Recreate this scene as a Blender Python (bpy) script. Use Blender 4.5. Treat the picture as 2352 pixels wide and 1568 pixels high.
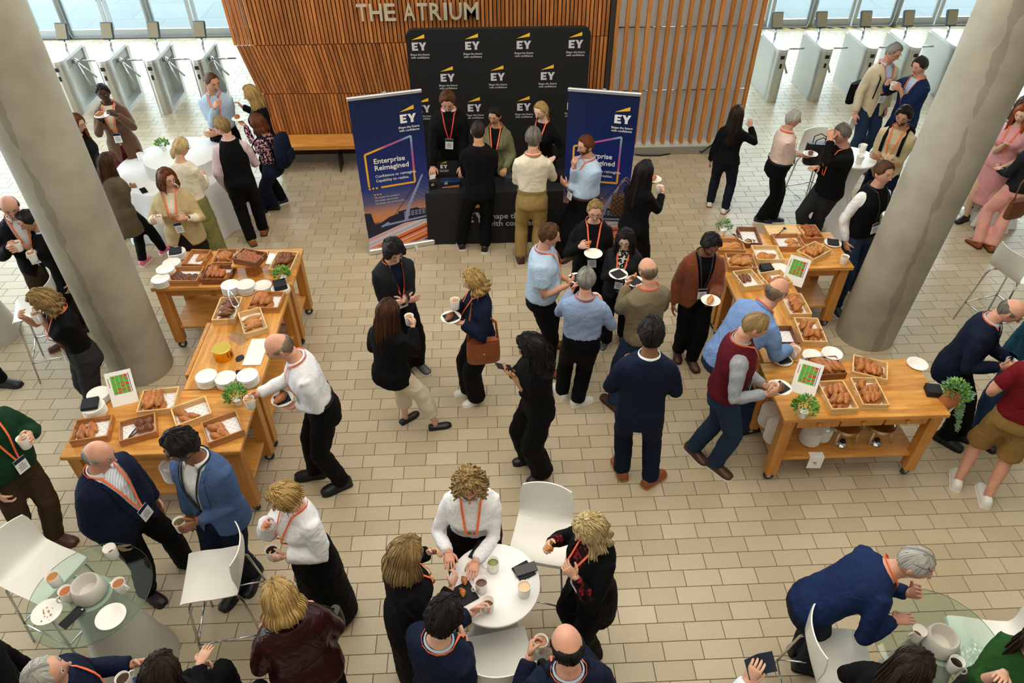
import bpy, bmesh, math, random
import numpy as np
from mathutils import Vector, Matrix
random.seed(7); np.random.seed(7)
for o in list(bpy.data.objects): bpy.data.objects.remove(o)
SC = bpy.context.scene
COL = SC.collection
# ------------------------------------------------------------------ camera
F_PX, PITCH, ROLL, YAW, CAM_H = 1681.9, 0.713983, -0.00083, 0.0435483, 5.42
def _rot(v):
    c, s = math.cos(YAW), math.sin(YAW)
    return Vector((c*v[0]+s*v[1], -s*v[0]+c*v[1], v[2]))
CF = _rot((0, math.cos(PITCH), -math.sin(PITCH)))
_u = Vector((0, math.sin(PITCH), math.cos(PITCH))); _r = Vector((1, 0, 0))
CR = _rot(_r*math.cos(ROLL)+_u*math.sin(ROLL)); CU = _rot(-_r*math.sin(ROLL)+_u*math.cos(ROLL))
CP = Vector((0, 0, CAM_H))
cam = bpy.data.cameras.new('camera'); cam_o = bpy.data.objects.new('camera', cam); COL.objects.link(cam_o)
cam.sensor_fit = 'HORIZONTAL'; cam.sensor_width = 36.0; cam.lens = 36.0*F_PX/2352.0
cam.clip_start = 0.05; cam.clip_end = 200
cam_o.matrix_world = Matrix(((CR.x, CU.x, -CF.x, CP.x), (CR.y, CU.y, -CF.y, CP.y), (CR.z, CU.z, -CF.z, CP.z), (0, 0, 0, 1)))
SC.camera = cam_o
def G(px, py, z=0.0):                       # point of the place seen at a pixel, at height z
    d = CF*F_PX + CR*(px-1176) - CU*(py-784)
    return CP + d*((z-CAM_H)/d.z)
def GY(px, py, Y):                          # the same on a vertical plane y = Y
    d = CF*F_PX + CR*(px-1176) - CU*(py-784)
    return CP + d*(Y/d.y)
# ------------------------------------------------------------------ world and lights
w = bpy.data.worlds.new('sky'); SC.world = w; w.use_nodes = True
bg = w.node_tree.nodes['Background']
bg.inputs[0].default_value = (0.80, 0.92, 1.0, 1); bg.inputs[1].default_value = 7.0
def area(name, loc, rot, sx, sy, power, col):
    l = bpy.data.lights.new(name, 'AREA'); l.shape = 'RECTANGLE'; l.size = sx; l.size_y = sy; l.energy = power; l.color = col
    o = bpy.data.objects.new(name, l); COL.objects.link(o); o.location = loc; o.rotation_euler = rot
    return o
# two broad warm area lights standing in for the unseen ceiling lighting
area('ceiling_light_main', (0.4, 5.2, 7.35), (0, 0, 0), 11, 7.5, 680, (1.0, 0.915, 0.79))
area('ceiling_light_front', (0.4, -2.5, 7.35), (0, 0, 0), 11, 4, 230, (1.0, 0.90, 0.74))
SC.view_settings.view_transform = 'Standard'; SC.view_settings.look = 'None'
SC.view_settings.exposure = 0.0; SC.view_settings.gamma = 1.0; SC.view_settings.use_curve_mapping = False
# ------------------------------------------------------------------ materials
def lin(c):
    if isinstance(c, str):
        c = [int(c[i:i+2], 16)/255 for i in (0, 2, 4)]
    return tuple(x/12.92 if x <= .04045 else ((x+.055)/1.055)**2.4 for x in c)
MATS = {}
def M(name, col, rough=.6, metal=0., spec=.5, bump=0., bs=60., var=0., vs=6., coat=0., stretch=(1, 1, 1), emit=0., alpha=1., sheen=0., trans=0.):
    if name in MATS: return MATS[name]
    m = bpy.data.materials.new(name); m.use_nodes = True; MATS[name] = m
    nt = m.node_tree; b = nt.nodes['Principled BSDF']; c = lin(col)
    b.inputs['Base Color'].default_value = (*c, 1); b.inputs['Roughness'].default_value = rough
    b.inputs['Metallic'].default_value = metal; b.inputs['Specular IOR Level'].default_value = spec
    b.inputs['Coat Weight'].default_value = coat; b.inputs['Alpha'].default_value = alpha
    b.inputs['Transmission Weight'].default_value = trans
    if sheen: b.inputs['Sheen Weight'].default_value = sheen
    if emit: b.inputs['Emission Color'].default_value = (*c, 1); b.inputs['Emission Strength'].default_value = emit
    if var or bump:
        tc = nt.nodes.new('ShaderNodeTexCoord'); mp = nt.nodes.new('ShaderNodeMapping'); mp.inputs['Scale'].default_value = stretch
        nt.links.new(tc.outputs['Object'], mp.inputs['Vector'])
    if var:
        n = nt.nodes.new('ShaderNodeTexNoise'); n.inputs['Scale'].default_value = vs; n.inputs['Detail'].default_value = 4
        nt.links.new(mp.outputs[0], n.inputs['Vector'])
        r = nt.nodes.new('ShaderNodeValToRGB'); r.color_ramp.elements[0].position = .3; r.color_ramp.elements[1].position = .7
        r.color_ramp.elements[0].color = (*[x*(1-var) for x in c], 1); r.color_ramp.elements[1].color = (*[min(1, x*(1+var)) for x in c], 1)
        nt.links.new(n.outputs[0], r.inputs[0]); nt.links.new(r.outputs[0], b.inputs['Base Color'])
    if bump:
        n2 = nt.nodes.new('ShaderNodeTexNoise'); n2.inputs['Scale'].default_value = bs; n2.inputs['Detail'].default_value = 3
        nt.links.new(mp.outputs[0], n2.inputs['Vector'])
        bp = nt.nodes.new('ShaderNodeBump'); bp.inputs['Strength'].default_value = bump; bp.inputs['Distance'].default_value = .02
        nt.links.new(n2.outputs[0], bp.inputs['Height']); nt.links.new(bp.outputs[0], b.inputs['Normal'])
    return m
def node(nt, t, **kw):
    n = nt.nodes.new(t)
    for k, v in kw.items(): setattr(n, k, v)
    return n
def ramp(nt, stops):
    r = nt.nodes.new('ShaderNodeValToRGB'); e = r.color_ramp.elements
    while len(e) < len(stops): e.new(.5)
    for el, (p, c) in zip(e, stops): el.position = p; el.color = (*lin(c), 1)
    return r
def blank(name, rough=.6, spec=.5):
    m = bpy.data.materials.new(name); m.use_nodes = True; MATS[name] = m
    nt = m.node_tree; b = nt.nodes['Principled BSDF']; b.inputs['Roughness'].default_value = rough; b.inputs['Specular IOR Level'].default_value = spec
    return m, nt, b
def wood(name, c1, c2, stretch=(3, 3, .35), scale=9, rough=.45, bricks=None, rand=.0):
    m, nt, b = blank(name, rough, .4)
    tc = node(nt, 'ShaderNodeTexCoord'); mp = node(nt, 'ShaderNodeMapping'); mp.inputs['Scale'].default_value = stretch
    nt.links.new(tc.outputs['Object'], mp.inputs[0])
    n = node(nt, 'ShaderNodeTexNoise'); n.inputs['Scale'].default_value = scale; n.inputs['Detail'].default_value = 6; n.inputs['Distortion'].default_value = .6
    oi = node(nt, 'ShaderNodeObjectInfo'); ad = node(nt, 'ShaderNodeVectorMath', operation='ADD')
    ml = node(nt, 'ShaderNodeMath', operation='MULTIPLY'); ml.inputs[1].default_value = 37.
    nt.links.new(oi.outputs['Random'], ml.inputs[0]); nt.links.new(mp.outputs[0], ad.inputs[0]); nt.links.new(ml.outputs[0], ad.inputs[1])
    nt.links.new(ad.outputs[0], n.inputs['Vector'])
    r = ramp(nt, [(.3, c1), (.68, c2)]); nt.links.new(n.outputs[0], r.inputs[0])
    out = r.outputs[0]
    if bricks:
        bk = node(nt, 'ShaderNodeTexBrick'); bk.inputs['Scale'].default_value = 1; bk.inputs['Brick Width'].default_value = bricks[0]; bk.inputs['Row Height'].default_value = bricks[1]
        bk.inputs['Mortar Size'].default_value = .0006; bk.inputs['Color1'].default_value = (.72, .72, .72, 1); bk.inputs['Color2'].default_value = (1.1, 1.1, 1.1, 1); bk.inputs['Mortar'].default_value = (.6, .6, .6, 1)
        bk.offset = .37
        nt.links.new(tc.outputs['Object'], bk.inputs[0])
        mx = node(nt, 'ShaderNodeMix', data_type='RGBA', blend_type='MULTIPLY'); mx.inputs[0].default_value = .6
        nt.links.new(out, mx.inputs[6]); nt.links.new(bk.outputs[0], mx.inputs[7]); out = mx.outputs[2]
    if rand:
        hs = node(nt, 'ShaderNodeHueSaturation'); mr = node(nt, 'ShaderNodeMapRange'); mr.inputs['To Min'].default_value = 1-rand; mr.inputs['To Max'].default_value = 1+rand
        nt.links.new(oi.outputs['Random'], mr.inputs[0]); nt.links.new(mr.outputs[0], hs.inputs['Value']); nt.links.new(out, hs.inputs['Color']); out = hs.outputs[0]
    nt.links.new(out, b.inputs['Base Color'])
    return m
# ------------------------------------------------------------------ mesh helpers
class MB:
    def __init__(s): s.v = []; s.f = []; s.m = []; s.uv = None
    def add(s, vs, fs, mi=0):
        o = len(s.v); s.v.extend([tuple(p) for p in vs]); s.f.extend([tuple(i+o for i in f) for f in fs]); s.m.extend([mi]*len(fs)); return s
    def box(s, a, b, mi=0, M4=None, taper=1.0):
        (x0, y0, z0), (x1, y1, z1) = a, b
        cx, cy = (x0+x1)/2, (y0+y1)/2
        vs = [(x0, y0, z0), (x1, y0, z0), (x1, y1, z0), (x0, y1, z0)] + [(cx+(x-cx)*taper, cy+(y-cy)*taper, z1) for x, y in ((x0, y0), (x1, y0), (x1, y1), (x0, y1))]
        if M4 is not None: vs = [M4 @ Vector(p) for p in vs]
        return s.add(vs, [(3, 2, 1, 0), (4, 5, 6, 7), (0, 1, 5, 4), (1, 2, 6, 5), (2, 3, 7, 6), (3, 0, 4, 7)], mi)
    def bbox(s, a, b, bev=.004, mi=0, M4=None):        # box with chamfered edges
        bm = bmesh.new(); bmesh.ops.create_cube(bm, size=1)
        for q in bm.verts: q.co = Vector([(a[i]+b[i])/2 + q.co[i]*(b[i]-a[i]) for i in range(3)])
        bmesh.ops.bevel(bm, geom=list(bm.edges), offset=bev, segments=1, affect='EDGES')
        if M4 is not None: bmesh.ops.transform(bm, matrix=M4, verts=bm.verts)
        bm.verts.index_update()
        s.add([q.co for q in bm.verts], [[q.index for q in f.verts] for f in bm.faces], mi); bm.free(); return s
    def loft(s, rings, mi=0, cap=True, closed=True):
        n = len(rings[0]); vs = [p for r in rings for p in r]; fs = []
        for i in range(len(rings)-1):
            for j in range(n if closed else n-1):
                k = (j+1) % n; fs.append((i*n+j, i*n+k, (i+1)*n+k, (i+1)*n+j))
        if cap:
            fs.append(tuple(range(n-1, -1, -1))); e = (len(rings)-1)*n; fs.append(tuple(range(e, e+n)))
        return s.add(vs, fs, mi)
    def lathe(s, prof, n=24, mi=0, c=(0, 0, 0), cap=True):
        return s.loft([[(c[0]+r*math.cos(2*math.pi*j/n), c[1]+r*math.sin(2*math.pi*j/n), c[2]+z) for j in range(n)] for r, z in prof], mi, cap)
    def tube(s, pts, rad, n=8, mi=0, up=None, cap=True):
        pts = [Vector(p) for p in pts]; rings = []; ref = Vector(up) if up else None
        for i, p in enumerate(pts):
            t = (pts[min(i+1, len(pts)-1)] - pts[max(i-1, 0)])
            if t.length < 1e-9: t = Vector((0, 0, 1))
            t.normalize()
            if ref is None: ref = Vector((0, 0, 1)) if abs(t.z) < .9 else Vector((0, 1, 0))
            a = t.cross(ref)
            if a.length < 1e-6: a = t.orthogonal()
            a.normalize(); b = a.cross(t); ref = b
            r = rad[i] if isinstance(rad, (list, tuple)) and not (len(rad) == 2 and len(pts) != 2 and not isinstance(rad[0], tuple) and False) else rad
            ra, rb = r if isinstance(r, tuple) else (r, r)
            rings.append([p + a*(ra*math.cos(2*math.pi*j/n)) + b*(rb*math.sin(2*math.pi*j/n)) for j in range(n)])
        return s.loft(rings, mi, cap)
    def sphere(s, c, r, n=10, m=7, mi=0, M3=None):
        r = r if isinstance(r, tuple) else (r, r, r); vs = []; fs = []
        for i in range(m+1):
            t = math.pi*i/m
            for j in range(n):
                p = 2*math.pi*j/n; q = Vector((r[0]*math.sin(t)*math.cos(p), r[1]*math.sin(t)*math.sin(p), r[2]*math.cos(t)))
                if M3 is not None: q = M3 @ q
                vs.append(Vector(c)+q)
        for i in range(m):
            for j in range(n):
                k = (j+1) % n
                if i == 0: fs.append((j, n+j, n+k))
                elif i == m-1: fs.append((i*n+j, (i+1)*n+j, i*n+k))
                else: fs.append((i*n+j, (i+1)*n+j, (i+1)*n+k, i*n+k))
        return s.add(vs, fs, mi)
    def poly(s, pts, h, mi=0):                       # prism: outline in xy, from z=0 to h
        n = len(pts)
        return s.add([(x, y, 0) for x, y in pts]+[(x, y, h) for x, y in pts], [tuple(range(n-1, -1, -1)), tuple(range(n, 2*n))]+[(i, (i+1) % n, n+(i+1) % n, n+i) for i in range(n)], mi)
    def mesh(s, name, mats, smooth=False):
        me = bpy.data.meshes.new(name); me.from_pydata([tuple(p) for p in s.v], [], s.f)
        for m in (mats if isinstance(mats, (list, tuple)) else [mats]): me.materials.append(m)
        me.polygons.foreach_set('material_index', s.m)
        if smooth: me.polygons.foreach_set('use_smooth', [True]*len(s.f))
        me.update(); return me
def smooth_by_angle(me, ang=40):
    bm = bmesh.new(); bm.from_mesh(me); c = math.radians(ang)
    for f in bm.faces: f.smooth = True
    for e in bm.edges: e.smooth = not (len(e.link_faces) == 2 and e.calc_face_angle(0) > c)
    bm.to_mesh(me); bm.free(); return me
def obj(name, me, parent=None, loc=(0, 0, 0), rot=(0, 0, 0)):
    o = bpy.data.objects.new(name, me); COL.objects.link(o); o.location = loc; o.rotation_euler = rot
    if parent: o.parent = parent
    return o
def ob(name, mb, mats, parent=None, loc=(0, 0, 0), rot=(0, 0, 0), smooth=False, ang=None):
    me = mb.mesh(name, mats, smooth)
    if ang: smooth_by_angle(me, ang)
    return obj(name, me, parent, loc, rot)
def tag(o, label, cat, group=None, kind=None):
    if label: o['label'] = label
    if cat: o['category'] = cat
    if group: o['group'] = group
    if kind: o['kind'] = kind
    return o
def thing(name, label, cat, loc=(0, 0, 0), rz=0., group=None):
    o = bpy.data.objects.new(name, None); COL.objects.link(o); o.location = loc; o.rotation_euler = (0, 0, rz); o.empty_display_size = .1
    return tag(o, label, cat, group)
def struct(o): o['kind'] = 'structure'; return o
FONT = {}
def text_mesh(s, size, bold=.0, ext=.0005, align='LEFT', mat=None, key=''):
    k = (s, size, bold, ext, align, mat.name)
    if k in FONT: return FONT[k]
    cu = bpy.data.curves.new('t', 'FONT'); cu.body = s; cu.size = size; cu.offset = bold*size; cu.extrude = ext; cu.align_x = align; cu.resolution_u = 2; cu.space_line = .85
    o = bpy.data.objects.new('t', cu); COL.objects.link(o)
    me = bpy.data.meshes.new_from_object(o); bpy.data.objects.remove(o); bpy.data.curves.remove(cu)
    me.materials.clear(); me.materials.append(mat); FONT[k] = me; return me
# ------------------------------------------------------------------ shared materials
STEEL = M('brushed_steel', 'C9C9C6', .32, 1., bump=.03, bs=200, stretch=(1, 1, .05))
CHROME = M('chrome', 'C9CBCD', .12, 1.)
BLACKM = M('black_matte', '101114', .7); DARKM = M('dark_metal', '2B2D30', .4, .6)
WHITEP = M('white_plastic', 'EDEBE6', .35); WHITEC = M('white_ceramic', 'F2EFE8', .18, spec=.6)
PAPER = M('white_paper', 'F3F2F0', .7)
OAK = wood('oak', 'B9772F', 'D69A4C', (1, 6, 6), 3, .35); OAK2 = wood('oak_leg', 'B5752F', 'CF9148', (6, 6, .6), 3, .42)
OAKTOP = wood('oak_block', 'BE7C33', 'E0A657', (1, 7, 7), 3, .3, bricks=(.62, .045))
# ------------------------------------------------------------------ floor: grout bed and tiles
TA, TB, TC0 = .29825, .1510077, 6.91406
tm, nt, b = blank('floor_tile', .34, .5)
at = node(nt, 'ShaderNodeAttribute', attribute_name='tone'); geo = node(nt, 'ShaderNodeNewGeometry')
ns = node(nt, 'ShaderNodeTexNoise'); ns.inputs['Scale'].default_value = 1.1; ns.inputs['Detail'].default_value = 5
n2 = node(nt, 'ShaderNodeTexNoise'); n2.inputs['Scale'].default_value = 55; n2.inputs['Detail'].default_value = 3
nt.links.new(geo.outputs['Position'], ns.inputs[0]); nt.links.new(geo.outputs['Position'], n2.inputs[0])
r1 = ramp(nt, [(0, 'B8A98C'), (.5, 'C1B195'), (1, 'C8B99E')]); nt.links.new(at.outputs['Fac'], r1.inputs[0])
mx = node(nt, 'ShaderNodeMix', data_type='RGBA', blend_type='MULTIPLY'); mx.inputs[0].default_value = .35
r2 = ramp(nt, [(.3, 'D9D6D0'), (.7, 'FFFFFF')]); nt.links.new(ns.outputs[0], r2.inputs[0])
nt.links.new(r1.outputs[0], mx.inputs[6]); nt.links.new(r2.outputs[0], mx.inputs[7])
mx2 = node(nt, 'ShaderNodeMix', data_type='RGBA', blend_type='MULTIPLY'); mx2.inputs[0].default_value = .16
r3 = ramp(nt, [(.35, 'C8C6C2'), (.65, 'FFFFFF')]); nt.links.new(n2.outputs[0], r3.inputs[0])
nt.links.new(mx.outputs[2], mx2.inputs[6]); nt.links.new(r3.outputs[0], mx2.inputs[7]); nt.links.new(mx2.outputs[2], b.inputs['Base Color'])
TILE = tm; GROUT = M('grout', '5E5443', .8)
mb = MB(); mb.box((-14, -8, -.12), (15, 16.7, -.004)); FLOOR = struct(ob('floor', mb, GROUT))
def tile_geo(cx, cy, w, h):
    e = .0022; c = .0016; x0, x1, y0, y1 = cx-w/2+e, cx+w/2-e, cy-h/2+e, cy+h/2-e
    return [(x0, y0, -.004), (x1, y0, -.004), (x1, y1, -.004), (x0, y1, -.004), (x0+c, y0+c, 0), (x1-c, y0+c, 0), (x1-c, y1-c, 0), (x0+c, y1-c, 0)], [(4, 5, 6, 7), (0, 1, 5, 4), (1, 2, 6, 5), (2, 3, 7, 6), (3, 0, 4, 7)]
tiles = []
for k in range(-66, 37):
    cy = TC0 - TB*(k+.5)
    if not 1.3 < cy < 16.6: continue
    off = (.24 if k % 2 == 0 else .91)*TA
    hw = 1.6 + .82*cy
    for i in range(int((-hw-off)/TA)-1, int((hw-off)/TA)+2):
        cx = off + (i+.5)*TA
        if abs(cx) > 13 or (abs(cx-.4) < 3.4 and cy > 10.9 and cy < 12.6): continue
        tiles.append((cx, cy))
def inframe(t):
    d = Vector((t[0], t[1], 0))-CP; z = d.dot(CF)
    return abs(d.dot(CR)/z) < .705 and abs(d.dot(CU)/z) < .47
near = sorted([t for t in tiles if inframe(t)], key=lambda t: t[0]**2+t[1]**2)[:300]; nearset = set(near)
variants = []
for q in range(8):
    vs, fs = tile_geo(0, 0, TA, TB); me = bpy.data.meshes.new('tile'); me.from_pydata(vs, [], fs); me.materials.append(TILE)
    a = me.attributes.new('tone', 'FLOAT', 'FACE'); a.data.foreach_set('value', [q/7]*len(fs)); variants.append(me)
for t in near: obj('tile', random.choice(variants), FLOOR, (t[0], t[1], 0))
VS, FS, TN = [], [], []
for t in tiles:
    if t in nearset: continue
    vs, fs = tile_geo(t[0], t[1], TA, TB); o = len(VS); VS += vs; FS += [tuple(i+o for i in f) for f in fs]; TN += [random.random()]*5
me = bpy.data.meshes.new('tile_field'); me.from_pydata(VS, [], FS); me.materials.append(TILE)
a = me.attributes.new('tone', 'FLOAT', 'FACE'); a.data.foreach_set('value', TN)
obj('tile_field', me, FLOOR)['kind'] = 'stuff'
# ------------------------------------------------------------------ shell
PLASTER = M('plaster', 'D8D2C6', .9)
mb = MB(); mb.box((-14, -8, 7.6), (15, 16.9, 7.9)); struct(ob('ceiling', mb, PLASTER))
mb = MB(); mb.box((-14, -8.3, 0), (15, -8, 7.6)); struct(ob('wall_back', mb, PLASTER))
mb = MB(); mb.box((15, -8, 0), (15.3, 16.9, 7.6)); struct(ob('wall_right', mb, PLASTER))
mb = MB(); mb.box((-14.3, -8, 0), (-14, 3.0, 7.6)).box((-14.3, 3, 5.2), (-14, 16.9, 7.6)); struct(ob('wall_left', mb, PLASTER))
# outside paving
om, nt, b = blank('paving', .8)
bk = node(nt, 'ShaderNodeTexBrick'); bk.inputs['Scale'].default_value = 1; bk.inputs['Brick Width'].default_value = 1.6; bk.inputs['Row Height'].default_value = 1.2; bk.inputs['Mortar Size'].default_value = .012
for nme, c in (('Color1', '6A7274'), ('Color2', '646C6E'), ('Mortar', '525A5C')): bk.inputs[nme].default_value = (*lin(c), 1)
g2 = node(nt, 'ShaderNodeNewGeometry'); nt.links.new(g2.outputs['Position'], bk.inputs[0]); nt.links.new(bk.outputs[0], b.inputs['Base Color'])
mb = MB(); mb.box((-40, 16.9, -.2), (40, 60, -.02)); struct(ob('ground_outside', mb, om))
# glazed front with doors
ALU = M('aluminium_frame', 'AEB4B5', .4, .7)
gm = bpy.data.materials.new('door_glass'); gm.use_nodes = True; nt = gm.node_tree; nt.nodes.remove(nt.nodes['Principled BSDF'])
tr = node(nt, 'ShaderNodeBsdfTransparent'); tr.inputs[0].default_value = (.93, .98, .98, 1); gl = node(nt, 'ShaderNodeBsdfGlossy'); gl.inputs['Roughness'].default_value = .03
ms = node(nt, 'ShaderNodeMixShader'); ms.inputs[0].default_value = .07
nt.links.new(tr.outputs[0], ms.inputs[1]); nt.links.new(gl.outputs[0], ms.inputs[2]); nt.links.new(ms.outputs[0], nt.nodes['Material Output'].inputs[0])
DGLASS = gm
FY = 16.75
def door(n, x0, x1, bar):
    d = thing('door_%d' % n, None, None, (x0, FY, 0)); struct(d); W = x1-x0
    mb = MB(); fw = .07
    mb.box((0, -.03, 0), (fw, .03, 3.0)).box((W-fw, -.03, 0), (W, .03, 3.0)).box((fw, -.03, 0), (W-fw, .03, .16)).box((fw, -.03, 2.9), (W-fw, .03, 3.0)); ob('door_frame', mb, ALU, d)
    mb = MB(); mb.box((fw, -.006, .16), (W-fw, .006, 2.9)); ob('pane', mb, DGLASS, d)
    if bar:
        mb = MB(); xx = fw*.5 if bar < 0 else W-fw*.5
        mb.tube([(xx, -.09, .75), (xx, -.09, 1.5)], .014, 8).tube([(xx, -.09, .8), (xx, -.02, .8)], .01, 6).tube([(xx, -.09, 1.45), (xx, -.02, 1.45)], .01, 6); ob('pull_handle', mb, CHROME, d, smooth=True)
DX = [-12.6, -11.6, -10.6, -9.55, -8.85, -7.95, -7.05, -6.13, -5.2, -4.2, -3.2]
dn = 1
for i in range(len(DX)-1):
    door(dn, DX[i]+.02, DX[i+1]-.02, -1 if i % 2 else 1); dn += 1
DR = [3.6, 4.6, 5.55, 6.45, 7.4, 8.35, 9.3, 10.25, 11.2, 12.2]
for i in range(len(DR)-1):
    door(dn, DR[i]+.02, DR[i+1]-.02, -1 if i % 2 else 1); dn += 1
mb = MB()
for x in (DX[2], DX[4], DX[6], DX[8]): mb.lathe([(.06, 0), (.06, 7.6)], 16, c=(x, FY-.06, 0))
for x in (DR[2], DR[4], DR[6], DR[8]): mb.lathe([(.06, 0), (.06, 7.6)], 16, c=(x, FY-.06, 0))
struct(ob('trim_1', mb, ALU, smooth=True))
mb = MB(); mb.box((-14, FY-.05, 3.0), (15, FY+.05, 3.25)).box((-3.2, FY-.03, 0), (3.6, FY+.03, 3.0)); struct(ob('trim_2', mb, ALU))
mb = MB(); mb.box((-14, FY-.01, 3.25), (15, FY+.01, 7.6)); struct(ob('window_1', mb, DGLASS))
# slender steel stays outside the doors
def stays(px):
    mb = MB()
    for (a, c) in px: mb.tube([a, c], .022, 8)
    return mb
mb = stays([((-6.75, 17.6, 1.15), (-7.5, 17.9, 2.4)), ((-6.7, 17.6, 1.15), (-6.3, 17.9, 2.4)), ((-8.9, 17.8, .9), (-9.5, 18, 2.2)), ((7.55, 17.6, 1.1), (7.2, 17.9, 2.2)), ((7.6, 17.6, 1.1), (8.3, 17.9, 2.2))])
struct(ob('trim_3', mb, M('painted_steel', 'D5DADA', .4), smooth=True))
mm, nt, b = blank('hazard_tape', .6)
wv = node(nt, 'ShaderNodeTexWave', bands_direction='DIAGONAL'); wv.inputs['Scale'].default_value = 2.2; g3 = node(nt, 'ShaderNodeNewGeometry'); nt.links.new(g3.outputs['Position'], wv.inputs[0])
rr = ramp(nt, [(.49, 'D9A52A'), (.51, '2A2A28')]); rr.color_ramp.interpolation = 'CONSTANT'; nt.links.new(wv.outputs[0], rr.inputs[0]); nt.links.new(rr.outputs[0], b.inputs['Base Color'])
mb = MB(); mb.box((6.6, 16.55, 0), (9.8, 16.63, .003)); tag(ob('hazard_tape', mb, mm), 'yellow and black striped tape along the floor before the right doors', 'tape')
# ------------------------------------------------------------------ concrete columns
cm, nt, b = blank('concrete', .75, .3)
tc = node(nt, 'ShaderNodeTexCoord'); n = node(nt, 'ShaderNodeTexNoise'); n.inputs['Scale'].default_value = 2.2; n.inputs['Detail'].default_value = 8; nt.links.new(tc.outputs['Object'], n.inputs[0])
r = ramp(nt, [(.25, '90897A'), (.5, 'A59E8D'), (.75, 'B3AD9D')]); nt.links.new(n.outputs[0], r.inputs[0])
n3 = node(nt, 'ShaderNodeTexNoise'); n3.inputs['Scale'].default_value = 60; nt.links.new(tc.outputs['Object'], n3.inputs[0])
bp = node(nt, 'ShaderNodeBump'); bp.inputs['Strength'].default_value = .12; bp.inputs['Distance'].default_value = .01; nt.links.new(n3.outputs[0], bp.inputs['Height']); nt.links.new(bp.outputs[0], b.inputs['Normal'])
# a ragged seam of darker filler running up each shaft (a stain with its own shape)
sx = node(nt, 'ShaderNodeSeparateXYZ'); nt.links.new(tc.outputs['Object'], sx.inputs[0])
an = node(nt, 'ShaderNodeMath', operation='ARCTAN2'); nt.links.new(sx.outputs[1], an.inputs[0]); nt.links.new(sx.outputs[0], an.inputs[1])
n4 = node(nt, 'ShaderNodeTexNoise'); n4.noise_dimensions = '1D'; n4.inputs['Scale'].default_value = 3.2; n4.inputs['Detail'].default_value = 5; nt.links.new(sx.outputs[2], n4.inputs['W'])
ang = node(nt, 'ShaderNodeMath', operation='SUBTRACT'); ang.inputs[1].default_value = -1.62; nt.links.new(an.outputs[0], ang.inputs[0])
wob = node(nt, 'ShaderNodeMath', operation='MULTIPLY_ADD'); wob.inputs[1].default_value = .28; wob.inputs[2].default_value = -.14; nt.links.new(n4.outputs[0], wob.inputs[0])
df = node(nt, 'ShaderNodeMath', operation='SUBTRACT'); nt.links.new(ang.outputs[0], df.inputs[0]); nt.links.new(wob.outputs[0], df.inputs[1])
ab = node(nt, 'ShaderNodeMath', operation='ABSOLUTE'); nt.links.new(df.outputs[0], ab.inputs[0])
n5 = node(nt, 'ShaderNodeTexNoise'); n5.noise_dimensions = '1D'; n5.inputs['Scale'].default_value = 2.1; nt.links.new(sx.outputs[2], n5.inputs['W'])
wd = node(nt, 'ShaderNodeMath', operation='MULTIPLY_ADD'); wd.inputs[1].default_value = .5; wd.inputs[2].default_value = -.15; nt.links.new(n5.outputs[0], wd.inputs[0])
lt = node(nt, 'ShaderNodeMath', operation='LESS_THAN'); nt.links.new(ab.outputs[0], lt.inputs[0]); nt.links.new(wd.outputs[0], lt.inputs[1])
mx = node(nt, 'ShaderNodeMix', data_type='RGBA', blend_type='MULTIPLY'); mf = node(nt, 'ShaderNodeMath', operation='MULTIPLY'); mf.inputs[1].default_value = .5; nt.links.new(lt.outputs[0], mf.inputs[0])
nt.links.new(mf.outputs[0], mx.inputs[0]); nt.links.new(r.outputs[0], mx.inputs[6]); mx.inputs[7].default_value = (.52, .52, .5, 1); nt.links.new(mx.outputs[2], b.inputs['Base Color'])
for (cx, cy, lx, lab) in ((-3.75, 6.0, 0, 'left'), (4.3, 6.2, .045, 'right')):
    mb = MB(); mb.loft([[(lx*z+.31*math.cos(2*math.pi*j/48), .31*math.sin(2*math.pi*j/48), z) for j in range(48)] for z in (0, 1.5, 3, 4.5, 7.6)])
    o = ob('concrete_column', mb, cm, None, (cx, cy, 0), smooth=True, ang=60)
    tag(o, 'round concrete column with a dark seam, behind the %s buffet tables' % lab, 'column', kind='structure')
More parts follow.
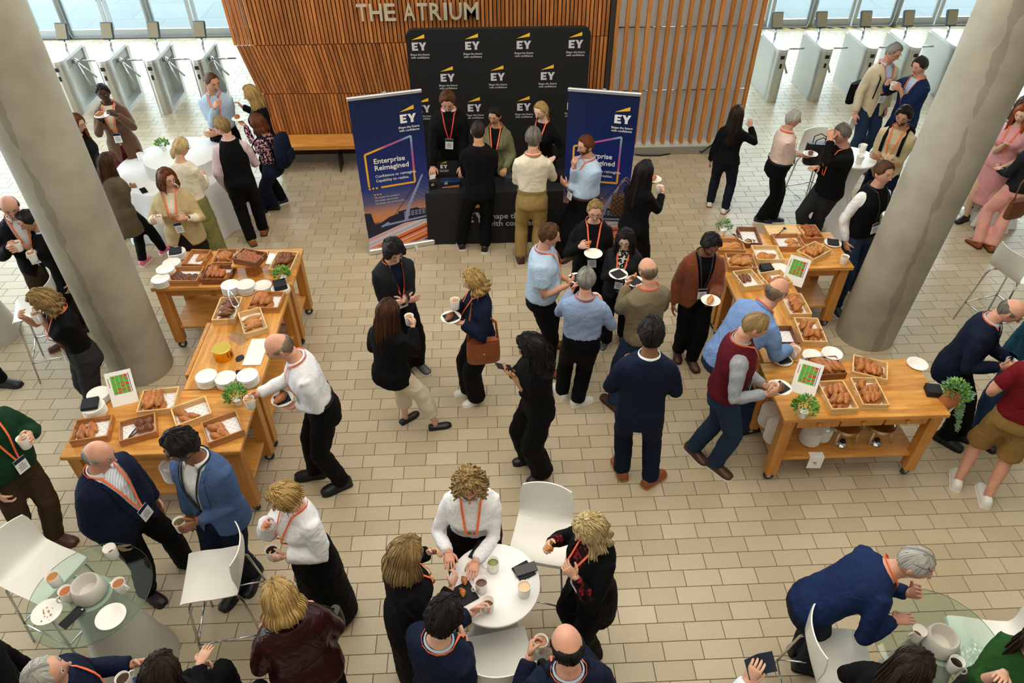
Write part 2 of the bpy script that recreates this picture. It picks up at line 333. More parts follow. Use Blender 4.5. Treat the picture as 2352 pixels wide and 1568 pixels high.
# ------------------------------------------------------------------ timber drum: slatted wall, plinth, open screen
CEDAR = wood('cedar', '8F5024', 'C07A3C', (8, 8, .5), 4, .55, rand=.28); CEDAR2 = wood('cedar_light', 'A6662A', 'CC8B45', (8, 8, .5), 4, .5, rand=.15)
WY = 10.73
mb = MB(); mb.box((-3.2, WY+.03, .24), (1.86, WY+1.6, 3.6)).box((-3.1, WY-.02, 0), (1.86, WY+1.5, .2)); WALLF = struct(ob('wall_front', mb, [M('drum_backing', '3A2214', .9)]))
mb = MB(); mb.box((-3.12, WY-.03, 0), (4.05, WY+.0, .13)); struct(ob('baseboard_front', mb, M('plinth_grey', '8F8B80', .6)))
N = 94; sl = {}
for i in range(N):
    t = i/(N-1); x = -3.46 + (1.82+3.46)*t; sh = (1-t)**1.5
    z1 = 1.80-.02*math.sin(t*3)+.06*t; z2 = 1.10+.02*t-.08*t
    for (za, zb, xa, xb) in ((z1+.006, 3.6, x+.02*sh, x-.05*sh), (z2+.006, z1-.006, x+.22*sh, x+.05*sh), (.26, z2-.006, x+.3*sh, x+.24*sh)):
        w2 = .0205
        vs = [(xa-w2, 0, za), (xa+w2, 0, za), (xa+w2, .04, za), (xa-w2, .04, za), (xb-w2, 0, zb), (xb+w2, 0, zb), (xb+w2, .04, zb), (xb-w2, .04, zb)]
        mb = MB(); mb.add([(p[0]-x, p[1], p[2]) for p in vs], [(3, 2, 1, 0), (4, 5, 6, 7), (0, 1, 5, 4), (1, 2, 6, 5), (2, 3, 7, 6), (3, 0, 4, 7)])
        ob('slat', mb, CEDAR, WALLF, (x, WY-.01, 0))
# open screen on the right: fins before brushed metal
mb = MB(); mb.box((1.9, WY+.13, .1), (4.05, WY+1.6, 3.6)); WALLS = struct(ob('wall_screen', mb, M('brushed_aluminium', 'DEE3E8', .45, .1, bump=.04, bs=90, stretch=(1, 1, .04), var=.10, vs=5)))
mb = MB(); mb.box((1.9, WY-.02, .13), (4.05, WY+.13, .2)); ob('ledge', mb, M('ledge_white', 'D8D6CF', .5), WALLS)
mb = MB(); mb.box((1.86, WY, .13), (1.93, WY+.2, 3.6)); ob('gap_strip', mb, M('gap_strip', '33322F', .5), WALLS)  # dark strip added to stand for the black gap beside the screen
me = None
for i in range(15):
    x = 1.96+i*.148
    if me is None:
        mb = MB(); mb.box((-.025, -.02, .2), (.025, .05, 3.6)); me = mb.mesh('fin', CEDAR2)
    obj('fin', me, WALLS, (x, WY-.02, 0))
for z in (1.02, 1.95):
    mb = MB(); mb.tube([(1.9, WY+.06, z), (4.05, WY+.06, z)], .011, 8); ob('rod', mb, CHROME, WALLS, smooth=True)
# raised letters
LET = M('metal_letters', 'D9CFB4', .35, .35)
def letters(s, px0, px1, y, z, h):
    me = text_mesh(s, h*1.43, .012, .012, 'LEFT', LET)
    xs = [v.co.x for v in me.vertices]; sc = (px1-px0)/(max(xs)-min(xs))
    t = thing('wall_lettering', None, None, (px0-min(xs)*sc, y, z)); return t, me, sc
x0 = GY(822, 46, WY-.06).x; x1 = GY(1101, 40, WY-.06).x; zb = GY(960, 46, WY-.06).z
sign = thing('sign_letters', 'metal letters reading THE ATRIUM mounted on the timber wall', 'sign', (x0, WY-.06, zb))
word = 'THE ATRIUM'; adv = {'T': .93, 'H': 1.08, 'E': .98, ' ': .42, 'A': 1.02, 'R': 1.02, 'I': .45, 'U': 1.06, 'M': 1.25}
tot = sum(adv[c] for c in word)-.12; k = (x1-x0)/tot; cx = 0
for ch in word:
    if ch != ' ':
        me = text_mesh(ch, .318, .014, .012, 'LEFT', LET); o = obj('letter', me, sign, (cx, 0, 0), (math.pi/2, 0, 0))
        xs = [v.co.x for v in me.vertices]; wdt = max(xs)-min(xs); o.scale.x = min(1.25, (adv[ch]-.16)*k/wdt); o.location.x = cx-min(xs)*o.scale.x
    cx += adv[ch]*k
# bench along the timber wall
bn = thing('bench', 'long oak bench on dark steel legs along the timber wall', 'bench', (-2.35, WY-.24, 0))
mb = MB(); mb.bbox((-.95, -.2, .40), (.95, .2, .47), .006); ob('seat', mb, OAK, bn)
for x in (-.75, .16, .8):
    mb = MB(); mb.box((x, -.16, 0), (x+.012, .16, .40)); ob('leg', mb, DARKM, bn)
# cable lying by the screen
mb = MB(); pts = [G(px, py, .012) for px, py in ((1440, 352), (1475, 357), (1515, 357), (1555, 350), (1590, 341))]+[(3.5, 10.66, .05), (3.62, 10.66, .16), (3.68, 10.66, .2)]
mb.tube(pts, .012, 6); tag(ob('cable', mb, BLACKM, smooth=True), 'black cable trailing along the foot of the open timber screen', 'cable')
# ------------------------------------------------------------------ turnstiles
def turnstile_parts(t):
    L = .98; w = .21; z1 = .94; n = 10
    def pill(y0, y1, hw): return [(hw*math.cos(a), y1-hw+hw*math.sin(a)) for a in np.linspace(0, math.pi, n)] + [(hw*math.cos(a), y0+hw+hw*math.sin(a)) for a in np.linspace(math.pi, 2*math.pi, n)]
    mb = MB(); hw = w/2
    near = [(hw*math.cos(a), hw+hw*math.sin(a)) for a in np.linspace(math.pi, 2*math.pi, n)]+[(hw, .2), (-hw, .2)]
    mb.poly(near, z1-.05); ob('near_post', mb, STEEL, t, ang=30)
    mb = MB(); mb.box((-hw, .2, .06), (-hw+.03, L-.1, z1-.05)); ob('side_panel', mb, M('panel_grey', 'C6C6C0', .35, .4), t)
    mb = MB(); mb.box((-hw, L-.1, 0), (hw, L, z1-.05)); ob('far_post', mb, STEEL, t)
    mb = MB(); mb.box((-hw+.03, .2, z1-.2), (hw-.02, L-.1, z1-.05)); ob('drive_box', mb, M('recess_grey', 'A5A49C', .4, .5), t)
    mb = MB(); mb.poly(pill(0, L, hw+.004), .05); ob('lid', mb, M('lid_steel', 'D9DBDA', .3, .7), t, (0, 0, z1-.05), ang=30)
    mb = MB(); mb.box((-hw, .1, 0), (hw, L-.1, .06)); ob('base_plate', mb, M('base_steel', 'C9CBCA', .35, .7), t)
    hub = (hw+.02, .45, z1-.14); mb = MB(); mb.sphere(hub, (.05, .05, .05), 10, 8)
    for d in ((.42, .02, .0), (.16, -.1, -.40), (.16, .2, -.36)): mb.tube([hub, tuple(h+e for h, e in zip(hub, d))], .018, 8)
    ob('tripod_arm', mb, CHROME, t, smooth=True)
    mb = MB(); mb.box((-.035, -.004, .78), (.035, .02, .84)); ob('card_reader', mb, BLACKM, t); mb = MB(); mb.box((-.02, -.004, .62), (.02, .02, .7)); ob('card_slot', mb, BLACKM, t)
    mb = MB(); mb.tube([(0, .55, z1), (0, .6, z1+.2)], .022, 8); ob('terminal_post', mb, CHROME, t, smooth=True)
    mb = MB(); R4 = Matrix.Translation((0, .62, z1+.3)) @ Matrix.Rotation(math.radians(-25), 4, 'X')
    mb.bbox((-.1, -.03, -.14), (.1, .03, .14), .012, 0, R4); mb.box((-.085, -.034, -.12), (.085, -.028, .12), 1, R4); ob('terminal', mb, [M('terminal_case', '3E4A50', .4), M('terminal_back', 'A89F86', .4, .3)], t)
first = None; base = []
side = ('leftmost', 'second', 'third', 'fourth')
for i, x in enumerate((-7.1, -6.34, -5.56, -4.78)):
    t = thing('turnstile', 'brushed steel turnstile, %s from the left in the left-hand row' % ('number one', 'second', 'third', 'fourth')[i] if i else 'brushed steel turnstile nearest the left column in the left-hand row', 'turnstile', (x, 12.6, 0), 0, 'turnstiles by the left doors')
    if first is None: first = t; turnstile_parts(t)
    else:
        for c in first.children:
            d = c.copy(); COL.objects.link(d); d.parent = t
for i, x in enumerate((5.26, 6.05, 6.85, 7.62, 8.4)):
    t = thing('turnstile', 'brushed steel turnstile, %s counted from the timber screen' % ('first', 'second', 'third', 'fourth', 'fifth')[i], 'turnstile', (x, 12.62, 0), 0, 'turnstiles by the right doors')
    for c in first.children:
        d = c.copy(); COL.objects.link(d); d.parent = t
# ------------------------------------------------------------------ display stand: backdrop, banners, counter
NAVYP = M('print_navy', '06204E', .45); WHITEPR = M('print_white', 'F2F2F2', .6); YELP = M('print_yellow', 'F2C12E', .6); GREYPR = M('print_grey', 'C9CACC', .6)
def logo(parent, x, z, s, white=None, y=-.012, tagline=True):
    """beam, two letters and two lines, s = letter height; the letters' foot stands at (x, z)"""
    white = white or WHITEPR; k = ('lg', s, white.name)
    if k not in FONT:
        mb = MB(); mb.poly([(-.62*s, 1.30*s), (1.02*s, 1.98*s), (1.02*s, 1.52*s)], .001); FONT[k] = (mb.mesh('beam', YELP),)
        e = MB(); e.poly([(-.62*s, 0), (.14*s, 0), (.14*s, .24*s), (-.30*s, .24*s), (-.30*s, .4*s), (.06*s, .4*s), (.06*s, .6*s), (-.30*s, .6*s), (-.30*s, .77*s), (.10*s, .77*s), (.22*s, 1.0*s), (-.62*s, 1.0*s)], .001)
        yv = MB(); yv.poly([(.24*s, 1.0*s), (.56*s, 1.0*s), (.72*s, .66*s), (.89*s, 1.0*s), (1.2*s, 1.0*s), (.88*s, .40*s), (.88*s, 0), (.56*s, 0), (.56*s, .40*s)], .001)
        FONT[k] += (e.mesh('letter', white), yv.mesh('letter', white))
    r = (math.pi/2, 0, 0)
    for nme, me in zip(('logo_beam', 'logo_letter', 'logo_letter'), FONT[k]): obj(nme, me, parent, (x, y, z), r)
    if tagline:
        for i, tline in enumerate(('Shape the future', 'with confidence')):
            me = text_mesh(tline, .36*s, .012, .0005, 'CENTER', white); obj('tagline', me, parent, (x+.3*s, y, z-(.62+.37*i)*s), r)
bd = thing('backdrop_wall', 'black fabric backdrop with rows of white and yellow logos behind the counter', 'backdrop', (.26, 9.87, 0))
W2 = 1.215; Ht = 2.25; rc = .1; pts = [(-W2, 0), (W2, 0)]+[(W2-rc+rc*math.cos(a), Ht-rc+rc*math.sin(a)) for a in np.linspace(0, math.pi/2, 8)]+[(-W2+rc+rc*math.cos(a), Ht-rc+rc*math.sin(a)) for a in np.linspace(math.pi/2, math.pi, 8)]
mb = MB(); mb.poly(pts, .09); o = ob('fabric', mb, M('backdrop_black', '0B0B0D', .85), bd, (0, .09, 0), (math.pi/2, 0, 0), ang=40)
for zi, (zz, xs) in enumerate(((1.99, (-.79, -.09, .59, 1.28)), (1.57, (-.44, .24, .92)), (1.14, (-.80, -.09, .60, 1.30)), (.72, (-.44, .24, .92)))):
    for xx in xs: logo(bd, xx-.26-.03, zz, .105, GREYPR, y=-.003)
# printed banner artwork
def banner_mat():
    m, nt, b = blank('banner_print', .45)
    tc = node(nt, 'ShaderNodeTexCoord'); sx = node(nt, 'ShaderNodeSeparateXYZ'); nt.links.new(tc.outputs['Object'], sx.inputs[0])
    r = ramp(nt, [(.0, '06204A'), (.16, '12142E'), (.2, '3B2E45'), (.22, 'D98A4C'), (.27, 'C98A66'), (.34, '5C5A86'), (.44, '123082'), (.6, '04206A'), (.8, '031C52'), (1, '021A46')])
    dv = node(nt, 'ShaderNodeMath', operation='DIVIDE'); dv.inputs[1].default_value = 2.1; nt.links.new(sx.outputs[2], dv.inputs[0]); nt.links.new(dv.outputs[0], r.inputs[0])
    # streaks of light low on the print
    md = node(nt, 'ShaderNodeMath', operation='MULTIPLY_ADD'); md.inputs[1].default_value = -.32; nt.links.new(sx.outputs[0], md.inputs[0]); nt.links.new(sx.outputs[2], md.inputs[2])
    n = node(nt, 'ShaderNodeTexNoise'); n.noise_dimensions = '1D'; n.inputs['Scale'].default_value = 9; n.inputs['Detail'].default_value = 3; nt.links.new(md.outputs[0], n.inputs['W'])
    r2 = ramp(nt, [(.3, '0B0B1E'), (.4, '16348E'), (.47, 'E9E2EE'), (.52, 'E7573A'), (.58, 'F29A4A'), (.64, '8E1F2C'), (.72, '150A18')]); nt.links.new(n.outputs[0], r2.inputs[0])
    lt = node(nt, 'ShaderNodeMath', operation='LESS_THAN'); lt.inputs[1].default_value = .36; nt.links.new(md.outputs[0], lt.inputs[0])
    mx = node(nt, 'ShaderNodeMix', data_type='RGBA'); nt.links.new(lt.outputs[0], mx.inputs[0]); nt.links.new(r.outputs[0], mx.inputs[6]); nt.links.new(r2.outputs[0], mx.inputs[7]); nt.links.new(mx.outputs[2], b.inputs['Base Color'])
    return m
BPRINT = banner_mat()
fm, nt, b = blank('frame_print', .5)
tc = node(nt, 'ShaderNodeTexCoord'); sx = node(nt, 'ShaderNodeSeparateXYZ'); nt.links.new(tc.outputs['Object'], sx.inputs[0])
ad = node(nt, 'ShaderNodeMath', operation='ADD'); nt.links.new(sx.outputs[0], ad.inputs[0]); nt.links.new(sx.outputs[2], ad.inputs[1])
r = ramp(nt, [(.0, 'F2B632'), (.42, 'F2B632'), (.55, 'C94F7C'), (.75, '9A6FB0'), (.9, '8FD0DC')]); mr = node(nt, 'ShaderNodeMapRange'); mr.inputs[1].default_value = .75; mr.inputs[2].default_value = 1.95
nt.links.new(ad.outputs[0], mr.inputs[0]); nt.links.new(mr.outputs[0], r.inputs[0]); nt.links.new(r.outputs[0], b.inputs['Base Color'])
FPRINT = fm
def banner(A, B, label):
    A, B = Vector(A), Vector(B); d = B-A; W = d.length; rz = math.atan2(d.y, d.x); c = (A+B)/2
    t = thing('roll_up_banner', label, 'banner', (c.x, c.y, 0), rz)
    mb = MB(); mb.box((-W/2+.01, -.002, .08), (W/2-.01, .002, 2.07)); ob('print_sheet', mb, BPRINT, t)
    mb = MB(); mb.bbox((-W/2, -.02, 2.06), (W/2, .015, 2.1), .006).box((-.02, -.01, 2.1), (.02, .01, 2.115)); ob('top_bar', mb, M('alu_bar', 'D4D6D8', .35, .7), t)
    mb = MB(); mb.bbox((-W/2-.01, -.05, 0), (W/2+.01, .06, .08), .012); ob('base_case', mb, M('alu_bar', 'D4D6D8', .35, .7), t)
    mb = MB(); mb.box((.16, -.2, 0), (.2, -.05, .012)); ob('foot', mb, M('alu_bar', ''), t)
    u = W/.85; logo(t, .21*u, 1.72, .105, None, -.006)
    r = (math.pi/2, 0, 0)
    for s, z, sz, bo in (('Enterprise', 1.255, .092, .018), ('Reimagined', 1.165, .092, .018), ('Confidence to reimagine.', 1.07, .05, .006), ('Capability to realise.', 1.01, .05, .006)):
        obj('heading', text_mesh(s, sz, bo, .0005, 'LEFT', WHITEPR), t, (-.225*u, -.006, z), r)
    for i, s in enumerate(('The better the question.', 'The better the answer.', 'The better the world works.')):
        obj('small_print', text_mesh(s, .032, .008, .0005, 'LEFT', GREYPR), t, (-.27*u, -.006, .79-.042*i), r)
    P = [(-.315*u, 1.385), (.25*u, 1.55), (.25*u, .94), (-.315*u, .93)]; mb = MB()
    def bar2(p, q, w=.012):
        dx, dz = q[0]-p[0], q[1]-p[1]; l = math.hypot(dx, dz); nx, nz = -dz/l*w, dx/l*w
        mb.add([(p[0]+nx, -.005, p[1]+nz), (q[0]+nx, -.005, q[1]+nz), (q[0]-nx, -.005, q[1]-nz), (p[0]-nx, -.005, p[1]-nz), (p[0]+nx, -.003, p[1]+nz), (q[0]+nx, -.003, q[1]+nz), (q[0]-nx, -.003, q[1]-nz), (p[0]-nx, -.003, p[1]-nz)], [(0, 1, 2, 3), (7, 6, 5, 4), (0, 4, 5, 1), (1, 5, 6, 2), (2, 6, 7, 3), (3, 7, 4, 0)])
    bar2(P[0], P[1]); bar2(P[1], P[2]); bar2(P[2], (-.17*u, .932)); bar2((-.315*u, .955), P[0])
    for i in range(3): bar2((-.325*u+.045*i, .93), (-.301*u+.045*i, .93), .011)
    for i in range(3): bar2((-.27*u+.035*i, .84), (-.25*u+.035*i, .84), .008)
    ob('print_frame', mb, FPRINT, t)['kind'] = 'stuff'
    mb = MB()
    def pl(pts, mi, y=-.0035): mb.add([(x*u, y, z) for x, z in pts], [tuple(range(len(pts)))], mi)
    pl([(-.42, .40), (-.25, .42), (-.12, .50), (.0, .53), (.0, .56), (.24, .58), (.27, .56), (.42, .54), (.42, .40), (-.42, .36)], 1); pl([(-.42, .60), (-.34, .59), (-.31, .42), (-.42, .40)], 1)
    for i in range(7):
        for j in range(3): pl([(.07+.047*i, .475+.026*j), (.105+.047*i, .477+.026*j), (.105+.047*i, .492+.026*j), (.07+.047*i, .490+.026*j)], 0, -.0042)
    pl([(-.2, .375), (.42, .425), (.42, .45), (-.17, .405)], 0, -.0045); pl([(.06, .40), (.115, .42), (.165, .62), (.36, 1.03), (.335, 1.03), (.115, .61)], 0, -.0048); pl([(-.22, .365), (-.12, .41), (-.14, .435), (-.24, .385)], 0, -.0048)
    for i in range(9):
        x0 = .35-.024*i; z0 = 1.0-.045*i; pl([(x0, z0), (.42, .93-.058*i), (.42, .9275-.058*i), (x0, z0-.0025)], 0, -.0044)
    pl([(.36, 1.035), (-.1, .46), (-.092, .46), (.365, 1.03)], 1, -.0046)
    ob('print_bridge', mb, [M('print_bridge', '8E99C4', .5), M('print_dark', '0D1738', .5)], t)['kind'] = 'stuff'
    return t
MATS['alu_bar'] = M('alu_bar', 'D4D6D8', .35, .7)
banner((-1.51, 8.09, 0), (-.68, 8.31, 0), 'navy roll-up banner standing left of the black counter'); banner((1.01, 8.27, 0), (1.83, 8.07, 0), 'navy roll-up banner standing right of the black counter, partly hidden by a bearded man')
# counter under a black cloth
ct = thing('counter_table', 'long counter under a floor-length black cloth before the backdrop', 'table', (.18, 8.58, 0))
mb = MB(); rings = []
for z, e in ((0, .015), (.12, .01), (.4, .004), (.74, 0), (.752, -.004)):
    ring = []
    for i in range(96):
        t = i/96*4; k = int(t); f = t-k; X, Y = .92, .3
        p = [(-X+2*X*f, -Y), (X, -Y+2*Y*f), (X-2*X*f, Y), (-X, Y-2*Y*f)][k]
        q = 1+e/.3+(.012*(1-z/.75))*math.sin(i*1.7); ring.append((p[0]*(1+(q-1)*.4), p[1]*q, z))
    rings.append(ring)
mb.loft(rings); ob('tablecloth', mb, M('black_cloth', '121215', .8, bump=.2, bs=14), ct, ang=50)
logo(ct, -.34, .33, .15, M('cloth_print', 'B9BCC2', .6), -.318, False)
for i, s in enumerate(('Shape the future', 'with confidence')): obj('cloth_lettering', text_mesh(s, .115, .012, .0005, 'LEFT', MATS['cloth_print']), ct, (-.14, -.318, .38-.11*i), (math.pi/2, 0, 0))
def flatbox(name, label, cat, px, py, z, sx, sy, h, rz, mats, group=None, bev=.003):
    p = G(px, py, z); mb = MB(); mb.bbox((-sx/2, -sy/2, 0), (sx/2, sy/2, h), bev)
    return tag(ob(name, mb, mats, None, (p.x, p.y, z), (0, 0, rz)), label, cat, group)
t = thing('leaflet_box', 'navy display box with sunset print on the left end of the counter', 'box', tuple(G(1035, 428, .752)), .06)
mb = MB(); mb.bbox((-.12, -.05, 0), (.12, .05, .1), .003); ob('carton', mb, NAVYP, t)
mb = MB(); mb.add([(-.11, -.051, .01), (.11, -.051, .01), (.11, -.051, .045), (-.11, -.051, .025)], [(0, 1, 2, 3)]); ob('print', mb, M('print_sunset', 'D98A50', .5), t)
logo(t, -.06, .06, .022, None, -.0515, False)
t = thing('card_holder', 'small black card holder at the left end of the counter', 'card holder', tuple(G(995, 430, .752)), .1); mb = MB(); mb.bbox((-.05, -.05, 0), (.05, .05, .11), .003); ob('holder', mb, BLACKM, t); logo(t, -.01, .05, .02, None, -.0515, False)
mb = MB(); mb.add([(-.04, .0, .11), (.04, .03, .11), (.05, .05, .16), (-.03, .02, .16)], [(0, 1, 2, 3)]); ob('leaflet', mb, PAPER, t)
t = thing('card_holder', 'small black card holder near the right end of the counter', 'card holder', tuple(G(1277, 415, .752)), -.1); mb = MB(); mb.bbox((-.05, -.05, 0), (.05, .05, .11), .003); ob('holder', mb, BLACKM, t); logo(t, -.01, .05, .02, None, -.0515, False)
t = thing('notebook_stack', 'stack of dark notebooks on the counter beside the man in black', 'notebooks', tuple(G(1175, 412, .752)), .12)
for i in range(5):
    mb = MB(); mb.bbox((-.1, -.07, 0), (.1, .07, .013), .002); ob('notebook', mb, M('notebook', '23304A' if i % 2 else '40424E', .6), t, (0, 0, i*.0135))
mb = MB(); mb.add([(-.18, -.01, .035), (.2, -.01, .035), (.2, .02, .22), (-.18, .02, .22)], [(0, 1, 2, 3)]).box((-.18, -.012, 0), (.2, .06, .035))
t = ob('sign_plate', mb, BLACKM, None, (-.5, 8.72, .752), (0, 0, .05)); tag(t, 'black tabletop sign with logo standing on the counter', 'sign'); logo(t, -.02, .13, .05, None, -.012)
flatbox('leaflet', 'white leaflet lying at the back of the counter', 'leaflet', 1060, 392, .752, .2, .14, .004, .4, PAPER)
flatbox('tablet', 'dark tablet lying on the counter before the blonde woman', 'tablet', 1285, 400, .752, .2, .14, .008, -.3, BLACKM)
# ------------------------------------------------------------------ buffet tables
TZ = .87
def buffet(label, x0, x1, y0, y1, drawers=0, long_x=True):
    t = thing('buffet_table', label, 'table', ((x0+x1)/2, (y0+y1)/2, 0)); X, Y = (x1-x0)/2, (y1-y0)/2
    mb = MB(); mb.bbox((-X, -Y, TZ-.045), (X, Y, TZ), .005); tp = ob('table_top', mb, OAKTOP if long_x else OAKTOP2, t)
    i = .075
    for sx in (-1, 1):
        for sy in (-1, 1):
            mb = MB(); mb.bbox((-.05, -.05, .1), (.05, .05, TZ-.045), .006); lg = ob('leg', mb, OAK2, t, (sx*(X-i), sy*(Y-i), 0))
            mb = MB(); mb.lathe([(.045, -.014), (.048, -.008), (.048, .008), (.045, .014)], 16, 0).lathe([(.02, -.018), (.02, .018)], 8, 1)
            cs = ob('caster', mb, [M('rubber', '35373A', .6), STEEL], lg, (0, 0, .05), (math.pi/2, 0, random.uniform(-.6, .6)), ang=40)
            mb = MB(); mb.box((-.03, -.02, .085), (.03, .02, .1)); ob('caster_plate', mb, STEEL, lg)
    for sy in (-1, 1):
        mb = MB(); mb.box((-X+.12, sy*(Y-.075)-.014, TZ-.15), (X-.12, sy*(Y-.075)+.014, TZ-.045)); ob('apron', mb, OAK2, t)
    for sx in (-1, 1):
        mb = MB(); mb.box((sx*(X-.075)-.014, -Y+.12, TZ-.15), (sx*(X-.075)+.014, Y-.12, TZ-.045)); ob('apron', mb, OAK2, t)
    mb = MB(); mb.bbox((-X+.06, -Y+.06, .27), (X-.06, Y-.06, .3), .004); ob('shelf', mb, OAK, t)
    for k in range(drawers):
        w = (2*X-.28)/drawers; xa = -X+.14+w*k; d = None
        mb = MB(); mb.bbox((xa+.01, -Y+.035, TZ-.145), (xa+w-.01, -Y+.062, TZ-.05), .003); d = ob('drawer', mb, OAK2, t)
        mb = MB(); mb.sphere((xa+w/2, -Y+.02, TZ-.095), (.018, .018, .018), 10, 7); ob('knob', mb, OAK2, d, smooth=True)
    return t
OAKTOP2 = wood('oak_block_y', 'BE7C33', 'E0A657', (7, 1, 7), 3, .3, bricks=(.045, .62))
T_L1 = buffet('oak buffet table at the back of the left group, croissant crates and plates on it', -3.48, -2.02, 6.25, 6.93)
T_L2 = buffet('narrow oak buffet table with a gold canister, middle of the left group', -2.70, -2.03, 4.73, 6.235, 0, False)
T_L3 = buffet('oak buffet table nearest the camera in the left group', -3.47, -2.03, 3.99, 4.72)
T_R1 = buffet('oak buffet table at the back of the right group', 2.53, 3.96, 6.30, 7.0)
T_R2 = buffet('narrow oak buffet table in the middle of the right group', 2.53, 3.2, 4.85, 6.29, 0, False)
T_R3 = buffet('oak buffet table with drawers nearest the camera in the right group', 2.48, 3.92, 4.13, 4.84, 3)
mb = MB(); mb.bbox((-2.76, 4.95, .70), (-2.72, 5.7, .84), .004); tag(ob('drop_flap', mb, OAK2), 'folded oak side flap of the middle left table, beside the column', 'flap')
# ------------------------------------------------------------------ food
crm = {}
def pastry_mat(name, c0, c1, c2):
    m, nt, b = blank(name, .38, .5)
    tc = node(nt, 'ShaderNodeTexCoord'); n = node(nt, 'ShaderNodeTexNoise'); n.inputs['Scale'].default_value = 26; n.inputs['Detail'].default_value = 5
    oi = node(nt, 'ShaderNodeObjectInfo'); ad = node(nt, 'ShaderNodeVectorMath', operation='ADD'); nt.links.new(tc.outputs['Object'], ad.inputs[0]); nt.links.new(oi.outputs['Random'], ad.inputs[1]); nt.links.new(ad.outputs[0], n.inputs[0])
    sx = node(nt, 'ShaderNodeSeparateXYZ'); nt.links.new(tc.outputs['Object'], sx.inputs[0])
    at = node(nt, 'ShaderNodeAttribute', attribute_name='ridge'); mx = node(nt, 'ShaderNodeMath', operation='MULTIPLY_ADD'); mx.inputs[1].default_value = .40; nt.links.new(n.outputs[0], mx.inputs[0])
    m2 = node(nt, 'ShaderNodeMath', operation='MULTIPLY'); m2.inputs[1].default_value = .55; nt.links.new(at.outputs['Fac'], m2.inputs[0]); nt.links.new(m2.outputs[0], mx.inputs[2])
    r = ramp(nt, [(.2, c0), (.45, c1), (.75, c2)]); nt.links.new(mx.outputs[0], r.inputs[0])
    hs = node(nt, 'ShaderNodeHueSaturation'); mr = node(nt, 'ShaderNodeMapRange'); mr.inputs['To Min'].default_value = .82; mr.inputs['To Max'].default_value = 1.15; nt.links.new(oi.outputs['Random'], mr.inputs[0]); nt.links.new(mr.outputs[0], hs.inputs['Value'])
    nt.links.new(r.outputs[0], hs.inputs['Color']); nt.links.new(hs.outputs[0], b.inputs['Base Color'])
    return m
PM = {'croissant': pastry_mat('pastry_golden', 'E6AE68', 'C98340', '9A5522'), 'pale': pastry_mat('pastry_pale', 'EBC084', 'D2944C', 'A8662C'), 'dark': pastry_mat('pastry_brown', 'B87A44', '8E5228', '5E3016'), 'bun': pastry_mat('pastry_bun', 'E0A662', 'C07836', '904A1C')}
def croissant_mesh(L, R, curve, seg, mat, seed):
    rnd = random.Random(seed); nl, nr = seg*4+1, 14; vs, fs, rg = [], [], []
    for i in range(nl):
        t = i/(nl-1)*2-1; a = t*curve; rad = L/2/max(curve, .05)
        c = Vector((rad*math.sin(a), rad*(1-math.cos(a)), 0)); tan = Vector((math.cos(a), math.sin(a), 0)); nrm = Vector((-math.sin(a), math.cos(a), 0))
        u = abs(t)*seg; fr = u-math.floor(u); r = R*(1-abs(t)**1.6*.86)*(1.0+.30*(.5-fr) if abs(t) < .93 else .9)
        for j in range(nr):
            p = 2*math.pi*j/nr; h = math.sin(p); q = r*(1+.05*math.sin(3*p+seed)+rnd.uniform(-.03, .03))
            vs.append(c + nrm*(q*math.cos(p)) + Vector((0, 0, max(-.6*R, q*h*.86)+R*.6))); rg.append((1-fr)*.65+.3*max(0, h)+.02)
    for i in range(nl-1):
        for j in range(nr): fs.append((i*nr+j, (i+1)*nr+j, (i+1)*nr+(j+1) % nr, i*nr+(j+1) % nr))
    fs += [tuple(range(nr)), tuple(range((nl-1)*nr+nr-1, (nl-1)*nr-1, -1))]
    me = bpy.data.meshes.new('croissant'); me.from_pydata(vs, [], fs); me.materials.append(mat); me.polygons.foreach_set('use_smooth', [True]*len(fs))
    at = me.attributes.new('ridge', 'FLOAT', 'POINT'); at.data.foreach_set('value', rg); return me
def bun_mesh(R, mat, seed):
    rnd = random.Random(seed); mb = MB(); mb.sphere((0, 0, R*.62), (R, R*.95, R*.68), 14, 9); me = mb.mesh('bun', mat, True)
    for v in me.vertices:
        a = math.atan2(v.co.y, v.co.x); v.co *= 1+.06*math.sin(2*a+seed)+rnd.uniform(-.02, .02)
    at = me.attributes.new('ridge', 'FLOAT', 'POINT'); at.data.foreach_set('value', [min(1, v.co.z/R*.8) for v in me.vertices]); return me
PASTRY = {'croissant': [croissant_mesh(.15, .033, .35+.22*i, 4, PM['croissant'], i) for i in range(4)], 'pale': [croissant_mesh(.15, .030, .2+.2*i, 4, PM['pale'], i+9) for i in range(3)],
          'dark': [croissant_mesh(.14, .029, .2+.2*i, 4, PM['dark'], i+5) for i in range(3)], 'roll': [croissant_mesh(.13, .031, .12, 3, PM['bun'], i+3) for i in range(3)], 'bun': [bun_mesh(.041, PM['bun'], i) for i in range(3)], 'darkbun': [bun_mesh(.042, PM['dark'], i+4) for i in range(3)]}
PNAME = {'croissant': 'croissant', 'pale': 'croissant', 'dark': 'chocolate_pastry', 'roll': 'pastry_roll', 'bun': 'pastry_bun', 'darkbun': 'chocolate_bun'}
CRATEW = [wood('crate_pale', 'D3A868', 'E6C590', (1, 5, 5), 5, .6), wood('crate_mid', 'A56B38', 'C58B52', (1, 5, 5), 5, .55), wood('crate_dark', '6E3F22', '8F5A34', (1, 5, 5), 5, .55)]
lm, nt, b = blank('liner_print', .7)
tc = node(nt, 'ShaderNodeTexCoord'); bk = node(nt, 'ShaderNodeTexBrick'); bk.inputs['Scale'].default_value = 1; bk.inputs['Brick Width'].default_value = .05; bk.inputs['Row Height'].default_value = .03; bk.inputs['Mortar Size'].default_value = .0125
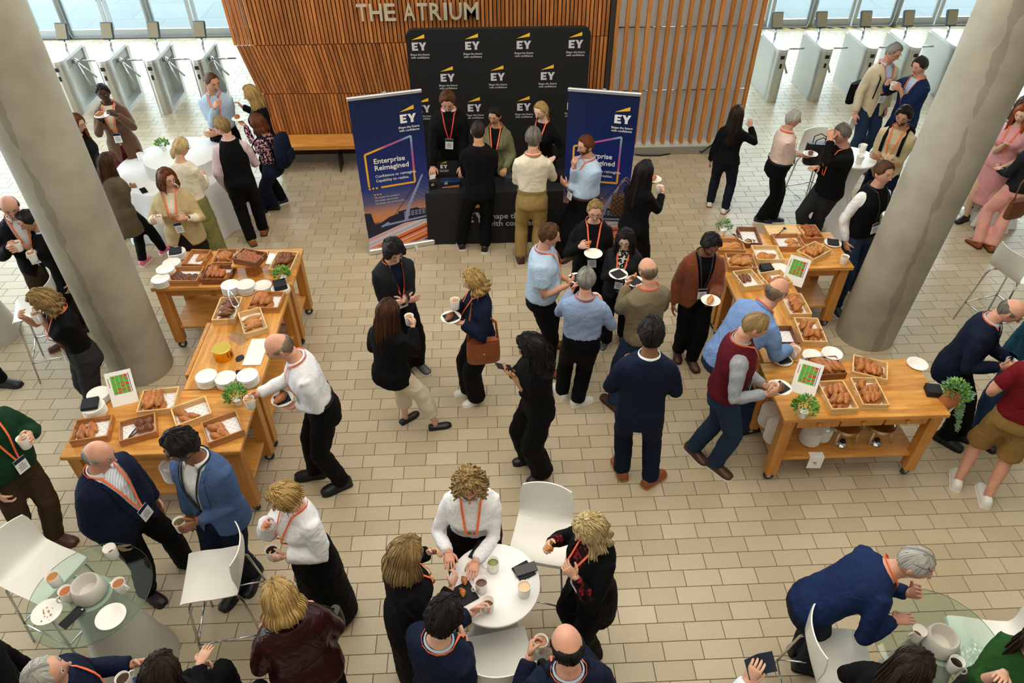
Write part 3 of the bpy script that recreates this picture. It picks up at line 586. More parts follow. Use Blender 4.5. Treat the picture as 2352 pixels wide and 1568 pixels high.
bk.inputs['Mortar Smooth'].default_value = 0
for nme, c in (('Color1', 'A4AAB6'), ('Color2', 'B4B8C2'), ('Mortar', 'EFEEF0')): bk.inputs[nme].default_value = (*lin(c), 1)
nt.links.new(tc.outputs['Object'], bk.inputs[0]); nt.links.new(bk.outputs[0], b.inputs['Base Color']); LINER = lm
def crate(desc, corners, fill=(), kind='croissant', wood_i=0, n=6, z=TZ, rot=None, spread=(0, 1, 0, 1), layers=1, h=.07, liner=True):
    if n >= 6 and kind not in ('bun', 'darkbun'): layers = 2
    FL, FR, BR, BL = [G(p[0], p[1], z+.02) for p in corners]
    ex = ((FR-FL)+(BR-BL))/2; ey = ((BL-FL)+(BR-FR))/2; W, D = max(.22, min(.42, ex.length)), max(.2, min(.42, ey.length)); a1 = math.atan2(ex.y, ex.x); a2 = math.atan2(ey.y, ey.x)-math.pi/2
    while a2-a1 > math.pi: a2 -= 2*math.pi
    while a2-a1 < -math.pi: a2 += 2*math.pi
    c = (FL+FR+BR+BL)/4; rz = (a1+a2)/2; cw = CRATEW[wood_i]
    t = thing('wooden_crate', 'shallow wooden crate '+desc, 'crate', (c.x, c.y, z), rz, None); th = .012; X, Y = W/2, D/2
    mb = MB(); mb.box((-X+th, -Y+th, 0), (X-th, Y-th, .012)); ob('base_board', mb, cw, t)
    for sy in (-1, 1):
        mb = MB(); mb.bbox((-X, min(sy*Y, sy*(Y-th)), 0), (X, max(sy*Y, sy*(Y-th)), h*.48), .002); ob('side_board', mb, cw, t)
        mb = MB(); mb.bbox((-X, min(sy*Y, sy*(Y-th)), h*.53), (X, max(sy*Y, sy*(Y-th)), h), .002); ob('side_board', mb, cw, t)
    for sx in (-1, 1):
        mb = MB(); xa, xb = min(sx*X, sx*(X-th)), max(sx*X, sx*(X-th)); mb.box((xa, -Y+th, 0), (xb, Y-th, h*.55)).box((xa, -Y+th, h*.55), (xb, -.045, h)).box((xa, .045, h*.55), (xb, Y-th, h)).box((xa, -.045, h*.85), (xb, .045, h)); ob('end_board', mb, cw, t)
    if liner:
        mb = MB(); mb.box((-X+.016, -Y+.016, 0), (X-.016, Y-.016, .0012)); tag(ob('paper_liner', mb, LINER, None, (c.x, c.y, z+.0125), (0, 0, rz)), 'printed paper lining the crate '+desc, 'paper', 'crate liners')
    rnd = random.Random(hash(desc) % 1000 if False else len(desc)*7+n); u0, u1, v0, v1 = spread
    per = max(1, math.ceil(n/layers)); aspect = ((u1-u0)*W)/((v1-v0)*D)
    round_ = kind in ('bun', 'darkbun'); cellr = 1.0 if round_ else 2.2
    horiz = rot is not None and abs(math.cos(rot)) > .7
    cols = max(1, round(math.sqrt(per*aspect*((1/cellr) if horiz else cellr)))); rows = math.ceil(per/cols); k = 0
    for ly in range(layers):
        for rI in range(rows):
            for cI in range(cols):
                if k >= n or (k >= per*(ly+1)): break
                cc = min(cols, per-rI*cols) if ly == 0 else cols
                fx = u0+(u1-u0)*((cI+.5)/max(1, cols)); fy = v0+(v1-v0)*((rI+.5)/rows)
                lx = -X+.03+(W-.06)*fx+rnd.uniform(-.008, .008); lyy = -Y+.03+(D-.06)*fy+rnd.uniform(-.008, .008)
                if ly: lx *= .82; lyy *= .8
                hl = 0.04 if round_ else .062
                r0 = (rot if rot is not None else math.pi/2)+rnd.uniform(-.3, .3)+(math.pi if rnd.random() < .5 else 0)
                kx, ky = abs(math.cos(r0))*hl+.022, abs(math.sin(r0))*hl+.022
                if round_: kx = ky = .04
                lx = max(-X+.012+kx, min(X-.012-kx, lx)) if 2*kx < W-.024 else 0; lyy = max(-Y+.012+ky, min(Y-.012-ky, lyy)) if 2*ky < D-.024 else 0
                o = obj(PNAME[kind], rnd.choice(PASTRY[kind]), None); cr, sr = math.cos(rz), math.sin(rz)
                o.location = (c.x+cr*lx-sr*lyy, c.y+sr*lx+cr*lyy, z+.0145+ly*.046); o.rotation_euler = (rnd.uniform(-.06, .06), rnd.uniform(-.06, .06), rz+r0)
                s = rnd.uniform(.92, 1.08)*min(1.0, (D-.02)/.16 if not horiz else 1); o.scale = (s, s, s*1.1)
                kn = PNAME[kind].replace('_', ' ')
                tag(o, '%s in the crate %s' % (kn, desc), {'croissant': 'croissant'}.get(kn, 'pastry'), 'pastries in the crate '+desc); k += 1
    return t
def cb(pts, ox, oy, s): return [(ox+x*s, oy+y*s) for x, y in pts]
B_ = (350, 560, .25510); C_ = (150, 750, .29762); R6 = (1560, 500, .25510); R7 = (1560, 700, .33673)
crate('holding two long pastries beside the napkin-topped plates', cb([(280, 215), (450, 220), (535, 88), (370, 76)], *B_), kind='pale', wood_i=1, n=2, rot=1.2, spread=(.5, 1, .35, 1))
crate('of croissants behind the crate on the log', cb([(557, 203), (742, 203), (765, 85), (600, 70)], *B_), kind='croissant', wood_i=1, n=13, rot=.1, layers=2)
crate('of brown buns beside the stacked plates', cb([(157, 352), (415, 380), (462, 240), (210, 230)], *B_), kind='darkbun', wood_i=1, n=9, spread=(0, 1, 0, .8))
crate('of dark wood heaped with golden rolls', cb([(450, 358), (695, 348), (752, 225), (505, 212)], *B_), kind='roll', wood_i=2, n=12, rot=1.4, layers=2)
crate('by the plant on the back left table', cb([(1082, 250), (1262, 283), (1305, 105), (1115, 95)], *B_), kind='dark', wood_i=0, n=12, rot=1.2, spread=(0, 1, .25, 1), layers=1)
crate('of twisted pastries under the tongs on the middle left table', cb([(560, 715), (750, 715), (810, 512), (620, 510)], *B_), kind='dark', wood_i=0, n=10, rot=.15, layers=1)
crate('of big croissants at the back of the middle left table', cb([(880, 602), (1150, 612), (1185, 475), (930, 445)], *B_), kind='croissant', wood_i=1, n=10, rot=1.1, spread=(0, .8, .1, 1))
crate('standing askew beside the clear menu holder', cb([(845, 845), (1030, 790), (975, 600), (790, 650)], *B_), kind='pale', wood_i=0, n=13, rot=.1, spread=(0, 1, 0, .8))
crate('beside the chart card on the front left table', cb([(575, 688), (850, 660), (890, 500), (605, 510)], *C_), kind='croissant', wood_i=0, n=14, rot=1.7, spread=(0, .75, 0, 1), layers=1)
crate('at the left corner of the front left table', cb([(50, 915), (345, 875), (380, 705), (95, 745)], *C_), kind='croissant', wood_i=1, n=4, rot=1.9, spread=(0, .6, 0, 1))
crate('holding dark pastries and tongs on the front left table', cb([(440, 900), (725, 850), (700, 690), (415, 765)], *C_), kind='darkbun', wood_i=1, n=4, spread=(.45, 1, .2, 1))
crate('tilted to the plant on the front left table', cb([(870, 790), (1150, 700), (1090, 565), (815, 655)], *C_), kind='croissant', wood_i=0, n=3, rot=2.2, spread=(0, .6, 0, 1))
crate('at the right corner of the front left table', cb([(1115, 930), (1388, 828), (1330, 672), (1052, 772)], *C_), kind='croissant', wood_i=1, n=4, rot=2.2, spread=(0, .6, 0, 1))
crate('at the left end of the back right table', cb([(345, 325), (590, 325), (555, 214), (330, 214)], *R6), kind='pale', wood_i=1, n=4, rot=.15, spread=(0, 1, .2, .9))
crate('with tongs across it at the back of the right tables', cb([(562, 262), (735, 262), (690, 115), (517, 112)], *R6), kind='pale', wood_i=2, n=1, rot=.1, spread=(0, .6, 0, .4))
crate('in front of the white board with a spoon', cb([(885, 298), (1130, 288), (1062, 172), (822, 175)], *R6), kind='pale', wood_i=1, n=3, rot=.1, spread=(.35, 1, .0, .8))
crate('of small buns on the back right table', cb([(1130, 218), (1293, 213), (1215, 90), (1047, 100)], *R6), kind='bun', wood_i=1, n=14, layers=2)
crate('of pale wood heaped with croissants near the mug', cb([(1205, 420), (1345, 320), (1200, 228), (1072, 330)], *R6), kind='pale', wood_i=0, n=14, rot=.5, layers=1)
crate('nearly empty, in the middle of the back right table', cb([(690, 410), (930, 410), (880, 275), (642, 282)], *R6), kind='pale', wood_i=0, n=3, rot=.1, spread=(0, .8, .3, .6))
crate('of croissants beside the man in a brown jacket', cb([(440, 483), (690, 478), (660, 350), (407, 348)], *R6), kind='pale', wood_i=1, n=13, rot=.3, layers=1)
crate('with three dark croissants behind the bent bald man', cb([(575, 650), (770, 640), (630, 485), (472, 520)], *R6), kind='dark', wood_i=0, n=3, rot=1.2, spread=(0, .8, .4, 1))
crate('half hidden by the bent bald man', cb([(800, 640), (1015, 625), (900, 480), (710, 545)], *R6), kind='croissant', wood_i=0, n=4, rot=1.1)
crate('of croissants right of the bent bald man', cb([(985, 900), (1162, 898), (1100, 700), (912, 730)], *R6), kind='croissant', wood_i=0, n=10, rot=.7)
crate('of croissants next to the right column', cb([(1090, 1150), (1305, 1145), (1250, 930), (1033, 935)], *R6), kind='croissant', wood_i=0, n=10, rot=1.0)
crate('under the elbow of the bent bald man', cb([(880, 1165), (1022, 1150), (985, 1000), (850, 1010)], *R6), wood_i=2, n=0)
crate('behind the chart card on the front right table', cb([(930, 512), (1133, 490), (1062, 372), (852, 385)], *R7), kind='croissant', wood_i=2, n=13, rot=1.9)
crate('at the back edge of the front right table', cb([(1165, 480), (1405, 538), (1418, 412), (1180, 370)], *R7), kind='croissant', wood_i=0, n=13, rot=1.8)
crate('of croissants right of the small potted plant', cb([(1028, 742), (1195, 730), (1120, 530), (940, 555)], *R7), kind='croissant', wood_i=0, n=12, rot=1.2)
crate('of croissants in the middle of the front right table', cb([(1238, 712), (1414, 705), (1335, 520), (1158, 520)], *R7), kind='croissant', wood_i=0, n=14, rot=1.0)
# log stand with a raised crate
lg = G(350+.2551*905, 560+.2551*285, TZ)
st = thing('log_stand', 'section of log carrying a board on the back left table', 'stand', (lg.x, lg.y+.06, TZ))
mb = MB(); mb.loft([[(r*(1+.06*math.sin(3*a))*math.cos(a), r*math.sin(a), z) for a in np.linspace(0, 2*math.pi, 25)[:-1]] for r, z in ((.085, 0), (.082, .08), (.087, .155))]); ob('log', mb, wood('log_bark', '8A5122', 'C4863E', (4, 4, .6), 6, .6), st, ang=50)
mb = MB(); mb.bbox((-.17, -.14, .155), (.17, .14, .18), .006); ob('board', mb, OAK, st)
bz = TZ+.18
crate('raised on the log stand', [(540, 602), (590, 613), (612, 590), (560, 575)], kind='bun', wood_i=2, n=18, z=bz, layers=1)
# ------------------------------------------------------------------ plates, mugs, small ware
mb = MB(); mb.lathe([(.0, .002), (.055, 0), (.06, .004), (.092, .011), (.0935, .014), (.091, .0145), (.064, .008), (.058, .005), (0, .005)], 32, cap=False); PLATE = mb.mesh('plate', WHITEC, True)
def plates(px, py, n, where, z=TZ, r=1.):
    p = G(px, py, z+.012*n); 
    for i in range(n):
        o = obj('plate', PLATE, None, (p.x+random.uniform(-.002, .002), p.y+random.uniform(-.002, .002), z+.0005+i*.0115), (0, 0, random.random()*6)); o.scale = (r, r, 1)
        tag(o, ('china plate in the stack ' if n > 1 else 'single white china plate ')+where, 'plate', 'plates '+where if n > 1 else None)
    return p, z+.0115*n+.004
def bxy(x, y, K): return K[0]+x*K[2], K[1]+y*K[2]
NAPK = M('black_napkin', '17191F', .85, bump=.15, bs=80); NAPN = M('navy_napkin', '1C2638', .85)
def napkin(x, y, z, where, s=.12, h=.012, rz=.3, m=None):
    mb = MB(); mb.bbox((-s/2, -s/2, 0), (s/2, s/2, h), .003); return tag(ob('napkins', mb, m or NAPK, None, (x, y, z), (0, 0, rz)), 'folded black napkins '+where, 'napkins')
p, z = plates(*bxy(215, 65, B_), 7, 'topped with a black napkin at the back left corner'); napkin(p.x-.01, p.y, z, 'on the plate stack at the back left corner', .13, .012, .3)
plates(*bxy(172, 165, B_), 5, 'third from the front beside the left column'); plates(*bxy(115, 222, B_), 8, 'second from the front beside the left column'); plates(*bxy(70, 310, B_), 7, 'at the front left corner of the back left table')
plates(*bxy(697, 365, B_), 8, 'under the leaning tongs on the middle left table'); plates(*bxy(838, 360, B_), 8, 'second along the back of the middle left table'); plates(*bxy(990, 370, B_), 5, 'third along the back of the middle left table')
p, z = plates(*bxy(1150, 395, B_), 4, 'under a block of napkins by the plant'); napkin(p.x, p.y+.02, z, 'in a block by the plant on the middle left table', .13, .05, .35)
plates(*bxy(482, 1185, B_), 8, 'leftmost along the front of the middle left table'); plates(*bxy(655, 1200, B_), 7, 'in the middle along the front of the middle left table'); p, z = plates(*bxy(852, 1180, B_), 8, 'rightmost along the front of the middle left table')
napkin(p.x-.08, p.y+.1, TZ, 'lying behind the rightmost plate stack', .14, .012, .1)
plates(*bxy(253, 515, C_), 6, 'beside the chart card on the front left table'); p, z = plates(*bxy(210, 610, C_), 8, 'with napkins on top on the front left table'); napkin(p.x-.02, p.y+.01, z, 'on the plate stack at the left edge of the front left table', .13, .03, .25)
plates(*bxy(1205, 1240, R6), 3, 'left of the pair behind the front right crates'); plates(*bxy(1378, 1215, R6), 6, 'right of the pair behind the front right crates')
p, z = plates(*bxy(930, 1275, R6), 1, 'under napkins before the man in a burgundy gilet'); napkin(p.x, p.y, z, 'on a plate before the man in a burgundy gilet', .12, .014, .25)
plates(*bxy(1625, 400, R7), 1, 'alone at the back right corner of the front right table'); plates(*bxy(905, 450, R6), 2, 'behind the head of the bent bald man')
p, z = plates(*bxy(780, 480, R6), 1, 'under a block of napkins on the back right table'); napkin(p.x, p.y, z, 'in a block on the back right table', .12, .06, .1)
p, z = plates(*bxy(1385, 225, R6), 1, 'under napkins at the back right corner'); napkin(p.x, p.y, z, 'on a plate at the back right corner', .12, .014, -.3)
q = G(*bxy(1725, 600, R7), TZ); napkin(q.x, q.y, TZ, 'in a block behind the trailing plant', .12, .06, -.2)
def stacked(px, py, n, where, z):          # side-plates stored under the tables
    plates(px, py, n, where, z)
stacked(1868, 985, 13, 'stored first from the left on the front right shelf', .302); stacked(1892, 978, 12, 'stored last from the left on the front right shelf', .302)
for k, (x, y) in enumerate(((2.62, 4.42), (2.63, 4.62))):
    for i in range(16):
        o = obj('plate', PLATE, None, (x, y, .302+i*.0115), (0, 0, random.random())); o.scale = (1.12, 1.12, 1); tag(o, 'china plate in the %s stack at the left end of the right shelf' % ('near', 'far')[k], 'plate', 'plates at the left shelf end '+str(k))
for i in range(14):
    o = obj('plate', PLATE, None, (-2.78, 4.22, .302+i*.0115), (0, 0, random.random())); tag(o, 'white china plate in the stack stored under the front left table', 'plate', 'plates under the front left table')
# mugs
mb = MB(); mb.lathe([(0, 0), (.034, 0), (.037, .004), (.043, .1), (.0425, .102), (.040, .1), (.034, .012), (0, .011)], 28, cap=False); MUG = mb.mesh('cup', WHITEC, True)
mb = MB(); mb.tube([(.038, 0, .085), (.058, 0, .084), (.068, 0, .066), (.066, 0, .042), (.054, 0, .026), (.037, 0, .022)], [(.006, .0045)]*6, 8, up=(0, 1, 0)); HANDLE = mb.mesh('handle', WHITEC, True)
DRINK = {}
def drink(col):
    if col not in DRINK:
        mb = MB(); mb.lathe([(.039, .0), (.0388, .001)], 24); DRINK[col] = mb.mesh('drink', M('drink_'+col, col, .12))
    return DRINK[col]
TEA, COFFEE, LATTE, BLACKC = 'A5703F', '3B2414', 'C9A27A', '1C100A'
def mug(x, y, z, rz, label, col=TEA, level=.082, group=None):
    t = thing('mug', label, 'mug', (x, y, z), rz, group); obj('cup', MUG, t); obj('handle', HANDLE, t); obj('drink', drink(col), t, (0, 0, level)).scale = (.9+level*.8-.02, .9+level*.8-.02, 1); return t
def mugp(px, py, z, rz, label, col=TEA, level=.082):
    p = G(px, py, z+.1); return mug(p.x, p.y, z, rz, label, col, level)
# tongs
def tongs(name, label, a, b, spread=.03, m=None):
    a, b = Vector(a), Vector(b); s = (b-a).cross(Vector((0, 0, 1))).normalized()*spread; t = thing(name, label, 'tongs', a); mb = MB()
    for sg in (-1, 1):
        mb = MB(); mb.tube([Vector((0, 0, 0)), (b-a)*.5+s*sg*.9, (b-a)*.85+s*sg, (b-a)], [(.008, .002), (.008, .002), (.006, .002), (.012, .003)], 6); ob('tong_arm', mb, m or CHROME, t, smooth=True)
p1, p2 = G(*bxy(680, 405, B_), TZ+.15), G(*bxy(850, 565, B_), TZ+.09)
tongs('serving_tongs', 'steel tongs leaning from the plate stack over the twisted pastries', p1, G(*bxy(765, 575, B_), TZ+.085)); 
tongs('serving_tongs', 'steel tongs lying across the nearly empty back right crate', G(*bxy(480, 145, R6), TZ+.075), G(*bxy(665, 225, R6), TZ+.075), .05)
tongs('serving_tongs', 'dark tongs lying in the crate of dark pastries on the front left table', G(*bxy(480, 870, C_), TZ+.03), G(*bxy(595, 755, C_), TZ+.04), .02, M('dark_tongs', '3A2A1E', .4, .5))
# boards, trays, canister, cards
def slab(name, label, cat, px, py, sx, sy, h, rz, m, z=TZ):
    p = G(px, py, z); mb = MB(); mb.bbox((-sx/2, -sy/2, 0), (sx/2, sy/2, h), .004); return tag(ob(name, mb, m, None, (p.x, p.y, z), (0, 0, rz)), label, cat)
slab('serving_tray', 'white rectangular serving tray beside the bald man in white', 'tray', *bxy(935, 975, B_), .17, .37, .012, -.02, WHITEC); slab('serving_tray', 'small white tray behind the log stand', 'tray', *bxy(1050, 140, B_), .15, .2, .012, -.25, WHITEC)
slab('serving_board', 'pale board with a black spoon on the back right table', 'board', *bxy(940, 145, R6), .42, .2, .06, 0, CRATEW[0])
mb = MB(); a = G(*bxy(880, 160, R6), TZ+.07); bb = G(*bxy(950, 95, R6), TZ+.11); mb.tube([a, a.lerp(bb, .6), bb], [.006, .006, .006], 6).sphere(bb, (.018, .028, .008), 8, 6); tag(ob('spoon', mb, BLACKM, smooth=True), 'black spoon resting on the pale board', 'spoon')
cc = G(*bxy(635, 1060, B_), TZ); t = thing('gold_canister', 'shiny gold fluted canister on the middle left table', 'canister', (cc.x, cc.y+.06, TZ))
GOLD = M('gold', 'E0A93C', .16, 1.); mb = MB(); mb.loft([[((.082+.002*math.cos(24*a))*math.cos(a), (.082+.002*math.cos(24*a))*math.sin(a), z) for a in np.linspace(0, 2*math.pi, 97)[:-1]] for z in (0, .1)]); ob('can', mb, GOLD, t, ang=30)
mb = MB(); mb.lathe([(.086, .1), (.088, .104), (.088, .118), (.084, .121), (0.0, .121)], 40, cap=False); ob('lid', mb, M('gold_lid', 'E6C057', .25, .9), t, ang=30)
mb = MB(); mb.poly([(.03*math.cos(a)*(1+.3*math.cos(2*a)), .05*math.sin(a)) for a in np.linspace(0, 2*math.pi, 21)[:-1]], .004); q = G(*bxy(788, 1030, B_), TZ+.001); tag(ob('chalk_tag', mb, BLACKM, None, tuple(q), (0, 0, -.3)), 'small black chalk tag lying beside the gold canister', 'tag')
# clear menu holder and chart cards
gm2 = bpy.data.materials.new('clear_acrylic'); gm2.use_nodes = True; nt = gm2.node_tree; nt.nodes.remove(nt.nodes['Principled BSDF'])
tr = node(nt, 'ShaderNodeBsdfTransparent'); tr.inputs[0].default_value = (.97, .97, .97, 1); gl = node(nt, 'ShaderNodeBsdfGlossy'); gl.inputs['Roughness'].default_value = .05; ms = node(nt, 'ShaderNodeMixShader'); ms.inputs[0].default_value = .12
nt.links.new(tr.outputs[0], ms.inputs[1]); nt.links.new(gl.outputs[0], ms.inputs[2]); nt.links.new(ms.outputs[0], nt.nodes['Material Output'].inputs[0]); ACR = gm2
GREENC, REDC, BLUEC, BROWNC = M('chart_green', '5FAE3E', .7), M('chart_red', 'D23B2A', .7), M('chart_blue', '2E5CA8', .7), M('chart_brown', '9A6A34', .7)
INKP = M('print_ink', '3E4658', .7)
def chart_card(label, px, py, rz, seed, tilt=55):
    p = G(px, py, TZ); t = thing('chart_card', label, 'card', (p.x, p.y, TZ), rz); R4 = Matrix.Rotation(math.radians(-tilt+90), 4, 'X') @ Matrix.Identity(4)
    ro = (math.radians(tilt), 0, 0); W, Hh = .21, .297
    mb = MB(); mb.box((-W/2, 0, -.0015), (W/2, Hh, .0015)); cd = ob('card', mb, PAPER, t, rot=ro)
    mb = MB(); rnd = random.Random(seed)
    def q(x0, y0, x1, y1, mi): mb.add([(x0, y0, .0018+mi*.0001), (x1, y0, .0018+mi*.0001), (x1, y1, .0018+mi*.0001), (x0, y1, .0018+mi*.0001)], [(0, 1, 2, 3)], mi)
    reds = (((.5, .9, .06), (.65, .64, .04), (.5, .30, .05)), ((.6, .66, .05), (0, .42, .06), (.15, .30, .06)), ((.55, .9, .07), (.1, .66, .05), (0, .54, .06), (0, .38, .06)), ((.2, .9, .1), (.2, .80, .04), (.2, .56, .12), (.3, .42, .06), (.35, .32, .05)))
    for cI in range(4):
        x0 = -.066+.034*cI; q(x0, .098, x0+.0325, .262, 0)
        for fx, v, hh in reds[cI]: q(x0+.0325*fx, .098+.164*(v-.25)/.75, x0+.0325, .098+.164*min(1, (v-.25+hh)/.75), 1)
    q(.075, .098, .081, .268, 2); q(-.088, .17, -.082, .25, 3)
    ob('chart_print', mb, [GREENC, REDC, BLUEC, BROWNC], cd)
    mb = MB(); mb.box((-W/2-.003, -.002, -.005), (W/2+.003, Hh+.003, -.002)); ob('holder_back', mb, ACR, t, rot=ro)
    mb = MB(); mb.box((-W/2, 0, 0), (W/2, .14, .003)); ob('holder_foot', mb, ACR, t); return t
chart_card('white card with green and red chart standing on the front left table', *bxy(470, 600, C_), .32, 1); chart_card('white card with green and red chart standing before the small potted plant', *bxy(835, 610, R7), -.5, 2); chart_card('white card with green and red chart standing behind the bent bald man', *bxy(1010, 600, R6), -.62, 3, 68)
p = G(*bxy(735, 880, B_), TZ); t = thing('menu_holder', 'clear tilted menu holder on the middle left table', 'holder', tuple(p), math.radians(-38)); mb = MB(); mb.box((-.1, 0, -.002), (.1, .26, .002)); ob('sheet', mb, ACR, t, rot=(math.radians(70), 0, 0)); mb = MB(); mb.box((-.1, 0, 0), (.1, .1, .003)); ob('foot', mb, ACR, t)
# plants
LEAF = [M('leaf_bright', '7FB04A', .5, var=.25, vs=20), M('leaf_dark', '4E8A3C', .5, var=.25, vs=20), M('leaf_grey', '86A892', .55, var=.2, vs=20)]
def foliage(n, R, Hh, ll, mats, seed, c=(0, 0, 0)):
    rnd = random.Random(seed); mb = MB()
    for i in range(n):
        a = rnd.random()*6.283; rr = R*math.sqrt(rnd.random()); z = Hh*(.25+.75*rnd.random())*(1-.45*(rr/R)**2); p = Vector((rr*math.cos(a), rr*math.sin(a), z))+Vector(c)
        d = Vector((math.cos(a)*(.4+rr/R), math.sin(a)*(.4+rr/R), .7+rnd.uniform(-.4, .5))).normalized(); s = d.cross(Vector((rnd.uniform(-1, 1), rnd.uniform(-1, 1), .3))).normalized(); l = ll*rnd.uniform(.6, 1.2); w_ = l*.28; nn = d.cross(s)*w_*.35
        mb.add([p, p+d*l*.5+s*w_+nn, p+d*l, p+d*l*.5-s*w_+nn, p+d*l*.5-nn*.4], [(0, 1, 4), (1, 2, 4), (2, 3, 4), (3, 0, 4)], rnd.randrange(len(mats)))
    return mb
def plant(label, px, py, z, R, Hh, pot_r, pot_h, n, seed, ll=.035, mats=None, wall=True):
    p = G(px, py, z); t = thing('potted_plant', label, 'plant', (p.x, p.y, z)); mb = MB(); mb.lathe([(pot_r*.78, 0), (pot_r, pot_h), (pot_r*.9, pot_h), (pot_r*.88, pot_h-.012), (0, pot_h-.012)], 20, cap=False); ob('pot', mb, WHITEC, t, ang=40)
    mats = mats or LEAF[:2]; o = ob('foliage', foliage(n, R, Hh, ll, mats, seed, (0, 0, pot_h*.8)), mats, t); o['kind'] = 'stuff'; return t
plant('small green plant in a white pot beside the napkins on the left tables', *bxy(1185, 345, B_), TZ, .075, .13, .04, .075, 260, 1); plant('bushy green plant in a white pot by the bald man reaching for his cup', *bxy(775, 1440, B_), TZ, .085, .17, .035, .06, 320, 2)
plant('bushy green plant in a white pot on the front right table', *bxy(835, 760, R7), TZ, .09, .17, .04, .07, 320, 3); plant('small green plant hidden behind the man in a brown jacket', *bxy(385, 150, R6), TZ, .08, .14, .04, .07, 200, 4, .03, LEAF[1:])
# tan pot with trailing leaves hung on the corner of the front right table
p = G(2165, 935, .80); t = thing('hanging_planter', 'tan pot of trailing grey-green leaves at the corner of the front right table', 'plant', (p.x+.02, p.y+.02, TZ-.02), 0)
mb = MB(); R4 = Matrix.Rotation(math.radians(28), 4, 'Y'); mb.lathe([(.065, -.08), (.085, .1), (.076, .1), (.074, .08), (0, .08)], 20, cap=False); mb.v = [tuple(R4 @ Vector(q)) for q in mb.v]; ob('pot', mb, M('terracotta_tan', 'B0683A', .6), t, ang=40)
mb = foliage(340, .11, .16, .04, LEAF, 6, (.05, 0, .06)); ob('foliage', mb, LEAF, t)['kind'] = 'stuff'
mb = MB(); rnd = random.Random(4)
for k in range(9):
    a = rnd.uniform(-1.8, .9); L = rnd.uniform(.16, .42); x, y, z = .06+.06*math.cos(a), .07*math.sin(a), .08
    for i in range(int(L/.014)):
        z -= .014; x += .0035+rnd.uniform(-.004, .004); y += rnd.uniform(-.004, .004)
        for sg in (-1, 1):
            s = Vector((rnd.uniform(-1, 1), sg, rnd.uniform(-.3, .3))).normalized()*.022; q = Vector((x, y, z)); e = Vector((.006, -.004, .007)); mb.add([q, q+s*.5+e, q+s, q+s*.5-e], [(0, 1, 2, 3)], 2 if rnd.random() < .75 else 0)
ob('trailing_leaves', mb, LEAF, t)['kind'] = 'stuff'
# chafing-dish stands on the lower shelf
for k, (x, lab) in enumerate(((3.24, 'left'), (3.56, 'right'))):
    t = thing('chafing_stand', 'steel warming stand with burner, the %s one of two on the front right shelf' % lab, 'warmer', (x, 4.42, .3))
    mb = MB(); mb.lathe([(.135, .15), (.14, .19), (.13, .19), (.126, .165), (0, .16)], 28, cap=False); ob('pan', mb, CHROME, t, ang=40)
    for a in (.6, 2.5, 4.0, 5.6):
        mb = MB(); mb.tube([(.12*math.cos(a), .12*math.sin(a), .16), (.15*math.cos(a), .15*math.sin(a), .0)], [(.012, .004)]*2, 6); ob('leg', mb, STEEL, t)
    mb = MB(); mb.lathe([(.05, 0), (.055, .02), (.04, .03), (.03, .05), (0, .05)], 18, cap=False); ob('burner', mb, CHROME, t, (-.03, -.1, 0), ang=40)
    mb = MB(); mb.lathe([(.022, .05), (.022, .07), (0, .07)], 12, cap=False); ob('burner_cap', mb, BLACKM, t, (-.03, -.1, 0))
t = thing('sign_paper', 'white paper hanging over the edge of the front right shelf', 'paper', (2.94, 4.185, .302), -.05); mb = MB(); mb.box((-.065, -.003, -.15), (.065, 0, .0)).box((-.065, -.003, 0), (.065, .06, .002)); ob('sheet', mb, PAPER, t)
mb = MB(); mb.box((-.022, -.0036, -.075), (.012, -.003, -.066)).box((-.018, -.0036, -.082), (.016, -.003, -.079)).box((-.008, -.0036, -.102), (.02, -.003, -.097)); ob('paper_print', mb, INKP, t)['kind'] = 'stuff'
t = thing('warmer_dish', 'dark steel dish stored under the front left table', 'dish', (-2.55, 4.25, .3)); mb = MB(); mb.lathe([(.1, 0), (.14, .08), (.135, .08), (.1, .01), (0, .01)], 24, cap=False); ob('bowl', mb, CHROME, t, ang=40)
# ------------------------------------------------------------------ stools and high tables
SHELL = M('white_shell', 'E9E7E0', .28, spec=.5, coat=.2)
def stool_meshes():
    prof = [(-.215, -.035), (-.212, -.012), (-.19, .0), (-.1, .004), (.02, -.006), (.12, .0), (.17, .02), (.2, .06), (.216, .12), (.228, .2), (.236, .29), (.24, .33)]
    n = 13; mb = MB(); top, bot = [], []
    for i, (y, z) in enumerate(prof):
        t = max(0, (z-.02)/.31); hw = .205*(1-.12*max(0, t-.75)/.25 if t > .75 else 1); r1, r2 = [], []
        for j in range(n):
            u = j/(n-1)*2-1; x = hw*u*(1-.0); dz = .012*abs(u)**3*(1 if y < .15 else 0); dy = -.05*abs(u)**2.2*min(1, t*1.6)
            r1.append((x, y+dy, z+dz)); 
            ny = -1 if t > .3 else 0; r2.append((x, y+dy+(.009 if t > .15 else 0), z+dz-(.009 if t <= .15 else .0)))
        top.append(r1); bot.append(r2)
    a = MB(); rows = top + bot[::-1]; a.loft(rows + [rows[0]], cap=False, closed=False)
    for j in (0, n-1):
        loop = [r[j] for r in top]+[r[j] for r in bot[::-1]]; a.add(loop, [(i, i+1, len(loop)-2-i, len(loop)-1-i) for i in range(len(top)-1)])
    sh = a.mesh('seat_shell', SHELL, True); smooth_by_angle(sh, 50)
    return sh
STSH = stool_meshes(); STZ = .78
lgm = {}
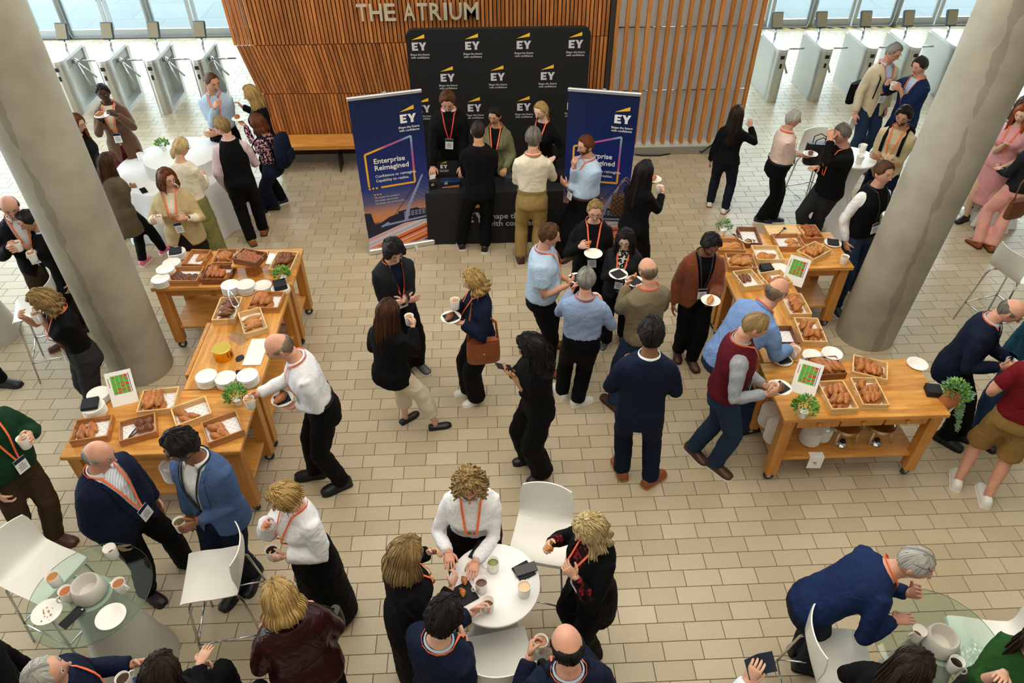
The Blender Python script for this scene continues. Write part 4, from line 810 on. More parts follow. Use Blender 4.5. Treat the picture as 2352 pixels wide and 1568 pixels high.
def stool(label, x, y, rz, z=STZ):
    t = thing('bar_stool', label, 'stool', (x, y, 0), rz, 'white bar stools'); obj('seat_shell', STSH, t, (0, 0, z))
    for sx in (-1, 1):
        for sy in (-1, 1):
            k = (sx, sy, z)
            if k not in lgm:
                mb = MB(); mb.tube([(sx*.12, sy*.09, z-.02), (sx*.165, sy*.15, z-.03), (sx*.185, sy*.18, z-.1), (sx*.24, sy*.25, 0)], .0095, 8); lgm[k] = mb.mesh('leg', CHROME, True)
            obj('leg', lgm[k], t)
    k = ('r', z)
    if k not in lgm:
        mb = MB(); h = .26; X, Y = .222, .228; mb.tube([(-X, -Y, h), (X, -Y, h)], .007, 6).tube([(-X, Y, h), (X, Y, h)], .007, 6).tube([(-X, -Y, h), (-X, Y, h)], .007, 6).tube([(X, -Y, h), (X, Y, h)], .007, 6); lgm[k] = mb.mesh('footrest', CHROME, True)
    obj('footrest', lgm[k], t); return t
def facing(a): return math.radians(a)-math.pi/2
# yaw: direction in which a sitter looks (0 = image right, 90 = away); the shell's back is at +y
def st_at(label, px, py, face, z=STZ):
    p = G(px, py, z); return stool(label, p.x, p.y, math.radians(face)+math.pi/2, z)
st_at('empty white bar stool with chrome legs beside the woman in a white blouse', 495, 1318, 188); st_at('empty white bar stool behind the round table, by the woman holding a croissant', 1243, 1232, 255)
st_at('white bar stool pushed under the glass table at far left', 95, 1310, -25); st_at('white bar stool in front of the round table, by the man in navy', 1150, 1520, 100)
st_at('white bar stool behind the man leaning in a blue fleece', 1925, 1512, -8); st_at('white bar stool under the right-hand glass table', 2275, 1490, 170)
st_at('white bar stool standing alone by the right column', 2335, 625, 15); st_at('white bar stool carrying a black handbag', 1880, 362, -75); st_at('white bar stool behind the curly-haired woman sipping from a mug', 85, 705, 200)
# centre high table with stretched cloth
t = thing('high_table', 'round white high table under a stretched cloth, five people about it', 'table', (-.005, 2.60, 0)); WHITEL = M('table_white', 'EFEFF0', .35); CLOTHW = M('white_cloth', 'E8E8E8', .8, bump=.1, bs=20)
mb = MB(); mb.lathe([(.296, 1.045), (.302, 1.05), (.302, 1.066), (.297, 1.07), (0, 1.07)], 64, cap=False); ob('table_top', mb, WHITEL, t, ang=40)
mb = MB(); mb.loft([[(r*(1+.12*w_*math.cos(4*a))*math.cos(a), r*(1+.12*w_*math.cos(4*a))*math.sin(a), z) for a in np.linspace(0, 2*math.pi, 65)[:-1]] for r, z, w_ in ((.32, .01, 1.6), (.26, .12, 1.2), (.16, .45, .6), (.13, .65, .3), (.16, .85, .1), (.25, 1.0, 0), (.298, 1.048, 0))]); ob('cloth_skirt', mb, M('cloth_grey', 'C9CACB', .8, bump=.1, bs=10), t, ang=50)
# glass tables on glowing-white pedestals
gm3 = bpy.data.materials.new('table_glass'); gm3.use_nodes = True; nt = gm3.node_tree; nt.nodes.remove(nt.nodes['Principled BSDF'])
tr = node(nt, 'ShaderNodeBsdfTransparent'); tr.inputs[0].default_value = (.86, .94, .90, 1); gl = node(nt, 'ShaderNodeBsdfGlossy'); gl.inputs['Roughness'].default_value = .02; ms = node(nt, 'ShaderNodeMixShader'); ms.inputs[0].default_value = .06
nt.links.new(tr.outputs[0], ms.inputs[1]); nt.links.new(gl.outputs[0], ms.inputs[2]); nt.links.new(ms.outputs[0], nt.nodes['Material Output'].inputs[0]); TGL = gm3
PEDW = M('pedestal_white', 'C9C6BC', .5, spec=.3)
def glass_table(label, x, y, z, r):
    t = thing('glass_table', label, 'table', (x, y, 0)); mb = MB(); mb.lathe([(r-.003, z-.012), (r, z-.009), (r, z-.003), (r-.003, z), (0, z)], 72, 0, cap=False).lathe([(0, z-.012), (r-.003, z-.012)], 72, 0, cap=False); ob('glass_top', mb, TGL, t, ang=40)
    mb = MB(); mb.lathe([(r+.0002, z-.009), (r+.0008, z-.006), (r+.0002, z-.003)], 72, cap=False); ob('glass_rim', mb, M('glass_edge', '6FA08A', .2), t, smooth=True)
    mb = MB(); mb.lathe([(.29, .0), (.29, .02), (.255, .15), (.2, .45), (.155, .75), (.135, z-.014), (0, z-.014)], 48, cap=False); ob('pedestal', mb, PEDW, t, ang=50)
    mb = MB(); mb.lathe([(.105, z), (.108, z+.01), (.100, z+.065), (.088, z+.105), (.082, z+.11), (.076, z+.105), (.073, z+.05), (.06, z+.02), (0, z+.012)], 40, cap=False); ob('crown_bowl', mb, M('bowl_white', 'CFCBC2', .5), t, ang=50)
    for a in (.5, 2.6, 4.7):
        mb = MB(); mb.lathe([(.008, z), (.008, z+.012), (0, z+.013)], 10, c=(.125*math.cos(a), .125*math.sin(a), 0), cap=False); ob('bolt', mb, CHROME, t)
    return t
glass_table('round glass table with crumbed plates at bottom left', -2.69, 2.71, .97, .385); glass_table('round glass table at bottom right, under the leaning man', 2.77, 2.11, .97, .39)
def draped(label, x, y, z, r, rb, folds, seed, m=CLOTHW):
    rnd = random.Random(seed); ph = [rnd.random()*6 for _ in range(3)]; n = 120; rings = []
    for zz, rr, w_ in ((.005, rb, 1.), (.15, rb*.985, .9), (.4, rb*.96, .6), (z-.12, (r*2+rb)/3*.99, .25), (z-.02, r*1.005, .04), (z, r*.99, 0)):
        rings.append([((rr*(1+w_*.05*math.sin(folds*a+ph[0])+w_*.03*math.sin(folds*.5*a+ph[1])))*math.cos(a), (rr*(1+w_*.05*math.sin(folds*a+ph[0])+w_*.03*math.sin(folds*.5*a+ph[1])))*math.sin(a), zz) for a in np.linspace(0, 2*math.pi, n+1)[:-1]])
    mb = MB(); mb.loft(rings); t = thing('draped_table', label, 'table', (x, y, 0)); ob('tablecloth', mb, m, t, ang=60); return t
td = draped('large round table under a white cloth at back left, a raised tier on it', -4.12, 9.22, .74, .80, .9, 14, 1)
mb = MB(); mb.lathe([(.5, 0), (.495, .1), (.492, .185), (.485, .19), (0, .19)], 64, cap=False); tag(ob('table_riser', mb, CLOTHW, None, (-4.0, 9.2, .741), ang=40), 'round white-clothed riser on the large round table at back left', 'riser')
plant('small green plant on the white riser at back left', 377, 345, .931, .075, .1, .04, .07, 200, 8)
def hightop(label, x, y, r=.3):
    t = thing('high_table', label, 'table', (x, y, 0)); mb = MB(); mb.lathe([(r-.005, 1.045), (r, 1.05), (r, 1.066), (r-.004, 1.07), (0, 1.07)], 48, cap=False); ob('table_top', mb, WHITEL, t, ang=40)
    mb = MB(); mb.loft([[(q*(1+.14*w_*math.cos(9*a))*math.cos(a), q*(1+.14*w_*math.cos(9*a))*math.sin(a), z) for a in np.linspace(0, 2*math.pi, 73)[:-1]] for q, z, w_ in ((.3, .01, 1.), (.24, .25, .8), (.12, .6, .6), (.16, .85, .5), (.27, 1.03, .1), (r-.004, 1.05, 0))]); ob('cloth_skirt', mb, CLOTHW, t, ang=50)
hightop('round white high table at back right, beside the man in a black sweater', 4.72, 8.42); hightop('round white high table at the far right edge', 7.02, 8.5)
glassped = thing('pedestal', 'white flared pedestal foot at the far left edge', 'pedestal', (-5.62, 6.62, 0)); mb = MB(); mb.lathe([(.29, 0), (.29, .02), (.25, .2), (.2, .5), (.15, .9), (0, .9)], 40, cap=False); ob('cone', mb, PEDW, glassped, ang=50)
# loose things on the tables
mugp(250, 1258, .97, 2.6, 'white mug with dregs at the back of the left glass table', COFFEE, .03); mugp(118, 1322, .97, 2.4, 'white mug of tea behind the other at the left of the glass table', 'B07A3E'); mugp(148, 1355, .97, -2.2, 'white mug of reddish tea beside the plate on the left glass table', 'B4683C'); mugp(270, 1337, .97, -.3, 'white mug of milky tea right of the bowl on the left glass table', 'A5683F')
plates(108, 1405, 1, 'strewn with crumbs on the left glass table', .97, 1.02); plates(254, 1415, 1, 'clean and empty on the left glass table', .97, 1.02)
CRUMB = M('crumb', 'B5793F', .8); mb = MB(); q = G(108, 1410, .985); rnd = random.Random(3)
for i in range(16): mb.sphere((q.x+rnd.uniform(-.04, .04), q.y+rnd.uniform(-.05, .05), .984), rnd.uniform(.002, .006), 5, 4)
o = tag(ob('pastry_crumbs', mb, CRUMB), 'pastry crumbs scattered on a plate on the left glass table', 'crumbs', kind='stuff')
def phone(label, px, py, z, rz, m=None, rot=None, loc=None):
    p = loc or G(px, py, z); t = thing('phone', label, 'phone', tuple(p), rz); 
    if rot: t.rotation_euler = rot
    mb = MB(); mb.bbox((-.037, -.076, 0), (.037, .076, .009), .003); ob('case', mb, m or BLACKM, t); mb = MB(); mb.box((-.034, -.073, .009), (.034, .073, .0095)); ob('screen', mb, M('phone_screen', '14171C', .08), t); return t
phone('black phone lying on the left glass table', 166, 1418, .97, -.52)
t = phone('navy phone with card slot on napkins on the round table', 1207, 1307, 1.082, -1.2, M('phone_navy', '1D2C47', .5)); t.rotation_euler = (0, 0, -1.28)
mb = MB(); mb.bbox((-.06, -.06, 0), (.06, .06, .01), .002); q = G(1203, 1312, 1.071); tag(ob('napkins', mb, NAPK, None, tuple(q), (0, 0, .5)), 'black napkins under the navy phone on the round table', 'napkins')
phone('dark phone on the round table beneath the curly-haired woman', 1098, 1264, 1.071, -.5); phone('phone lying on the white cloth of the back left table', 330, 438, .742, .6)
mugp(1132, 1288, 1.071, 3.3, 'white mug of herbal tea at the back of the round table', '6E7A3A', .07); mugp(1105, 1335, 1.071, 3.6, 'white mug of black tea at the left of the round table', '4A2412', .07); mugp(1120, 1380, 1.071, 3.9, 'white mug with a little coffee at the front of the round table', '6B4630', .045); mugp(1204, 1345, 1.071, 1.2, 'white mug of milky coffee at the right of the round table', 'D8B68A', .085)
q = G(1065, 1365, 1.071); napkin(q.x, q.y, 1.071, 'under torn pastry on the round table', .15, .004, .5)
for i, (px, py) in enumerate(((1067, 1335), (1063, 1362))):
    o = obj('croissant', PASTRY['croissant'][i], None, tuple(G(px, py, 1.078)), (0, 0, 1.9)); o.scale = (.5, .6, .7); tag(o, ('half-eaten croissant on the napkin under two hands', 'torn croissant end on the black napkin')[i], 'croissant')
mugp(2113, 1447, .97, 3.3, 'white mug with dregs left of the bowl on the right glass table', '5A3822', .03); mugp(2200, 1518, .97, -.9, 'white mug of black coffee right of the bowl on the right glass table', BLACKC, .07)
mb = MB(); rnd = random.Random(9); n = 9; g = [[(0.16*(i/n-.5), .2*(j/n-.5), .012+.03*rnd.random()) for i in range(n+1)] for j in range(n+1)]; mb.loft(g, cap=False, closed=False); q = G(2245, 1515, .975); tag(ob('plastic_wrapper', mb, ACR, None, tuple(q), (0, 0, .5), smooth=False), 'crumpled clear wrapper on the right glass table', 'wrapper')
mugp(1942, 588, TZ, .5, 'white mug of tea at the corner of the back right table', 'A98A5E', .085); mugp(1829, 800, TZ, -1.9, 'white mug of tea on the middle right table', 'B58A68')
mugp(1977, 358, 1.071, .3, 'white mug at the near side of the back right high table', WHITE if False else TEA, .05); mugp(1985, 332, 1.071, 2, 'white mug at the far side of the back right high table', TEA, .05)
mugp(320, 352, .742, 1, 'white mug left of the riser at back left', TEA, .06); mugp(497, 325, .742, 1, 'white mug right of the riser beside the man in a gilet', TEA, .06)
mugp(2340, 335, 1.071, 0, 'white mug on the far right high table', TEA, .06); plates(2318, 352, 1, 'on the far right high table', 1.071)
# handbag on a stool
def bag_mesh(w, d, h, m, top=.75):
    mb = MB(); rings = [[(x*s, y*s2, z) for x, y in [((w/2)*math.copysign(abs(math.cos(a))**.6, math.cos(a)), (d/2)*math.copysign(abs(math.sin(a))**.6, math.sin(a))) for a in np.linspace(0, 2*math.pi, 33)[:-1]]] for s, s2, z in ((.86, .85, 0), (.97, .98, .02), (1, 1, h*.4), (.97, .85, h*.8), (.95, top, h))]; mb.loft(rings); return mb
p = G(1870, 376, .79); t = thing('handbag', 'large black handbag standing on the back stool', 'bag', tuple(p), -.15); ob('bag_body', bag_mesh(.34, .15, .30, None), M('black_leather', '1B1614', .45, bump=.1, bs=60), t, ang=50)
for sy in (-1, 1):
    mb = MB(); mb.tube([(-.08, sy*.05, .26), (-.075, sy*.06, .36), (0, sy*.06, .4), (.075, sy*.06, .36), (.08, sy*.05, .26)], .007, 8); ob('handle', mb, M('black_leather', ''), t, smooth=True)
# ------------------------------------------------------------------ people
def V(*a): return Vector(a if len(a) > 1 else a[0])
def sm(a, b, x): t = np.clip((x-a)/(b-a), 0, 1); return t*t*(3-2*t)
SKIN = {k: M('skin_'+k, c, .55, spec=.3, var=.09, vs=18) for k, c in dict(fair='D5A68D', pink='CE9880', tan='BD8D6C', olive='B08262', brown='835841', dark='482F25', pale='E0BBA4').items()}
LIPM = {k: M('lip_'+k, c, .45) for k, c in dict(fair='C07A6C', pink='BA7466', tan='A86A58', olive='9C6452', brown='744A3E', dark='52302A', pale='CB8478').items()}
EYEW, IRIS = M('eye_white', 'CFC8C0', .3), M('iris_dark', '2A201A', .2)
def hair_mat(c1, c2, wave=1.):
    k = 'hair_%s_%s' % (c1, c2)
    if k in MATS: return MATS[k]
    m, nt, b = blank(k, .45, .28)
    uv = node(nt, 'ShaderNodeUVMap'); mp = node(nt, 'ShaderNodeMapping'); mp.inputs['Scale'].default_value = (42, 1.3, 1); nt.links.new(uv.outputs[0], mp.inputs[0])
    n = node(nt, 'ShaderNodeTexNoise'); n.inputs['Scale'].default_value = 1; n.inputs['Detail'].default_value = 4; n.inputs['Distortion'].default_value = .8; nt.links.new(mp.outputs[0], n.inputs[0])
    r = ramp(nt, [(.36, c1), (.64, c2)]); nt.links.new(n.outputs[0], r.inputs[0]); nt.links.new(r.outputs[0], b.inputs['Base Color'])
    bp = node(nt, 'ShaderNodeBump'); bp.inputs['Strength'].default_value = 1.; bp.inputs['Distance'].default_value = .008; nt.links.new(n.outputs[0], bp.inputs['Height']); nt.links.new(bp.outputs[0], b.inputs['Normal'])
    return m
HAIRC = dict(black=('0C0A0A', '241D1A'), dark=('1A120D', '3A2A20'), brown=('3A2416', '6B4528'), auburn=('4A2412', '7E4420'), chestnut=('2C180E', '57331E'), blond=('8A6432', 'D9B878'), paleblond=('A88A55', 'EBD7A4'), dirty=('6B5230', 'B89A66'), grey=('6E6A62', 'A8A49C'), salt=('4A453F', '8C867C'), white=('8F8B84', 'D2CEC6'), red=('7A3416', 'B5602E'), fuzz=('6B5A48', '92806A'))
def cloth(name, c, rough=.8, bump=.32, bs=13, var=.12, vs=5, sheen=0., kind=None, c2=None):
    k = 'cloth_'+name
    if k in MATS: return MATS[k]
    m = M(k, c, rough, spec=.15, bump=bump, bs=bs, var=var, vs=vs, sheen=sheen); nt = m.node_tree
    for n_ in nt.nodes:         # creases: ridged, stretched noise
        if n_.type == 'BUMP':
            n_.inputs['Distance'].default_value = .03; src = n_.inputs['Height'].links[0].from_node; src.inputs['Scale'].default_value = bs*.55; src.inputs['Distortion'].default_value = 1.2; src.inputs['Detail'].default_value = 2
            sb = node(nt, 'ShaderNodeMath', operation='SUBTRACT'); sb.inputs[1].default_value = .5; ab_ = node(nt, 'ShaderNodeMath', operation='ABSOLUTE'); pw = node(nt, 'ShaderNodeMath', operation='POWER'); pw.inputs[1].default_value = .6
            nt.links.new(src.outputs[0], sb.inputs[0]); nt.links.new(sb.outputs[0], ab_.inputs[0]); nt.links.new(ab_.outputs[0], pw.inputs[0]); nt.links.new(pw.outputs[0], n_.inputs['Height'])
    if kind:
        nt = m.node_tree; b = nt.nodes['Principled BSDF']; tc = node(nt, 'ShaderNodeTexCoord')
        if kind == 'stripe':
            w = node(nt, 'ShaderNodeTexWave', bands_direction='X'); w.inputs['Scale'].default_value = 28; r = ramp(nt, [(.35, c), (.6, c2)])
        elif kind == 'dots':
            w = node(nt, 'ShaderNodeTexVoronoi'); w.inputs['Scale'].default_value = 75; r = ramp(nt, [(.16, c2), (.22, c)])
        elif kind == 'pattern':
            w = node(nt, 'ShaderNodeTexVoronoi'); w.inputs['Scale'].default_value = 42; r = ramp(nt, [(.55, c), (.62, c2)])
        elif kind == 'floral':
            w = node(nt, 'ShaderNodeTexNoise'); w.inputs['Scale'].default_value = 34 if name == 'redfl' else 16; w.inputs['Detail'].default_value = 3; r = ramp(nt, [(.52, c), (.58, c2)])
        elif kind == 'check':
            w = node(nt, 'ShaderNodeTexChecker'); w.inputs['Scale'].default_value = 32; r = ramp(nt, [(.4, c), (.6, c2)])
        nt.links.new(tc.outputs['Object'], w.inputs[0]); nt.links.new(w.outputs[1] if kind == 'check' else w.outputs[0], r.inputs[0]); nt.links.new(r.outputs[0], b.inputs['Base Color'])
        if kind == 'quilt': pass
    return m
ORANGE = M('lanyard_orange', 'F2703C', .6); REDL = M('lanyard_red', 'D8352F', .6); BLACKL = M('lanyard_black', '17181C', .6); BADGE = M('badge_white', 'EDEDEE', .4); BADGEH = M('badge_navy', '16213F', .4); INK = M('badge_ink', '6A6F7C', .6)
PENDING = []
def prof(sex, g, belly, bust):
    # tau (fraction of stature), half width, half depth, centre shift forward   (for stature 1.75)
    if sex == 'm': T = [(.30, .16, .12, 0), (.40, .172, .13, 0), (.47, .172, .125, -.005), (.52, .168, .122, -.008), (.57, .158, .112, .0), (.62, .155, .108, .004), (.67, .163, .113, .006), (.72, .178, .121, .006), (.765, .186, .12, .002), (.80, .178, .104, -.006), (.825, .135, .08, -.012), (.845, .08, .066, -.012), (.862, .062, .062, -.006), (.885, .057, .06, .004)]
    else: T = [(.30, .17, .13, 0), (.40, .18, .14, 0), (.47, .18, .13, -.008), (.52, .175, .125, -.008), (.57, .152, .108, 0), (.62, .135, .096, .004), (.67, .142, .1, .01), (.72, .155, .112, .018), (.765, .158, .108, .01), (.80, .152, .092, -.004), (.825, .115, .072, -.01), (.845, .07, .058, -.01), (.862, .052, .053, -.005), (.885, .047, .05, .004)]
    out = []
    for t, w, d, c in T:
        bl = math.exp(-((t-.60)/.075)**2)*belly; bs = math.exp(-((t-.725)/.032)**2)*bust; gg = g if t < .84 else 1+(g-1)*.4
        out.append((t, w*gg+bl*.45, d*gg+bl*.6+bs*.5, c+bl*.5+bs*.5))
    return np.array(out)
def ellip(c, R, Fv, w, d, n, e=2.35):
    ring = []
    for j in range(n):
        a = 2*math.pi*j/n; ca, sa = math.cos(a), math.sin(a); ring.append(c + R*(w*math.copysign(abs(ca)**(2/e), ca)) + Fv*(d*math.copysign(abs(sa)**(2/e), sa)))
    return ring
def ik(a, b, l1, l2, hint):
    d = b-a; L = d.length; mx = (l1+l2)*.998
    if L > mx: b = a+d*(mx/L); d = b-a; L = mx
    L = max(L, abs(l1-l2)+.02); u = d.normalized(); x = (l1*l1-l2*l2+L*L)/(2*L); h = math.sqrt(max(0, l1*l1-x*x)); p = hint-u*hint.dot(u)
    if p.length < 1e-5: p = u.orthogonal()
    return a+u*x+p.normalized()*h, b
ARMS = dict(  # wrist (side, forward, height), palm normal (side-medial sign, fwd, up), curl, finger direction or None
    down=((.25, .03, .84), (-1, 0, 0), .35, None), mug=((.16, .27, 1.12), (-1, .1, 0), .8, (-.25, .9, .1)), mugl=((.2, .26, 1.0), (-1, .1, 0), .8, (-.25, .9, .1)), plate=((.13, .28, 1.03), (0, 0, 1), .15, (-.35, .9, 0)), chin=((.05, .17, 1.36), (0, -.8, .3), .75, (-.2, .1, .9)),
    mouth=((.07, .2, 1.42), (-.6, -.8, 0), .7, (-.5, .1, .8)), crossr=((-.02, .19, 1.10), (0, -1, 0), .3, (-1, .0, .1)), crossl=((-.04, .235, 1.15), (0, -1, 0), .3, (-1, -.1, .15)), pocket=((.205, .045, .86), (-1, 0, 0), .6, None), desk=((.17, .36, .86), (0, 0, -1), .25, (0, 1, 0)),
    phone=((.06, .3, 1.14), (-.3, -.2, 1), .5, (-.3, .8, .45)), hip=((.26, .1, .95), (-1, 0, 0), .5, None), point=((.02, .3, 1.22), (0, 0, -1), .3, (-.6, .8, .3)), hold=((.1, .27, 1.18), (-1, 0, .2), .7, (-.6, .6, .5)), clasp=((.03, .2, 1.02), (-.6, -.5, .3), .5, (-.9, .3, 0)), raise_=((.2, .3, 1.36), (-.3, .8, 0), .5, (-.2, .2, .9)))
class Fig: pass
def hand(mb, w, d, n, sg, curl, s, mi=0):
    d = d.normalized(); n = (n-d*n.dot(d)); n = n.normalized() if n.length > 1e-4 else d.orthogonal().normalized(); t = d.cross(n)*sg; k = s
    mb.loft([ellip(w+d*(u*k), t, n, a*k, b*k, 10, 2.2) for u, a, b in ((-.02, .027, .021), (.0, .029, .019), (.03, .036, .018), (.065, .043, .016), (.092, .042, .014), (.1, .036, .009))], mi)
    for j, (off, ln) in enumerate(((.031, .072), (.0105, .08), (-.0105, .075), (-.031, .058))):
        p = w+d*(.088*k)+t*(off*k); dd = (d+t*(off*2.2)).normalized(); pts = [p-dd*.012*k, p]; a = 0
        for i, f in enumerate((.45, .3, .25)):
            a += math.radians(curl*(62 if i else 52)); q = (dd*math.cos(a)+n*math.sin(a)).normalized(); pts.append(pts[-1]+q*(ln*f*k))
        mb.tube(pts, [.0088*k, .0092*k, .0086*k, .0078*k, .005*k], 7, mi, up=n)
    p = w+d*(.022*k)+t*(.03*k); q1 = (d*.62+t*.72+n*.25).normalized(); q2 = (d*.8+t*.35+n*(.35+curl*.5)).normalized(); q3 = (d*.85+n*(.5+curl*.6)).normalized()
    mb.tube([p-q1*.015*k, p+q1*.028*k, p+q1*.028*k+q2*.03*k, p+q1*.028*k+q2*.03*k+q3*.024*k], [.012*k, .0115*k, .0095*k, .006*k], 7, mi, up=n)
    return w+d*(.075*k)+n*(.03*k)
LON, LAT = 36, 30
_th = np.linspace(0, math.pi, LAT+1); _ph = np.linspace(0, 2*math.pi, LON, endpoint=False)
_T, _P = np.meshgrid(_th, _ph, indexing='ij')
NX, NY, NZ = (np.sin(_T)*np.sin(_P)).ravel(), (np.sin(_T)*np.cos(_P)).ravel(), np.cos(_T).ravel()       # lon 0 = front
def head_pts(sex, fat=0.):
    x, y, z = NX*.077, NY*.097, NZ*.118; lo = np.clip(-NZ, 0, 1); fr = np.clip(NY, 0, 1); bk_ = np.clip(-NY, 0, 1)
    x = x*(1-(.30-fat)*lo**1.5)*(1+.05*np.exp(-((NZ-.25)/.4)**2)); y = np.where(NY > 0, y*(1-.10*lo)*.96, y*(1-.42*lo**1.2)*(1+.06*np.exp(-((NZ-.3)/.4)**2)))
    f = np.exp(-(NX/.13)**2)*(NY > 0)
    y = y+f*(.024*np.exp(-((NZ+.20)/.10)**2)+.013*np.exp(-((NZ+.02)/.14)**2))
    y = y-(NY > 0)*.010*np.exp(-((np.abs(NX)-.33)/.14)**2)*np.exp(-((NZ-.05)/.09)**2)+(NY > 0)*.004*np.exp(-((np.abs(NX)-.3)/.2)**2)*np.exp(-((NZ-.2)/.07)**2)
    y = y+(NY > 0)*(.006*np.exp(-(NX/.2)**2)*(np.exp(-((NZ+.47)/.05)**2)+np.exp(-((NZ+.59)/.05)**2))+.010*np.exp(-(NX/.28)**2)*np.exp(-((NZ+.84)/.12)**2))
    return np.stack([x, y, z], 1)
GRIDF = []
for i in range(LAT):
    for j in range(LON):
        k = (j+1) % LON
        GRIDF.append((i*LON+j, (i+1)*LON+j, (i+1)*LON+k, i*LON+k))
GRIDF = np.array(GRIDF); FCX, FCY, FCZ = NX[GRIDF].mean(1), NY[GRIDF].mean(1), NZ[GRIDF].mean(1)
LONW = np.where(_P > math.pi, 2*math.pi-_P, _P).ravel()      # 0 front .. pi back
def hairline(front=.60, side=.05, back=-.62):
    return np.where(LONW < 1.0, front+(.5-front)*0+(side+.12-front)*sm(.55, 1.0, LONW), np.where(LONW < 1.75, side+.12+(side-.28-side-.12+.16)*sm(1.0, 1.4, LONW), side-.12+(back-side+.12)*sm(1.75, 2.4, LONW)))
def noise3(p, s, seed=0):
    r = np.zeros(len(p)); rs = np.random.RandomState(seed)
    for o in range(4):
        a, b_, c = rs.normal(size=(3,)), rs.normal(size=(3,)), rs.uniform(0, 6, 2); r += np.sin(p@a*s*(1.5**o)+c[0])*np.sin(p@b_*s*(1.5**o)+c[1])/(1.25**o)
    return r/2.2
def build_hair(P, F, style, hc, H3, hcen, S, thick=None):
    mat = hair_mat(*HAIRC[hc]); hs = P['hs']; base = P['hp']; rs = np.random.RandomState(int(abs(hcen.x*97+hcen.y*31)) % 9999); seed = rs.randint(9999)
    n = base/np.linalg.norm(base, axis=1)[:, None]
    th = dict(short=.012, crop=.006, bald=.008, fringe=.018, bun=.008, pony=.008, long=.022, bob=.026, curly=.04, wavy=.02, tied=.01, mop=.028)[style] if thick is None else thick
    front = dict(short=.62, crop=.64, bald=.62, bun=.62, pony=.62, tied=.62, long=.62, bob=.6, fringe=.42, curly=.52, wavy=.58, mop=.44)[style]
    back = -.62 if style in ('short', 'crop', 'bald', 'mop') else -.75
    hl = hairline(front, .05 if style in ('short', 'crop', 'bald', 'bun', 'pony', 'tied') else -.35, back)
    if style in ('long', 'bob', 'wavy', 'curly'): hl = np.where((LONW > .95) & (LONW < 1.5), np.minimum(hl, -.45), hl)
    reg = sm(-.02, .16 if style in ('short', 'crop', 'bald', 'bun', 'tied', 'pony') else .12, NZ-hl)
    if style == 'bald': reg = reg*(1-sm(.18, .34, NZ+.25*(LONW < 1.2)-.12*(LONW > 2.2)))
    if style == 'thin': pass
    strand = np.sin(_P.ravel()*19+2*np.sin(NZ*5+seed))*.5+np.sin(_P.ravel()*31+seed)*.5
    amp = .12 if style in ('short', 'crop', 'bun', 'pony', 'bald', 'tied') else .2
    up = 1+.55*np.clip(NZ, 0, 1) if style in ('short', 'mop', 'fringe') else 1+.1*np.clip(NZ, 0, 1)
    disp = th*up*(1+amp*strand)
    if style in ('curly', 'wavy'): disp = th*(1+(.42 if style == 'curly' else .2)*noise3(base, 55 if style == 'curly' else 30, seed))*(1+.15*np.clip(-NZ, 0, 1))
    if style in ('short', 'mop'): disp = disp*(1+.22*noise3(base, 45, seed))
    off = np.where(reg > .02, disp*reg-.002*(1-reg), -.006)
    pts = base+n*off[:, None]; keep = reg[GRIDF].max(1) > .02; mb = MB(); W = [hcen+H3@Vector(p) for p in pts*hs]
    mb.add(W, [tuple(f) for f in GRIDF[keep]]); uvs = [(LONW[i]*.5+(_P.ravel()[i] > math.pi)*2, _T.ravel()[i]/math.pi*1.2) for i in range(len(W))]
    L = P.get('hlen', .0); curt = None; lonr = []
    if style in ('long', 'bob', 'wavy', 'pony', 'tied', 'curly') and L > 0:
        fw = H3@Vector((0, 1, 0)); bkv = Vector((-F.fwd.x, -F.fwd.y, 0)); nl, ns = (30, 14)
        if style in ('pony', 'tied'):
            c0 = hcen+H3@Vector((0, -.105*hs, .01)); tp_ = [c0]
            for i in range(1, 9): tp_.append(tp_[-1]+(bkv*(.02 if i < 3 else .004)+V(0, 0, -1)*(L/8))); 
            o = len(mb.v); mb.tube(tp_, [.016, .026, .03, .03, .029, .027, .024, .018, .006], 14); uvs += [((j % 14)/14*2, (j//14)*.12) for j in range(len(mb.v)-o)]
        else:
            a0 = P.get('hopen', 1.1); lonr = np.linspace(a0, 2*math.pi-a0, nl); outer, inner = [], []; tip = rs.uniform(.86, 1.08, nl); ns = 18
            for q, lo_ in enumerate(lonr):
                dirl = Vector((math.sin(lo_), math.cos(lo_), 0)); colo, coli = [], []; lw = min(lo_, 2*math.pi-lo_); edge = min(1, (lw-a0)/.5); nr = (H3@dirl)
                for i in range(ns):
                    t = i/(ns-1)
                    if t < .45:
                        u = t/.45; el = 1.15-1.6*u; of = th*(.75+.45*u)*(.55+.45*edge); p = hcen+H3@Vector((dirl.x*(.078+of)*math.cos(el)*hs*1.03, dirl.y*(.099+of)*math.cos(el)*hs*(1.05 if dirl.y < 0 else .98), (.119+of)*math.sin(el)*hs)); last = p
                    else:
                        u = (t-.45)/.55; dn = L*u*tip[q]; flare = P.get('hflare', .25); p = last+V(0, 0, -dn)+nr*(flare*.05*math.sin(u*math.pi*.8))+bkv*(.05*u*min(1, L/.3)*(1 if lw > 1.6 else .2))
                        wv = P.get('hwave', .0); p = p+nr*(wv*.014*math.sin(u*8+q*1.7))
                    p = p+nr*(.004*math.sin(q*2.6+seed)+.003*math.sin(q*5.1))
                    tk = .004+.028*min(1, t*2.2)*(1 if t < .75 else 1-(t-.75)/.25*.85); colo.append(p); coli.append(p-nr*tk)
                outer.append(colo); inner.append(coli)
            curt = outer; o = len(mb.v); rows = [outer[q]+inner[q][::-1] for q in range(nl)]; mb.loft(rows, cap=True)
            for q in range(nl):
                for i in range(ns*2): uvs.append((lonr[q]*.5, (i if i < ns else 2*ns-1-i)/ns*1.6))
